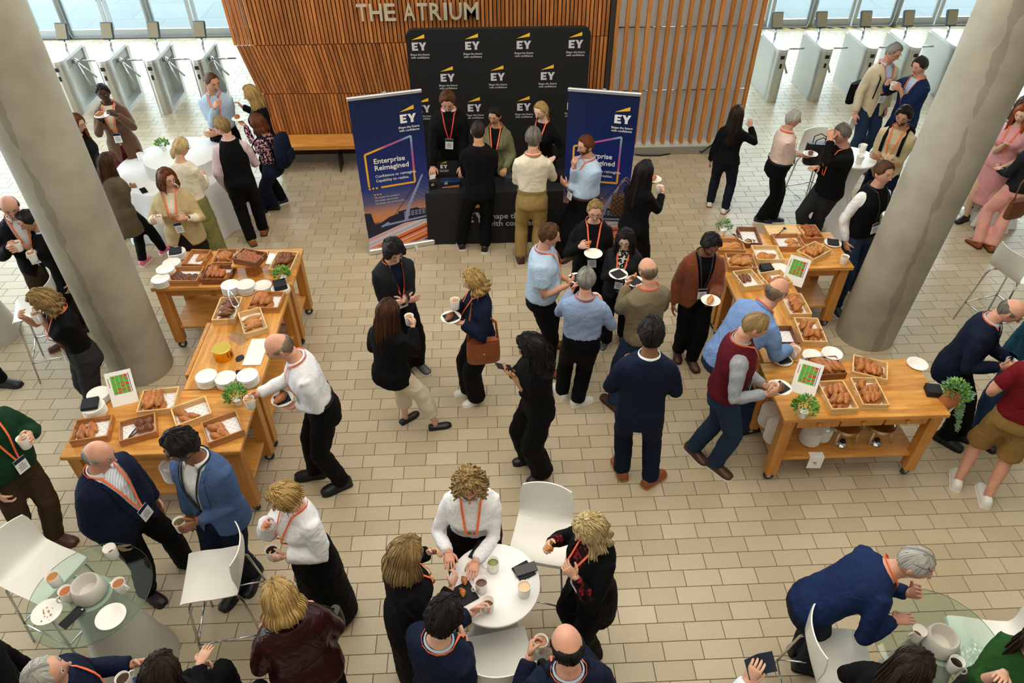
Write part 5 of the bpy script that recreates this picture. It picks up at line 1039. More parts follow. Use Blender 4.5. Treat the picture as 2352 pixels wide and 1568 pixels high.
    if style == 'bun':
        o = len(mb.v); mb.sphere(hcen+H3@Vector((0, -.115*hs, .015)), (.04, .035, .04), 14, 10); uvs += [((j % 14)/7, (j//14)*.15) for j in range(len(mb.v)-o)]
    # loose locks that break the outline
    far = (F.root+hcen-CP).length; NL = int((230 if style == 'curly' else 150 if style == 'wavy' else 95 if style not in ('bald', 'crop') else 34)*(1.3 if far < 5.5 else 1. if far < 8 else .6))
    idx = np.where(reg.reshape(LAT+1, LON) > .6); ca = list(zip(*idx)); nb_ = n.reshape(LAT+1, LON, 3); pb_ = pts.reshape(LAT+1, LON, 3) if pts.__class__ is np.ndarray else None
    if pb_ is not None and ca:
        for q in range(NL):
            i0, j0 = ca[rs.randint(len(ca))]; i0 = max(1, i0); ln = rs.randint(3, 8); dr = rs.uniform(-.35, .35); path = []; wig = .008 if style == 'curly' else .005 if style == 'wavy' else .0015; ph0 = rs.uniform(0, 6); lift = rs.uniform(.0, .35 if style in ('wavy', 'curly') else .12)*th; ln = ln if style != 'curly' else rs.randint(3, 6)
            for st_ in range(ln):
                ii, jj = min(LAT-1, i0+st_), int(round(j0+dr*st_)) % LON
                if reg.reshape(LAT+1, LON)[ii, jj] < .3: break
                v_ = pb_[ii, jj]+nb_[ii, jj]*(lift*math.sin(math.pi*st_/max(1, ln-1))+wig*math.sin(st_*2.1+ph0)+.001)+np.array([wig*math.cos(st_*2.1+ph0), 0, 0]); path.append(hcen+H3@Vector(v_*hs))
            if len(path) < 3: continue
            r_ = (.0062 if style == 'curly' else .0045 if style == 'wavy' else .0030 if style != 'crop' else .0018)*rs.uniform(.7, 1.2); o = len(mb.v); m_ = len(path); mb.tube(path, [r_*(.35+.65*math.sin(math.pi*(z_+.6)/(m_+.4))) for z_ in range(m_)], 5); uvs += [(q*.37+(j % 5)*.02, (j//5)*.07) for j in range(len(mb.v)-o)]
    if curt:
        for q in range(int(52*(1.3 if far < 5.5 else 1.))):
            c = rs.randint(len(curt)); st_ = rs.randint(2, 9); col_ = curt[c][st_:]; o = len(mb.v); ex = rs.uniform(0, .03); nr = (H3@Vector((math.sin(lonr[c]), math.cos(lonr[c]), 0))); lf = rs.uniform(.002, .008)
            path = [p_+nr*lf for p_ in col_]+[col_[-1]+V(0, 0, -ex)+nr*rs.uniform(-.01, .015)]; m_ = len(path); mb.tube(path, [.0048*(.3+.7*math.sin(math.pi*(z_+.6)/(m_+.3))) for z_ in range(m_)], 5); uvs += [(q*.41+(j % 5)*.02, (j//5)*.08) for j in range(len(mb.v)-o)]
    me = mb.mesh('hair', mat, True); ul = me.uv_layers.new(name='UVMap'); li = np.zeros(len(me.loops), dtype=np.int32); me.loops.foreach_get('vertex_index', li); ul.data.foreach_set('uv', np.array(uvs, dtype=np.float32)[li].ravel())
    return me
def shoe(foot, fdir, up, L, mats, kind, S):
    r = Vector((fdir.y, -fdir.x, 0)); t = []
    secs = [(-.30, .24, .30), (-.24, .34, .40), (-.08, .36, .44), (.10, .36, .40), (.30, .40, .28), (.48, .42, .22), (.62, .36, .18), (.70, .22, .12)] if kind != 'flat' else [(-.30, .22, .18), (-.24, .30, .22), (-.08, .33, .18), (.10, .34, .16), (.30, .38, .15), (.48, .37, .16), (.62, .27, .13), (.70, .15, .09)]
    rings = []
    for u, w_, h in secs:
        c = foot+fdir*(u*L); w2 = w_*L*.46; hh = h*L*.78; z0 = .018
        rings.append([c+r*x+V(0, 0, z) for x, z in ((-w2, z0), (-w2*1.02, z0+hh*.3), (-w2*.8, z0+hh*.75), (-w2*.4, z0+hh), (w2*.4, z0+hh), (w2*.8, z0+hh*.75), (w2*1.02, z0+hh*.3), (w2, z0))])
    a = MB(); a.loft(rings); b = MB(); sr = []
    for u, w_, h in secs:
        c = foot+fdir*(u*L*1.02); w2 = w_*L*.46*1.08; sr.append([c+r*x+V(0, 0, z) for x, z in ((-w2, .001), (-w2, .022), (w2, .022), (w2, .001))])
    b.loft(sr); return a, b
def remesh_obj(mb, voxel, it, wr, name):
    me = mb.mesh(name, [BLACKM]); o = bpy.data.objects.new(name, me); COL.objects.link(o)
    m = o.modifiers.new('r', 'REMESH'); m.mode = 'VOXEL'; m.voxel_size = voxel; m.use_smooth_shade = True
    s = o.modifiers.new('s', 'SMOOTH'); s.factor = .5; s.iterations = it
    if wr:
        if 'folds' not in bpy.data.textures: tx = bpy.data.textures.new('folds', 'CLOUDS'); tx.noise_scale = .075; tx.noise_depth = 2
        d = o.modifiers.new('d', 'DISPLACE'); d.texture = bpy.data.textures['folds']; d.texture_coords = 'GLOBAL'; d.strength = wr; d.mid_level = .5
    return o
PEOPLE = []
def person(label, h, face, S=1.75, sex='m', skin='fair', hair=('short', 'brown'), top=None, bottom=None, shoes=('black', 'black'), lean=3, side=0, tw=0, hy=0, hp=12, hr=0, R='down', L='down', ft=None, g=1., belly=0., bust=None, lany=None, badge=True, glasses=None, jacket=None, collar=None, sit=None, beard=None, hz=None, vox=None, zoff=0., foot_yaw=None, legw=0., belt=None, blen=.60, watch=None, root=None, feetz=None, grip=None, hipshift=0., vneck=None, fitted=False):
    kw = dict(locals())
    """h: pixel of the head's centre; face: direction faced (0 = image right, 90 = away, 270 = to the camera)"""
    k = S/1.75; F = Fig(); F.label = label; fa = math.radians(face); F.fwd = V(math.cos(fa), math.sin(fa), 0); F.rt = V(math.sin(fa), -math.cos(fa), 0); UP = V(0, 0, 1)
    bust = (.045 if sex == 'f' else 0) if bust is None else bust; TP = prof(sex, g, belly, bust)
    hipz = (.525*S if hz is None else hz) if sit is None else sit+.10
    def skeleton(hipz):
        ta = math.radians(tw); fwd2 = F.fwd*math.cos(ta)+F.rt*math.sin(ta); rt2 = F.rt*math.cos(ta)-F.fwd*math.sin(ta)
        taus = np.linspace(.52, .90, 20); pos = [V(0, 0, hipz)]; T = []; fr = []
        for i, t in enumerate(taus):
            f = (t-.52)/.38; a = math.radians(lean)*(.55+.45*f); b_ = math.radians(side)*(.4+.6*f); fv = F.fwd.lerp(fwd2, min(1, f*1.3)).normalized(); rv = F.rt.lerp(rt2, min(1, f*1.3)).normalized()
            d = (UP*math.cos(a)+fv*math.sin(a)); d = (d*math.cos(b_)+rv*math.sin(b_)).normalized(); front = (fv*math.cos(a)-UP*math.sin(a)); front = (front-d*front.dot(d)).normalized(); fr.append((d, front, d.cross(front)*-1 if False else front.cross(d)))
            if i: pos.append(pos[-1]+d*((taus[i]-taus[i-1])*S))
        return taus, pos, fr, fwd2, rt2
    taus, pos, fr, fwd2, rt2 = skeleton(hipz)
    def frame(t):
        if t <= .52: return pos[0]+V(0, 0, -(.52-t)*S), UP, F.fwd, F.rt
        x = (t-.52)/.38*19; i = min(18, int(x)); f = x-i; return pos[i].lerp(pos[i+1], f), fr[i][0].lerp(fr[i+1][0], f).normalized(), fr[i][1].lerp(fr[i+1][1], f).normalized(), fr[i][2].lerp(fr[i+1][2], f).normalized()
    def dims(t): return [float(np.interp(t, TP[:, 0], TP[:, i])) for i in (1, 2, 3)]
    def solve():
        nb, d, f, r = frame(.866); ya = math.radians(hy); pa = math.radians(hp); f0 = V(fwd2); r0 = V(rt2); hf = f0*math.cos(ya)-r0*math.sin(ya); hrt = r0*math.cos(ya)+f0*math.sin(ya)
        nd = (d*.75+UP*.25).normalized()*math.cos(pa*.5)+hf*math.sin(pa*.5); up = UP*math.cos(pa)+hf*math.sin(pa); fw = hf*math.cos(pa)-UP*math.sin(pa); ra = math.radians(hr); up, hrt = (up*math.cos(ra)+hrt*math.sin(ra)), (hrt*math.cos(ra)-up*math.sin(ra))
        H3 = Matrix(((hrt.x, fw.x, up.x), (hrt.y, fw.y, up.y), (hrt.z, fw.z, up.z))); hc = nb+nd*(.022*S)+up*(.052*S)+fw*(.012*S); return H3, hc, up, fw, hrt
    H3, hc, hup, hfw, hrt = solve()
    if root is None and sit is None and hz is None and ft and lean < 30 and not fitted and all(q is not None and q[0] != 'l' for q in ft):
        gm_ = (G(ft[0][0], ft[0][1], .03)+G(ft[1][0], ft[1][1], .03))/2-F.fwd*.03; best = None
        for S2 in np.arange(S-.13, S+.131, .01):
            hz_ = hc*(S2/S); p = G(h[0], h[1], hz_.z); e_ = math.hypot(p.x-hz_.x-gm_.x, p.y-hz_.y-gm_.y)+abs(S2-S)*.15
            if best is None or e_ < best[0]: best = (e_, S2)
        kw['S'] = float(best[1]); kw['fitted'] = True; return person(**kw)
    if root is None: p = G(h[0], h[1], hc.z+zoff); F.root = V(p.x-hc.x, p.y-hc.y, 0)
    else: F.root = V(*root, 0)
    # feet
    legl = .245*S; ank = .048*S; feet = []
    hipj = [F.rt*(s*.088*k*(1.08 if sex == 'f' else 1)) for s in (1, -1)]
    for i in range(2):
        s = (1, -1)[i]
        if ft and ft[i] is not None:
            q = ft[i]
            if len(q) == 3 and q[0] == 'l': fp = F.rt*(s*q[1])+F.fwd*q[2]
            else: w_ = G(q[0], q[1], .03); fp = V(w_.x, w_.y, 0)-F.root
            fz = q[2] if (len(q) > 2 and q[0] != 'l') else 0
        else: fp = F.rt*(s*.11*k)+F.fwd*(.02 if s > 0 else -.02); fz = 0
        feet.append(V(fp.x, fp.y, fz if feetz is None else feetz))
    if sit is None:
        mxz = min(math.sqrt(max(.05, (2*legl*.995)**2-(feet[i]-hipj[i]).xy.length**2))+ank+feet[i].z for i in range(2))
        if mxz < hipz-.0:
            for i in range(2):      # keep the stance within reach
                o_ = V(feet[i].x, feet[i].y, 0)-V(hipj[i].x, hipj[i].y, 0); m_ = .34 if lean < 30 else .5
                if o_.length > m_: o_ = o_*(m_/o_.length); feet[i] = V(hipj[i].x+o_.x, hipj[i].y+o_.y, feet[i].z)
            hipz = min(hipz, min(math.sqrt(max(.05, (2*legl*.998)**2-(feet[i]-hipj[i]).xy.length**2))+ank+feet[i].z for i in range(2))); taus, pos, fr, fwd2, rt2 = skeleton(hipz); H3, hc, hup, hfw, hrt = solve()
    far = (F.root-CP).length; vx = vox or (.0125 if far < 6.4 else .015 if far < 8.5 else .019)
    # arms
    shw = (.166 if sex == 'm' else .146)*k*(.5+.5*g); arms = []
    ul, fl = .172*S, .148*S; sc_, sd, sf, sr = frame(.786)
    for i, spec in enumerate((R, L)):
        s = (1, -1)[i]; sh = sc_+sr*(s*shw)+sf*(-.008); ov = {}
        if isinstance(spec, tuple): nm, tgt = spec[0], spec[1]; ov = spec[2] if len(spec) > 2 else {}
        else: nm, tgt = spec, None
        dt, dn, dc, dd = ARMS[nm]
        if tgt is not None and tgt[0] == 'p':
            bestw = None
            for dz in np.arange(-.36, .361, .03):
                w1 = G(tgt[1], tgt[2], tgt[3]+dz)-F.root; dl = (w1-sh).length; fo = (w1-sc_).dot(fwd2)-.2*(1 if lean < 30 else -2); c_ = abs(dz)*.5+max(0, dl-.86*(ul+fl))*4+max(0, .2-dl)*3+max(0, -fo)*5
                if bestw is None or c_ < bestw[0]: bestw = (c_, w1)
            w_ = bestw[1]
        else:
            q = tgt or dt; w_ = V(sc_.x, sc_.y, 0)+rt2*(s*q[0]*k)+fwd2*(q[1]*k)+UP*(q[2]*k)
            if nm in ('down', 'pocket'): w_ = w_+V(pos[0].x-sc_.x, pos[0].y-sc_.y, 0)*.5
        hint = rt2*(s*ov.get('eo', .55))-fwd2*ov.get('eb', .6)-UP*ov.get('ed', .9)
        e, w_ = ik(sh, w_, ul, fl, hint); n = rt2*(s*dn[0])+fwd2*dn[1]+UP*dn[2]; fd = (w_-e).normalized()
        if dd is not None: fd = (fd*.45+(rt2*(s*dd[0])+fwd2*dd[1]+UP*dd[2])*.75).normalized()
        arms.append((sh, e, w_, fd, n, ov.get('curl', dc), s, nm))
    # ---- body: one mesh (torso+neck+head, arms with hands, legs)
    bm_ = MB(); n = 18
    rings = []
    for t in (.47, .52, .57, .62, .67, .72, .765, .80, .825, .845, .862, .885, .90):
        c, d, f, r = frame(min(t, .9)); w_, dp, sh_ = dims(t); rings.append(ellip(c+f*(sh_*k), r, f, w_*k*(.90 if t < .84 else .97), dp*k*(.90 if t < .84 else .97), n))
    bm_.loft(rings)
    hs = k*(1.0 if sex == 'm' else .97)*1.02; P = dict(hs=hs, hp=head_pts(sex, .08 if g > 1.1 else 0)); hp_w = [hc+H3@Vector(p) for p in P['hp']*hs]
    fm = np.zeros(len(GRIDF), int); lipm = (np.abs(FCX) < .30) & (FCY > .3) & (FCZ > -.63) & (FCZ < -.43); fm[lipm] = 1
    if beard:
        bd_ = (FCZ < -.30+.0*FCX) & (FCY > -.15) & ~((np.abs(FCX) < .22) & (FCZ > -.36)) & (FCZ > -.97); bd_ |= (np.abs(FCX) > .8) & (FCZ < .05) & (FCZ > -.5) & (FCY > .0) & (FCY < .45); fm[bd_ & ~lipm] = 2
    o0 = len(bm_.v); bm_.v.extend([tuple(p) for p in hp_w])
    for f, q in zip(GRIDF, fm): bm_.f.append(tuple(int(x)+o0 for x in f)); bm_.m.append(int(q))
    for s in (1, -1):   # eyes, ears
        ec = Vector((s*.0295, .0755, .004))*hs; bm_.sphere(hc+H3@ec, (.0125*hs, .0115*hs, .0066*hs), 8, 6, 3, H3); bm_.sphere(hc+H3@(ec+Vector((0, .0068*hs, -.001))), (.006*hs,)*3, 8, 6, 4)
        ear = Vector((s*.079, -.008, -.004))*hs; RM = H3@Matrix.Rotation(s*.35, 3, 'Z')@Matrix.Rotation(.2, 3, 'X'); bm_.sphere(hc+H3@ear, (.010*hs, .019*hs, .032*hs), 10, 7, 0, RM)
        bm_.tube([hc+H3@(Vector((s*.014, .094, .025))*hs), hc+H3@(Vector((s*.03, .092, .031))*hs), hc+H3@(Vector((s*.047, .080, .025))*hs)], [(.003, .002), (.004, .003), (.002, .002)], 6, 2)
    bm_.sphere(hc+H3@(Vector((0, .106, -.028))*hs), (.0105*hs, .010*hs, .0085*hs), 10, 7, 0, H3)
    F.grip = []
    for sh, e, w_, fd, nv, cl, s, nm in arms:
        q = 1.0 if sex == 'm' else .86; q *= k*(.6+.4*g); pts = [sh+(sc_-sh)*.35, sh, sh.lerp(e, .35), sh.lerp(e, .75), e, e.lerp(w_, .3), e.lerp(w_, .7), w_, w_+fd*.02]
        slv = max(top.get('sl', 1) if top else 0, jacket.get('sl', 1) if jacket else 0); qa = q*(.8 if slv >= .3 else 1); qb = q*(.85 if slv >= .6 else 1); bm_.tube(pts, [.05*qa, .056*qa, .05*qa, .043*(qa if slv >= .6 else q), .039*qb, .042*qb, .034*qb, .026*q, .025*q], 12)
        gp = hand(bm_, w_, fd, nv, s, cl, k*(1.0 if sex == 'm' else .9)); F.grip.append((gp, fd, nv, w_))
    legs = []
    for i in range(2):
        hj = pos[0]+hipj[i]+V(0, 0, -.01); fz = feet[i]; a = V(fz.x, fz.y, fz.z+ank); kn, a = ik(hj, a, legl, legl, F.fwd+F.rt*((1, -1)[i]*.15)); q = k*(.5+.5*g)*(1 if bottom and bottom.get('k') == 'shorts' else .85); legs.append((hj, kn, a)); bm_.tube([hj, hj.lerp(kn, .4), kn, kn.lerp(a, .35), kn.lerp(a, .75), a, a-V(0, 0, .03)], [.085*q, .078*q, .055*q, .056*q, .042*q, .036*q, .036*q], 12)
    # ---- clothing volumes for remeshing
    def torso(t0, t1, infl, mb, flare=0, flat=False):
        rr = []
        for t in [x for x in np.unique(np.concatenate([[t0, t1], np.arange(.10, .86, .03)])) if t0 <= x <= t1]:
            c, d, f, r = frame(t); w_, dp, sh_ = dims(max(.30, t)); fl_ = max(0, flare)*max(0, (.55-t))
            if t < .55 and flare >= 0: w_ = max(w_, dims(.5)[0]*.98); dp = max(dp, dims(.5)[1]*.98)
            nar = (1-.16*min(1, max(0, (t-.71)/.06))*(1 if t < .83 else .4)) if flat else 1; rr.append(ellip(c+f*(sh_*k), r, f, (w_*k+infl)*nar+fl_, dp*k+infl+fl_, 24))
        mb.loft(rr)
    def sleeve(i, infl, end, mb, cuff=1.0):
        sh, e, w_, fd, nv, cl, s, nm = arms[i]; q = (1.0 if sex == 'm' else .86)*k*(.6+.4*g); chain = [(sh+(sc_-sh)*.55-UP*.0, .050*q), (sh-UP*.012, .058*q), (sh.lerp(e, .3), .056*q), (sh.lerp(e, .7), .049*q), (e, .047*q), (e.lerp(w_, .35), .046*q), (e.lerp(w_, .7), .041*q), (e.lerp(w_, .97), .034*q)]
        m = {0: 2, .5: 4, .75: 5}.get(end, None); ch = chain[:(3 if end <= .3 else 4 if end < .6 else 6 if end < .9 else 8)]
        mb.tube([c for c, _ in ch], [r+infl*(1 if j else .6) for j, (_, r) in enumerate(ch)], 14)
    def leg(i, infl, mb, end=1.0, wide=0.):
        hj, kn, a = legs[i]; q = k*(.5+.5*g); ch = [(hj+V(0, 0, .04), .088*q), (hj.lerp(kn, .3), .088*q), (hj.lerp(kn, .7), .072*q+wide*.5), (kn, .062*q+wide*.7), (kn.lerp(a, .35), .06*q+wide*.8), (kn.lerp(a, .7), .052*q+wide*.9), (kn.lerp(a, 1.0)-V(0, 0, .012), .05*q+wide)]
        ch = ch[:{1.0: 7, .75: 6, .5: 4}.get(end, 7)]
        if end == .5: ch[-1] = (ch[-1][0].lerp(ch[-2][0], -.1), ch[-1][1]+.02)
        mb.tube([c for c, _ in ch], [r+infl for _, r in ch], 16)
    parts = []
    F.top, F.jacket = top, jacket
    # top: dict(c=material, hem=tau, sl=sleeve end, infl)
    if top:
        mb = MB(); inf = top.get('infl', .008 if jacket else .010 if top.get('hem', .585) > .57 else .024); torso(top.get('hem', .585), top.get('neck', .842), inf, mb, top.get('flare', 0))
        if not (jacket and jacket.get('sl', 1) >= .9):
            for i in range(2):
                if top.get('sl', 1) > 0: sleeve(i, inf*.9+top.get('puff', 0), top.get('sl', 1), mb)
        parts.append((top.get('name', 'shirt'), remesh_obj(mb, vx, 4, .017, 'shirt'), top['c'], None))
    if jacket:
        mb = MB(); inf = jacket.get('infl', .024); torso(jacket.get('hem', .47), jacket.get('neck', .852), inf, mb, jacket.get('flare', .05), jacket.get('sl', 1) == 0)
        for i in range(2):
            if jacket.get('sl', 1) > 0: sleeve(i, inf*.7, jacket.get('sl', 1), mb)
            elif True: pass
        parts.append((jacket.get('name', 'jacket'), remesh_obj(mb, vx, 4, .013, 'jacket'), jacket['c'], jacket))
    if bottom:
        mb = MB(); kind = bottom.get('k', 'trousers'); inf = bottom.get('infl', .014)
        if kind == 'skirt': torso(bottom.get('hem', .08), .615, inf, mb, bottom.get('flare', .02))
        else:
            torso(.465, bottom.get('waist', .60), inf*.7, mb, -1)
            for i in range(2): leg(i, inf, mb, bottom.get('end', 1.0), bottom.get('wide', .012))
        parts.append((dict(skirt='skirt', shorts='shorts').get(kind, 'trousers'), remesh_obj(mb, vx*1.1, 4, .018, 'trousers'), bottom['c'], None))
    F.parts = parts; F.frame, F.dims, F.k, F.S = frame, dims, k, S; F.hc, F.H3, F.P, F.hs = hc, H3, P, hs; F.hup, F.hfw, F.hrt = hup, hfw, hrt; F.arms, F.legs, F.feet = arms, legs, feet; F.sex = sex
    # ---- assemble
    t = thing('person', label, 'person', F.root); F.t = t
    ob('body', bm_, [SKIN[skin], LIPM[skin], hair_mat(*HAIRC[beard or (hair[1] if hair else 'dark')]), EYEW, IRIS], t, smooth=True)
    P.update(hair[2] if hair and len(hair) > 2 else {})
    if hair: obj('hair', build_hair(P, F, hair[0], hair[1], H3, hc, S, P.get('th')), t)
    if shoes and not (sit is not None and sit < 0):
        for i in range(2):
            s = (1, -1)[i]; yaw = fa-s*.18 if foot_yaw is None else math.radians(foot_yaw[i]); fd = V(math.cos(yaw), math.sin(yaw), 0); f_ = feet[i]+F.fwd*.0
            a, b = shoe(V(f_.x, f_.y, f_.z), fd, UP, (.275 if sex == 'm' else .245)*k, None, shoes[2] if len(shoes) > 2 else 'std', S)
            o = ob('shoe', a, M('shoe_'+shoes[0], dict(black='15151A', brown='4A2A1C', tan='8A4A22', white='E3E1DB', navy='1B2438', pink='E0718A', grey='4A4A4C').get(shoes[0], shoes[0]), .4), t, ang=55); ob('sole', b, M('sole_'+shoes[1], dict(black='121214', white='EDEBE4', tan='A8794A', brown='3A2418', gum='7E5A3A').get(shoes[1], shoes[1]), .6), o)
    def surf(tau, x, infl, back=False):
        c, d, f, r = frame(tau); w_, dp, sh_ = dims(tau); w_, dp = w_*k+infl, dp*k+infl; u = min(.98, abs(x)/w_); y = dp*(1-u**2.35)**(1/2.35); return c+f*(sh_*k)+r*x+f*(-y if back else y), f
    F.surf = surf
    outer = (jacket.get('infl', .024) if jacket else top.get('infl', .01) if top else .0)
    if lany:
        lm_ = dict(o=ORANGE, r=REDL, b=BLACKL)[lany]; inn = (top.get('infl', .008 if jacket else .010 if top.get('hem', .585) > .57 else .024) if top else .008); path = []
        for s in (-1, 1):
            side_ = []
            for q in range(9):
                u = q/8; tau = .842-(.842-blen-.045)*u**.9; x = s*(.068*k*(1-u)+.012*u); p, f = surf(tau, x, (inn if (jacket and jacket.get('open', 1) and u < .45) else max(inn, outer)*u+(1-u)*(inn if jacket and jacket.get('open', 1) else max(inn, outer)))+.016); side_.append((p, f))
            path.append(side_)
        bk2 = []
        for q in range(7):
            a = math.pi*q/6; c, d, f, r = frame(.855); w_, dp, sh_ = dims(.85); bk2.append((c+r*(-math.cos(a)*(w_*k+.024))-f*(math.sin(a)*(dp*k+.026))+f*(sh_*k), -f if 0 < q < 6 else f))
        full = path[0][::-1]+bk2+path[1]; mb = MB(); rings = []
        for i, (p, f) in enumerate(full):
            tg = (full[min(i+1, len(full)-1)][0]-full[max(i-1, 0)][0]).normalized(); cr = f.cross(tg).normalized(); w2 = .0075
            if 9 <= i <= 15: cr = (UP-tg*UP.dot(tg)).normalized(); f = tg.cross(cr)
            rings.append([p+cr*w2+f*.001, p-cr*w2+f*.001, p-cr*w2-f*.001, p+cr*w2-f*.001])
        mb.loft(rings); ob('lanyard', mb, lm_, t)
        if badge:
            bi = max(inn, outer)+.016; p, f = surf(blen+.045, 0, bi+.004); p2, f2 = surf(blen-.03, 0, bi+.008); dn = (p2-p).normalized(); nr = (f-dn*f.dot(dn)).normalized(); rr_ = dn.cross(nr)
            tl = random.uniform(-.15, .15); dn, rr_ = dn*math.cos(tl)+rr_*math.sin(tl), rr_*math.cos(tl)-dn*math.sin(tl)
            def card(y0, y1, x0, x1, z0, z1, mbb): mbb.add([p+dn*y+rr_*x+nr*z for z in (z0, z1) for x, y in ((x0, y0), (x1, y0), (x1, y1), (x0, y1))], [(3, 2, 1, 0), (4, 5, 6, 7), (0, 1, 5, 4), (1, 2, 6, 5), (2, 3, 7, 6), (3, 0, 4, 7)])
            mb = MB(); card(0, .135*k, -.047*k, .047*k, 0, .003, mb); bo = ob('badge', mb, BADGE, t); mb = MB(); card(.001, .035*k, -.046*k, .046*k, .003, .0036, mb); ob('badge_header', mb, BADGEH, bo)
            mb = MB()
            for yy, ww in ((.055, .02), (.073, .032), (.088, .026), (.105, .03)): card(yy*k, (yy+.006)*k, -ww*k, ww*k, .003, .0035, mb)
            ob('badge_print', mb, INK, bo)['kind'] = 'stuff'
    if glasses:
        mb = MB(); gz = 0.004 if glasses != 'up' else .080; gy = .099 if glasses != 'up' else .052; tl = 0 if glasses != 'up' else -.6
        def gp(x, y, z): return hc+H3@(Vector((x, y, z))*hs)
        gc = M('glasses_black', '15161A', .3) if glasses != 'light' else M('glasses_steel', '8A8C90', .3, .7)
        for s in (-1, 1):
            lp = [gp(s*.031+.022*math.copysign(abs(math.cos(a))**.75, math.cos(a)), gy+(0 if glasses != 'up' else -.02*math.sin(a))-.004, gz+.016*math.copysign(abs(math.sin(a))**.75, math.sin(a))) for a in np.linspace(0, 2*math.pi, 17)]; mb.tube(lp, .0017*hs, 5, cap=False); mb.tube([gp(s*.053, gy-.006, gz+.006), gp(s*.076, .06 if glasses != 'up' else .02, gz+.006), gp(s*.082, -.005 if glasses != 'up' else -.04, gz+.01-(0 if glasses != 'up' else .02))], .0016*hs, 5)
        mb.tube([gp(-.011, gy, gz+.006), gp(.011, gy, gz+.006)], .0016*hs, 5); ob('glasses', mb, gc, t, smooth=True)
    if collar:
        mb = MB(); c, d, f, r = frame(.853); w_, dp, sh_ = dims(.855); inn = .012; rows = []
        for q in range(21):
            a = math.radians(-90+28+(360-56)*q/20); tipx = 1 if q in (0, 20) else .4 if q in (1, 19) else 0; dirv = r*math.cos(a)+f*math.sin(a); rad = 1/math.sqrt((math.cos(a)/(w_*k+inn))**2+(math.sin(a)/(dp*k+inn))**2); cc = c+f*(sh_*k); a = math.radians(90+28+(360-56)*q/20); dirv = r*math.cos(a)+f*math.sin(a); rad = 1/math.sqrt((math.cos(a)/(w_*k+inn))**2+(math.sin(a)/(dp*k+inn))**2)
            rows.append([cc+dirv*(rad-.004)-d*.018, cc+dirv*(rad-.006)+d*.010, cc+dirv*(rad+.001)+d*.012, cc+dirv*(rad+.011+tipx*.012)-d*(.022+.030*tipx), cc+dirv*(rad+.008+tipx*.012)-d*(.022+.030*tipx)])
        mb.loft(rows, closed=True, cap=True); ob('collar', mb, collar, t, smooth=True)
    if belt is not None:
        mb = MB(); rr = []
        for t_ in (.588, .607):
            c, d, f, r = frame(t_); w_, dp, sh_ = dims(t_); rr.append(ellip(c+f*(sh_*k), r, f, w_*k+.02, dp*k+.02, 32))
        mb.loft(rr, cap=False); ob('belt', mb, belt, t, smooth=True)
    if watch is not None:
        sh, e, w_, fd, nv, cl, s, nm = arms[watch]; u = (w_-e).normalized(); p = w_-u*.02; mb = MB(); mb.tube([p-u*.008, p+u*.008], .032*k, 14); ob('watch', mb, BLACKM, t, smooth=True)
    PEOPLE.append(F); return F
def finish_people():
    bpy.context.view_layer.update(); dg = bpy.context.evaluated_depsgraph_get(); out = []
    for F in PEOPLE:
        for name, o, mat, cut in F.parts: out.append((F, name, o, mat, cut, bpy.data.meshes.new_from_object(o.evaluated_get(dg))))
    for F, name, o, mat, cut, me in out:
        old = o.data; bpy.data.objects.remove(o); bpy.data.meshes.remove(old); me.materials.clear(); me.materials.append(mat); me.polygons.foreach_set('use_smooth', [True]*len(me.polygons)); me.name = name
        if cut and cut.get('open', 1):
            cut_front(F, me, cut)
            if cut.get('lapel', 1):
                for sg in (-1, 1):
                    rows = []; bu = cut.get('button', .62); vw, bw = cut.get('vw', .085)*F.k, cut.get('bw', .008)*F.k; inf = cut.get('infl', .024)
                    for q in range(11):
                        u = q/10; tau = .838+(bu-.838)*u; tt = (tau-bu)/(.86-bu); xi = bw+(vw-bw)*tt; wd = .052*F.k*math.sin(math.pi*min(1, .18+.82*(1-u)))**.7 if u > 0 else .03*F.k
                        if u >= .99: wd = .004
                        p0, f0 = F.surf(tau, sg*(xi-.004), inf+.006); p1, f1 = F.surf(tau, sg*(xi+wd), inf+.007); rows.append([p0+f0*.001, p1+f1*.001, p1+f1*.007, p0+f0*.007])
                    mb = MB(); mb.loft(rows); ob('lapel', mb, cut.get('lc', mat), F.t)
        elif F.jacket is not None and name not in ('trousers', 'skirt'): pass
        obj(name, me, F.t)
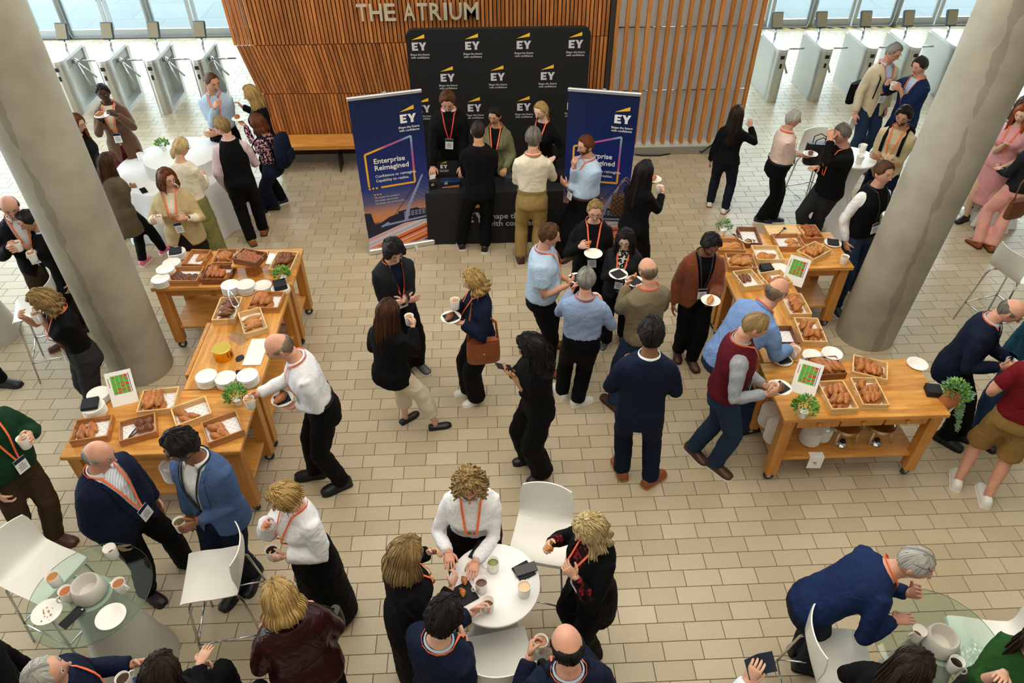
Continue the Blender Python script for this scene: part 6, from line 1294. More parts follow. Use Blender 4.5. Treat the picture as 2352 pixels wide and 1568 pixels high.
def cut_front(F, me, cut):
    """open a jacket along the front: two planes for the V, two for the tails"""
    k = F.k; bm = bmesh.new(); bm.from_mesh(me); c, d, f, r = F.frame(.68); top = F.frame(.86)[0]; but = F.frame(cut.get('button', .62))[0]; hem = F.frame(cut.get('hem', .47)-.02)[0]
    vw, bw, hw = cut.get('vw', .085)*k, cut.get('bw', .008)*k, cut.get('hw', .05)*k; f = F.frame(.7)[2]; r = F.frame(.7)[3]
    def plane(p0, x0, p1, x1):
        a, b = p0+r*x0, p1+r*x1; n = (b-a).cross(f).normalized(); return a, n
    PL = []
    for s in (1, -1): PL.append((s, plane(top, s*vw, but, s*bw), plane(but, s*bw, hem, s*hw)))
    for s, a, b in PL:
        for co, no in (a, b): bmesh.ops.bisect_plane(bm, geom=bm.verts[:]+bm.edges[:]+bm.faces[:], plane_co=co, plane_no=no)
    bmesh.ops.bisect_plane(bm, geom=bm.verts[:]+bm.edges[:]+bm.faces[:], plane_co=but, plane_no=d)
    d0 = F.frame(.62)[1]; dele = []
    ax = F.frame(.72)[0]; lapf = []
    for fc in bm.faces:
        p = fc.calc_center_median(); h_ = (p-but).dot(d); fr_ = (p-ax).dot(f) if h_ > 0 else (p-but).dot(F.frame(.55)[2]); x = (p-but).dot(r)
        tt = max(0., min(1., h_/max(1e-3, (top-but).dot(d)))) ; hh = max(0., min(1., -h_/max(1e-3, (but-hem).dot(d)))); lim = (bw+(vw-bw)*tt) if h_ > 0 else (bw+(hw-bw)*hh)
        cx = (top-but).dot(r)*tt if h_ > 0 else 0
        if abs(x-cx) < lim and fr_ > -.01 and (fc.normal.dot(f) > -.35 or h_ > (top-but).dot(d)*.9): dele.append(fc)
        elif h_ > .02 and lim < abs(x-cx) < lim+.05*k*(1-.45*abs(tt-.55)) and fr_ > 0 and fc.normal.dot(f) > .15 and tt < .93: lapf.append(fc)
    lap = None
    bmesh.ops.delete(bm, geom=dele, context='FACES'); bm.to_mesh(me); bm.free(); return lap
# things held in hands
def hold_mug(F, i, label, col=TEA, up=.0, rz=None):
    gp, fd, n, w = F.grip[i]; c = F.root+gp+n.normalized()*.028+fd*.0; a = math.atan2(-n.y, -n.x) if rz is None else rz; return mug(c.x, c.y, c.z-.055+up, a, label, col)
def hold_plate(F, i, label, food=None, nap=False, flabel=None, s=1.):
    gp, fd, n, w = F.grip[i]; c = F.root+gp+fd*.05; z = max(w.z+.0, gp.z)+.012; o = obj('plate', PLATE, None, (c.x, c.y, z), (0, 0, .3)); tag(o, label, 'plate')
    if nap: napkin(c.x, c.y, z+.009, nap, .12, .008, .5)
    if food:
        for j, kd in enumerate(food): 
            q = obj(PNAME[kd], PASTRY[kd][j % 3], None, (c.x+.02*j-.01, c.y+.04*j-.02, z+.018), (0, 0, 1.1+j*.8)); tag(q, flabel[j] if isinstance(flabel, (list, tuple)) else flabel, 'pastry')
def hold_food(F, i, kd, label, s=.8):
    gp, fd, n, w = F.grip[i]; c = F.root+gp+n.normalized()*.01+fd*.04; o = obj(PNAME[kd], PASTRY[kd][0], None, tuple(c), (0, -1.0, math.atan2(fd.y, fd.x))); o.scale = (s*.8, s*.8, s*.8); tag(o, label, 'pastry'); return o

def sip(F, label, col=TEA, side=0.):
    c = F.root+F.hc+F.H3@(Vector((side, .155, -.075))*F.hs); return mug(c.x, c.y, c.z-.06, math.atan2(-F.hrt.y, -F.hrt.x), label, col)
C_ = dict(white=cloth('white', 'E6E7EA'), cream=cloth('cream', 'E2D8C2'), dots=cloth('dots', 'E8E8EC', kind='dots', c2='9AA0B4'), lblue=cloth('lblue', 'AFC6DE'), blue=cloth('blue', '7391C2'), denim=cloth('denimshirt', '8EA3C6'), stripe=cloth('stripe', 'C9D2DE', kind='stripe', c2='EEF1F4'), lilac=cloth('lilac', 'C9B4BC'), pinkish=cloth('pinkish', 'DDC3B8'), black=cloth('black', '070709'), blackk=cloth('blackk', '0C0C0F', .9), navy=cloth('navy', '0F182E'), navy2=cloth('navy2', '15264C'), suitblue=cloth('suitblue', '42587E'), charcoal=cloth('charcoal', '1E2024'), brownj=cloth('brownj', '5B3F2C', sheen=.2), rust=cloth('rust', '71381C', sheen=.2), beige=cloth('beige', 'B9A47A'), creamj=cloth('creamj', 'C9BCA0'), taupe=cloth('taupe', '5E5140'), olive=cloth('olive', '7A6E56'), oliveg=cloth('oliveg', '6E6F52'), oliveS=cloth('oliveskirt', '7D7A4A'), green=cloth('green', '14351F'), leafg=cloth('leafg', '234A20'), burg=cloth('burg', '57121E'), burgl=cloth('burgleather', '2E1214', .3, .4, 12), maroon=cloth('maroon', '5E1626'), redp=cloth('redp', '661018'), khaki=cloth('khaki', '9C8250'), khaki2=cloth('khaki2', '8F7140'), jeans=cloth('jeans', '22344E', bs=40), jeans2=cloth('jeans2', '2C4A72', bs=40), jdark=cloth('jdark', '141C2B', bs=40), brownt=cloth('brownt', '3A2C1E'), greyt=cloth('greyt', '2A2A2C'), creamt=cloth('creamt', 'D9CCB4'), pinkt=cloth('pinkt', 'E0A297'), pinktop=cloth('pinktop', 'DB9FA6'), floral=cloth('floral', 'D9D2C2', kind='floral', c2='53618A'), pattern=cloth('pattern', '1A1420', kind='pattern', c2='D9A0A8'), bw=cloth('bw', '1B1B1F', kind='pattern', c2='D8D8D8'), greychk=cloth('greychk', '9A9EA4', kind='dots', c2='6E7278'), redfl=cloth('redfl', '0F0D0F', kind='floral', c2='8A1E22'), sand=cloth('sand', 'C2B08C'), dbrown=cloth('dbrown', '231512'))
def T(c, **k): return dict(c=C_[c], **k)
B = T; J = T
def P_(label, h, face, **k): return person(label, h, face, **k)
Q = dict
# --- back left group
f = P_('woman in brown blazer and burgundy trousers eating from a plate by the left turnstiles', (237, 213), 282, S=1.74, sex='f', skin='dark', hair=('bun', 'black'), top=T('cream', hem=.52), bottom=B('maroon'), jacket=J('brownj', hem=.40, vw=.1, button=.56), lany='o', R=('plate', ('p', 232, 272, 1.12)), L=('hold', ('p', 268, 264, 1.18)), hp=8, hy=5)
hold_plate(f, 0, 'white plate held by the woman in a brown blazer', ['croissant'], False, 'croissant on the plate of the woman in a brown blazer')
P_('woman with glasses and auburn hair half hidden behind the left column', (176, 284), 350, S=1.68, sex='f', hair=('long', 'auburn', dict(hlen=.2)), top=T('black'), bottom=B('black'), glasses='std')
P_('woman with long brown hair and taupe coat, seen from behind, pink trainers', (243, 365), 65, S=1.64, sex='f', hair=('long', 'chestnut', dict(hlen=.2)), top=T('black'), jacket=J('taupe', hem=.33, open=0, infl=.03), bottom=B('black', wide=0.), shoes=('pink', 'white'), ft=[(376, 576), (330, 603)], R='crossr', L='crossl', hp=18)
P_('woman in cream blouse with low blond ponytail, back to the camera', (416, 338), 78, S=1.68, sex='f', hair=('tied', 'paleblond', dict(hlen=.12)), top=T('cream', hem=.56, infl=.018), bottom=B('oliveS', k='skirt', hem=.04, flare=.10), glasses='std', R=('mugl', ('p', 468, 405, 1.0)), L='mugl', hp=18, hy=-25)
f = P_('woman in beige blazer holding a mug, brown bob and glasses', (384, 410), 278, S=1.64, sex='f', hair=('bob', 'auburn', dict(hlen=.07)), top=T('cream', hem=.55), jacket=J('beige', hem=.44, vw=.1, button=.55, hw=.12, sl=.75), bottom=B('dbrown', k='skirt', hem=.1), g=1.14, lany='o', glasses='light', hy=45, hp=6, R=('mug', ('p', 352, 503, 1.06)), L=('hold', ('p', 428, 500, 1.05)), watch=1)
hold_mug(f, 0, 'white mug held by the woman in a beige blazer', TEA); hold_food(f, 1, 'bun', 'bun held in a black napkin by the woman in beige')
P_('man in black gilet and lilac shirt standing at the white-clothed table', (510, 291), 108, S=1.76, hair=('short', 'dirty'), top=T('lilac'), jacket=J('blackk', hem=.50, sl=0, open=0, name='gilet'), bottom=B('black'), shoes=('tan', 'brown'), ft=[(606, 532), (580, 556)], R='mugl', L='pocket', hy=55, glasses='light', collar=C_['lilac'])
P_('man in light blue shirt facing the camera near the turnstiles', (487, 188), 282, S=1.84, skin='pink', hair=('crop', 'brown'), top=T('lblue'), bottom=B('black'), lany='o', R=('hold', ('p', 492, 247, 1.22)), L=('crossl', (-.06, .2, 1.05)), hy=35, hp=14, collar=C_['lblue'], blen=.62)
P_('blond woman in black jacket gesturing to the man in light blue', (577, 217), 198, S=1.68, sex='f', hair=('long', 'blond', dict(hlen=.16)), top=T('black'), jacket=J('blackk', open=0), bottom=B('black'), R=('raise_', ('p', 556, 245, 1.28)), L='down', shoes=('navy', 'white'))
f = P_('woman with brown bob, patterned top and navy backpack', (589, 271), 168, S=1.66, sex='f', hair=('bob', 'auburn', dict(hlen=.08)), top=T('pattern'), bottom=B('navy'), L=('plate', ('p', 562, 287, 1.12)), R='plate', ft=[(600, 482), (632, 476)])
hold_plate(f, 1, 'white plate of pastry held by the woman with the navy backpack', ['bun'], False, 'pastry on the plate by the navy backpack')
def backpack(label, F, m, s=1., dx=0, z=None):
    c, d, fr_, r = F.frame(.69); w_, dp, sh_ = F.dims(.69); p = F.root+c-fr_*(dp*F.k+.115*s)+r*dx; t = thing('backpack', label, 'bag', (p.x, p.y, p.z-.2*s), math.atan2(fr_.y, fr_.x)+math.pi/2)
    mb = MB(); rings = [[(x*sx*s, y*sy*s, z_*s) for x, y in [(.15*math.copysign(abs(math.cos(a))**.6, math.cos(a)), .08*math.copysign(abs(math.sin(a))**.6, math.sin(a))) for a in np.linspace(0, 2*math.pi, 25)[:-1]]] for sx, sy, z_ in ((.8, .8, 0), (1, 1, .03), (1, 1.05, .2), (.96, .9, .36), (.75, .6, .42), (.4, .3, .44))]; mb.loft(rings); ob('pack', mb, m, t, ang=50)
    mb = MB(); mb.bbox((-.1*s, .07*s, .05*s), (.1*s, .115*s, .22*s), .02); ob('pocket', mb, m, t)
    for sg in (-1, 1):
        path = [F.frame(.62)[0]-F.frame(.62)[2]*(F.dims(.62)[1]*F.k+.05)+r*(sg*.12*F.k)]+[F.surf(tau, sg*.11*F.k, .045, True)[0] for tau in (.72, .78)]+[F.frame(.825)[0]+r*(sg*.1*F.k)+d*.05]+[F.surf(tau, sg*.11*F.k, .042)[0] for tau in (.79, .74, .68)]
        o = Vector(t.location); mb = MB(); rz = -t.rotation_euler.z; Rm = Matrix.Rotation(rz, 3, 'Z'); mb.tube([Rm@(F.root+q-o) for q in path], [(.02, .006)]*len(path), 8); ob('strap', mb, m, t, smooth=True)
    return t
backpack('navy backpack worn by the woman in the patterned top', f, C_['navy'])
# --- far left
f = P_('bald bearded man in black jacket holding a mug behind the left column', (22, 474), 300, S=1.76, skin='pink', hair=('bald', 'dark'), beard='dark', top=T('white', hem=.52), jacket=J('black', vw=.1, button=.55, hw=.1), bottom=B('brownt'), lany='o', hp=22, R=('mug', ('p', 20, 568, 1.08)), L=('mug', ('p', 45, 565, 1.1)), collar=C_['white'])
hold_mug(f, 0, 'white mug held by the bald bearded man at far left')
f = P_('dark-haired man in black coat half hidden by the left column', (62, 497), 232, S=1.72, skin='tan', hair=('short', 'black'), top=T('lblue', hem=.52), jacket=J('blackk', hem=.40, open=0), bottom=B('black'), R=('mug', ('p', 78, 580, 1.05)), L='down', ft=[(150, 788), (186, 745)], shoes=('brown', 'gum'), collar=C_['lblue'], hp=16)
hold_mug(f, 0, 'white mug held by the man in black beside the left column')
f = P_('woman with curly fair hair and black T-shirt sipping from a mug', (98, 690), 218, S=1.64, sex='f', hair=('wavy', 'dirty', dict(hlen=.10, hwave=1.)), top=T('black', sl=.35), bottom=B('greyt'), lany='o', glasses='std', hp=28, R=('mouth', ('p', 52, 728, 1.36)), L=('mouth', ('p', 92, 728, 1.36)), g=1.08, blen=.55)
sip(f, 'white mug raised to the lips of the curly fair-haired woman')
f = P_('man in dark green sweater cut off by the left edge, holding a mug', (-62, 935), 335, S=1.80, hair=('short', 'brown'), top=T('green', hem=.52), bottom=B('brownt'), lany='o', L=('mug', ('p', 66, 996, 1.12)), R='pocket', ft=[(60, 1262), (130, 1235)], shoes=('brown', 'brown'), belly=.05)
hold_mug(f, 1, 'white mug of tea held by the man in green', 'B79268')
P_('person in dark clothes at the bottom left edge', (-95, 1475), 10, S=1.72, hair=('short', 'dark'), top=T('black'), bottom=B('black'))
r0 = G(-45, 885); P_('person at the left edge of whom only one dark shoe shows', (-60, 600), 5, S=1.75, hair=('short', 'dark'), top=T('navy'), bottom=B('black'), root=(r0.x, r0.y), ft=[(8, 880), (-60, 860)])
# --- left front
f = P_('bald man in navy jacket and striped shirt with a badge', (228, 1044), 338, S=1.78, skin='pink', hair=('bald', 'grey'), top=T('stripe'), jacket=J('navy', hem=.44, vw=.1, button=.56, hw=.16), bottom=B('black'), lany='o', hy=18, hp=14, R='pocket', L='down', ft=[(340, 1362), (428, 1292)], belly=.07, g=1.12, belt=BLACKM, collar=C_['white'])
f = P_('man in blue suit with black hair holding a mug', (416, 1026), 252, S=1.80, skin='brown', hair=('short', 'black', dict(th=.022)), top=T('white'), jacket=J('suitblue', hem=.45, vw=.1, button=.57, hw=.08), bottom=B('navy'), lany='b', badge=False, hy=-35, hp=14, L=('mug', ('p', 452, 1196, 1.02)), R='down', ft=[(548, 1352), (585, 1318)], beard='black', collar=C_['white'])
hold_mug(f, 1, 'white mug of coffee held by the man in a blue suit', '5A4A26')
f = P_('bald man in white shirt reaching over the left tables with a mug', (641, 797), 196, S=1.85, skin='pink', hair=('bald', 'fuzz'), top=T('white'), bottom=B('black'), lany='o', lean=16, hp=26, R=('mug', ('p', 592, 905, 1.02)), L=('plate', ('p', 684, 930, 1.02)), ft=[(727, 1088), (787, 1112)], collar=C_['white'], belt=BLACKM, watch=1)
hold_mug(f, 0, 'white mug of tea in the reaching hand of the bald man in white', 'B58A5E'); hold_plate(f, 1, 'white plate held by the bald man in a white shirt', ['croissant', 'dark'], 'on the plate of the bald man in white', ['croissant on the plate of the bald man in white', 'chocolate pastry on the plate of the bald man in white'])
f = P_('woman with short blond hair and white blouse, black skirt, holding coffee', (650, 1142), 222, S=1.63, sex='f', hair=('wavy', 'blond', dict(hlen=.02)), top=T('white', hem=.565, infl=.02, puff=.012), bottom=B('black', k='skirt', hem=.03, flare=.12), lany='o', badge=False, hp=22, R=('hold', ('p', 612, 1200, 1.12)), L=('mug', ('p', 655, 1276, 1.08)))
hold_food(f, 0, 'croissant', 'bitten pastry held by the woman in a white blouse', .7); hold_mug(f, 1, 'white mug of black coffee held by the woman in a white blouse', BLACKC)
f = P_('woman in burgundy leather jacket, glasses pushed up on blond hair', (642, 1372), 118, S=1.66, sex='f', hair=('long', 'blond', dict(hlen=.10, hflare=.6)), top=T('black'), jacket=J('burgl', hem=.47, open=0, infl=.035), bottom=B('black', wide=.03), glasses='up', hp=22, L='mugl', R='mugl', g=1.15)
pb = G(757, 1440, .95); t = thing('shoulder_bag', 'black leather bag at the side of the woman in burgundy leather', 'bag', (pb.x, pb.y, .82), 1.2); ob('bag_body', bag_mesh(.26, .1, .2, None), M('black_leather', ''), t, ang=50)
mb = MB(); Rm = Matrix.Rotation(-1.2, 3, 'Z'); q0 = Rm@(f.root+f.surf(.80, .1*f.k, .05)[0]-Vector(t.location)); q1 = Rm@(f.root+f.surf(.78, .12*f.k, .05, True)[0]-Vector(t.location)); mb.tube([(-.1, 0, .18), q1.lerp(Vector((-.1, 0, .18)), .3), q1, q0.lerp(q1, .5)+Vector((0, 0, .05)), q0, q0.lerp(Vector((.1, 0, .18)), .6), (.1, 0, .18)], .006, 6); ob('strap', mb, M('black_leather', ''), t, smooth=True)
P_('grey-haired man in navy jacket and jeans seated at bottom left', (105, 1546), 22, S=1.78, skin='pink', hair=('crop', 'white'), top=T('navy', hem=.5), jacket=J('navy', open=0), bottom=B('jeans2'), sit=.74, feetz=.28, ft=[('l', .18, .42), ('l', .16, .36)], hp=-12, hr=18, lany='o', badge=False, R='mugl', L='mugl')
f = P_('woman with long dark hair and black top at the bottom edge', (372, 1542), 60, S=1.66, sex='f', hair=('long', 'dark', dict(hlen=.2)), top=T('black'), jacket=J('blackk', open=0), bottom=B('black'), sit=.74, feetz=.28, ft=[('l', .16, .40), ('l', .14, .36)], R=('desk', ('p', 458, 1525, .9)), L='mugl')
mugp(280, 1556, .98, 1., 'white mug of coffee at the bottom edge, before the dark-haired woman', COFFEE)
# --- centre round table
P_('woman with curly blond hair and white dotted shirt at the round table', (1079, 1118), 268, S=1.68, sex='f', skin='pink', hair=('curly', 'dirty'), top=T('dots'), bottom=B('black'), lany='o', badge=False, glasses='std', lean=12, hp=16, R=('desk', ('p', 1030, 1268, 1.16)), L=('desk', ('p', 1092, 1288, 1.12)), g=1.15, watch=1, collar=C_['dots'])
P_('woman in black with long fair hair at the left of the round table', (936, 1268), 25, S=1.66, sex='f', hair=('long', 'dirty', dict(hlen=.16, hflare=.5)), top=T('blackk', hem=.42), bottom=B('black', k='skirt', hem=.05), lany='o', badge=False, hp=14, R=('hold', ('p', 1036, 1350, 1.14)), L=('hold', ('p', 985, 1268, 1.18)))
f = P_('man in navy sweater with dark hair at the front of the round table', (1020, 1418), 52, S=1.78, hair=('short', 'black', dict(th=.02)), top=T('lblue'), jacket=J('navy', open=0, hem=.48), bottom=B('black'), lany='o', badge=False, hp=14, R=('mouth', ('p', 1066, 1470, 1.34)), L=('mug', ('p', 1080, 1410, 1.13)), collar=C_['lblue'])
f = P_('balding man in black jacket with backpack holding a mug', (1302, 1482), 100, S=1.78, skin='pink', hair=('bald', 'black'), top=T('lblue'), jacket=J('navy', open=0, hem=.46), bottom=B('black'), lany='o', badge=False, hp=14, L=('mug', ('p', 1216, 1512, 1.26)), R='mug', collar=C_['lblue'])
hold_mug(f, 1, 'white mug of coffee held by the balding man', '8A5A34'); backpack('black backpack worn by the balding man at the bottom', f, C_['blackk'])
f = P_('woman with wavy blond hair and black cardigan holding up a croissant', (1352, 1215), 200, S=1.68, sex='f', hair=('wavy', 'paleblond', dict(hlen=.18, hwave=1.)), top=T('redfl', hem=.5), jacket=J('black', hem=.36, vw=.1, button=.56, hw=.12, sl=.75, lapel=0), bottom=B('black'), glasses='std', lany='o', hp=22, R=('hold', ('p', 1262, 1246, 1.28)), L=('hold', ('p', 1322, 1325, 1.18)))
hold_food(f, 0, 'croissant', 'half croissant held up by the woman in a black cardigan', .9)
# --- bottom right
P_('man in navy fleece leaning on the right glass table, glasses on his head', (2104, 1292), 355, S=1.78, skin='pink', hair=('crop', 'white'), top=T('navy2', hem=.52, infl=.014), bottom=B('jdark'), lean=54, hp=16, hy=-35, g=.92, glasses='up', R=('desk', ('p', 2052, 1424, 1.01)), L=('chin', ('p', 2086, 1362, 1.14)), ft=[(1846, 1530), (1836, 1492)], lany='o', badge=False)
P_('woman with long dark hair and black jacket at the bottom right glass table', (2098, 1532), 25, S=1.66, sex='f', hair=('long', 'dark', dict(hlen=.3)), top=T('black'), jacket=J('blackk', open=0), bottom=B('black'), sit=.72, feetz=.28, ft=[('l', .14, .40), ('l', .14, .36)], L='mugl', R='mugl')
P_('woman in green top cut off at the bottom right corner', (2392, 1482), 205, S=1.66, sex='f', hair=('long', 'dark', dict(hlen=.25)), top=T('leafg', hem=.5, sl=.75, infl=.02), bottom=B('black'), R=('desk', ('p', 2306, 1545, 1.0)), L='desk')
f = P_('person with sunglasses holding a dark napkin at the bottom edge', (1778, 1628), 75, S=1.70, hair=('short', 'dark'), top=T('white'), bottom=B('black'), L=('raise_', ('p', 1716, 1562, 1.30)), R='mugl', glasses='up')
nb = G(1745, 1528, 1.36); mb = MB(); mb.add([(-.08, -.03, -.05), (0, 0, -.06), (0.0, .02, .06), (-.09, 0, .06), (.09, -.03, -.04), (.08, 0, .07)], [(0, 1, 2, 3), (1, 4, 5, 2)]); o = ob('open_napkin', mb, NAPN, None, tuple(nb), (-.5, 0, .2)); sol = o.modifiers.new('s', 'SOLIDIFY'); sol.thickness = .004; tag(o, 'navy paper napkin held open at the bottom edge', 'napkin')
# --- right edge
f = P_('man in black jacket bending over a mug at the right edge', (2328, 704), 322, S=1.80, skin='pink', hair=('bald', 'salt'), top=T('lblue'), jacket=J('navy', vw=.09, button=.58, hw=.06, hem=.44), bottom=B('black'), lean=14, hp=28, glasses='light', lany='o', R=('mug', ('p', 2296, 842, 1.08)), L=('mug', ('p', 2338, 835, 1.1)), ft=[(2166, 1008), (2214, 1006)], collar=C_['lblue'])
hold_mug(f, 0, 'white mug of tea held by the bending man at the right edge', 'B58A5E')
P_('person in teal jacket mostly outside the right edge', (2448, 705), 200, S=1.74, hair=('short', 'brown'), top=T('jeans2'), jacket=dict(c=cloth('teal', '1F4A5E'), open=0), bottom=B('jeans2'))
r0 = G(2236, 1118); f = P_('man in red polo shirt and khaki shorts cut off by the right edge', (2400, 850), 62, S=1.78, skin='pink', hair=('short', 'brown'), top=T('redp', sl=.35, hem=.54), bottom=B('khaki2', k='shorts', end=.5, wide=.02), shoes=('white', 'white'), root=(r0.x, r0.y), ft=[(2262, 1148), (2196, 1110)], L=('hold', (.2, .2, 1.1)), R='mugl', foot_yaw=(70, 60))
r0 = G(2214, 520); P_('woman in long floral dress mostly hidden by the right column', (2300, 280), 60, S=1.68, sex='f', hair=('long', 'brown', dict(hlen=.2)), top=T('floral', hem=.5, sl=.35), bottom=B('floral', k='skirt', hem=.10, flare=.12), shoes=('white', 'white'), root=(r0.x+.25, r0.y+.25), R=('phone', ('p', 2265, 385, 1.1)))
P_('red-haired woman in pink top at the far right edge', (2348, 262), 215, S=1.70, sex='f', skin='pale', hair=('long', 'red', dict(hlen=.25)), top=T('pinktop', hem=.5, sl=.5), bottom=B('pinktop', k='skirt', hem=.2), lany='o', badge=False, R=('plate', ('p', 2310, 330, 1.15)), L='plate')
r0 = G(2262, 566); f = P_('woman in charcoal blazer and pink trousers, back to the camera', (2345, 400), 95, S=1.66, sex='f', hair=('long', 'dark', dict(hlen=.28)), top=T('black'), jacket=J('charcoal', open=0, hem=.5), bottom=B('pinkt'), shoes=('tan', 'brown'), root=(r0.x+.18, r0.y+.12), ft=[(2268, 576), (2243, 562)], R='mugl', L='mugl')
pb = G(2340, 470, .95); t = thing('shoulder_bag', 'brown leather shoulder bag by the woman in pink trousers', 'bag', (pb.x, pb.y, .78), .3); ob('bag_body', bag_mesh(.3, .1, .24, None), M('brown_leather', '6B3A1E', .45, bump=.1, bs=40), t, ang=50)
mb = MB(); mb.tube([(-.12, 0, .2), (-.1, .03, .45), (0, .05, .55), (.1, .03, .45), (.12, 0, .2)], .008, 6); ob('strap', mb, M('brown_leather', ''), t, smooth=True)
# --- back right
f = P_('man in black quilted gilet and white shirt with a hand in his pocket', (2030, 397), 288, S=1.81, skin='pink', hair=('short', 'brown'), top=T('white'), jacket=J('blackk', hem=.52, sl=0, open=0, name='gilet', infl=.034), bottom=B('jeans'), lany='b', shoes=('navy', 'white'), R='pocket', L=('plate', ('p', 2036, 495, 1.02)), ft=[(1916, 706), (1952, 662)], hp=-4)
hold_plate(f, 1, 'white plate held by the man in a black gilet')
f = P_('bearded man in sand sweater with folded arms', (2075, 268), 228, S=1.75, skin='olive', hair=('short', 'black', dict(th=.02)), beard='black', top=T('sand', hem=.47, infl=.022), bottom=B('navy'), lany='o', badge=False, R='crossr', L='crossl', hp=10, watch=0)
backpack('black backpack worn by the bearded man in sand', f, C_['blackk'])
f = P_('grey-haired man in cream blazer and jeans with a shoulder bag', (2052, 121), 280, S=1.86, skin='pink', hair=('short', 'grey'), top=T('lblue'), jacket=J('creamj', hem=.44, vw=.09, button=.58, hw=.07), bottom=B('jeans'), glasses='std', lany='o', hy=12, hp=16, R=('down', (.3, .1, .86)), L='pocket', shoes=('brown', 'brown'), collar=C_['lblue'])
gp = f.root+f.grip[0][3]; mb = MB(); mb.bbox((-.07, -.01, -.22), (.07, .01, 0), .002); tag(ob('papers', mb, PAPER, None, (gp.x, gp.y, gp.z-.06), (0, 0, .5)), 'white papers held low by the man in a cream blazer', 'papers')
pb = f.root+f.frame(.6)[0]-f.frame(.6)[2]*.12+f.frame(.6)[3]*.26; t = thing('shoulder_bag', 'black shoulder bag hanging on the man in a cream blazer', 'bag', (pb.x, pb.y, pb.z-.15), .6); ob('bag_body', bag_mesh(.3, .1, .3, None), C_['blackk'], t, ang=50)
mb = MB(); pa = [f.root+f.surf(tau, .12*f.k, .04)[0] for tau in (.60, .68, .76)]+[f.root+f.frame(.82)[0]+f.frame(.82)[3]*.1+V(0, 0, .05)]+[f.root+f.surf(tau, .13*f.k, .04, True)[0] for tau in (.76, .66)]; Rm = Matrix.Rotation(-.6, 3, 'Z'); mb.tube([Rm@(q-Vector(t.location)) for q in pa], [(.022, .005)]*len(pa), 6); ob('strap', mb, C_['blackk'], t, smooth=True)
f = P_('man in bright navy blazer talking to the man in a cream blazer', (2112, 152), 200, S=1.80, skin='pink', hair=('short', 'dark'), top=T('lblue'), jacket=J('navy2', hem=.45, button=.58), bottom=B('navy'), lany='o', badge=False, R=('hold', ('p', 2036, 193, 1.28)), L=('mug', ('p', 2068, 205, 1.15)))
hold_mug(f, 1, 'white mug held by the man in a bright navy blazer')
f = P_('white-haired man in pale pink shirt pointing with one finger', (1822, 274), 352, S=1.68, skin='pink', hair=('short', 'white'), top=T('pinkish'), bottom=B('black'), glasses='std', lany='o', R=('point', ('p', 1812, 322, 1.2)), L=('plate', ('p', 1838, 356, .98)), shoes=('navy', 'white'), ft=[(1744, 506), (1772, 506)], belly=.06, g=1.12, belt=BLACKM, hp=6, collar=C_['pinkish'])
hold_plate(f, 1, 'white plate held out by the man in a pink shirt', ['dark'], False, 'pastry roll held by the man in a pink shirt')
f = P_('man in black sweater drinking at the back right high table', (1936, 299), 197, S=1.76, skin='pink', hair=('short', 'salt'), top=T('greychk'), jacket=J('black', open=0, hem=.48), bottom=B('greyt'), glasses='std', lany='o', badge=False, L=('mouth', ('p', 1908, 322, 1.36)), R=('desk', ('p', 1878, 384, 1.0)), ft=[None, (1868, 524)], collar=C_['greychk'], watch=1)
sip(f, 'white cup at the lips of the man in a black sweater')
P_('woman in black jacket and dark jeans walking away, long dark hair', (1692, 262), 62, S=1.63, sex='f', hair=('long', 'dark', dict(hlen=.36)), top=T('black'), jacket=J('blackk', open=0, hem=.50, flare=.3), bottom=B('jdark', wide=.004), R=('raise_', ('p', 1724, 290, 1.30)), L='down', shoes=('white', 'gum'), ft=[(1664, 484), (1630, 468)])
# --- stand
f = P_('woman in black with long dark hair holding plate and cup', (1480, 393), 42, S=1.66, sex='f', hair=('long', 'black', dict(hlen=.38)), top=T('black'), jacket=J('blackk', open=0, hem=.5), bottom=B('black'), R=('mug', ('p', 1520, 446, 1.14)), L=('plate', ('p', 1482, 425, 1.18)))
hold_mug(f, 0, 'paper cup of tea held by the long-haired woman by the right banner', 'A87A50'); hold_plate(f, 1, 'white plate held by the long-haired woman by the right banner', ['croissant'], False, 'croissant on the plate by the right banner')
pb = G(1432, 468, .95); t = thing('tote_bag', 'brown checked tote bag on the shoulder of the long-haired woman', 'bag', (pb.x, pb.y, .80), -.3); ob('bag_body', bag_mesh(.3, .12, .26, None), cloth('checkbag', '3E2A1C', .6, kind='check', c2='5E4630'), t, ang=50)
for sg in (-1, 1):
    mb = MB(); mb.tube([(-.08, sg*.03, .24), (-.06, sg*.04, .42), (0, sg*.04, .48), (.06, sg*.04, .42), (.08, sg*.03, .24)], .007, 6); ob('handle', mb, M('brown_leather', ''), t, smooth=True)
P_('bearded man in light blue shirt, hand on chin, before the right banner', (1345, 332), 208, S=1.82, skin='pink', hair=('short', 'auburn'), beard='auburn', top=T('lblue'), bottom=B('black'), lany='o', R=('chin', ('p', 1318, 384, 1.36)), L='crossl', belly=.08, g=1.15, belt=M('belt_brown', '4A1E1A', .5), shoes=('brown', 'brown'), ft=[(1285, 592), (1310, 588)], hp=4, collar=C_['lblue'])
f = P_('man in white shirt and khaki trousers at the counter, seen from behind', (1225, 318), 84, S=1.81, skin='pink', hair=('short', 'salt'), top=T('cream'), bottom=B('khaki'), lany='o', badge=False, R=('phone', ('p', 1258, 385, 1.12)), L='phone', shoes=('brown', 'brown'), ft=[(1232, 600), (1196, 594)], belt=M('belt_tan', '8A7348', .6), collar=C_['cream'], glasses='std')
phone('phone with a lit screen held by the man in khaki trousers', 1263, 378, 1.17, .3, None)
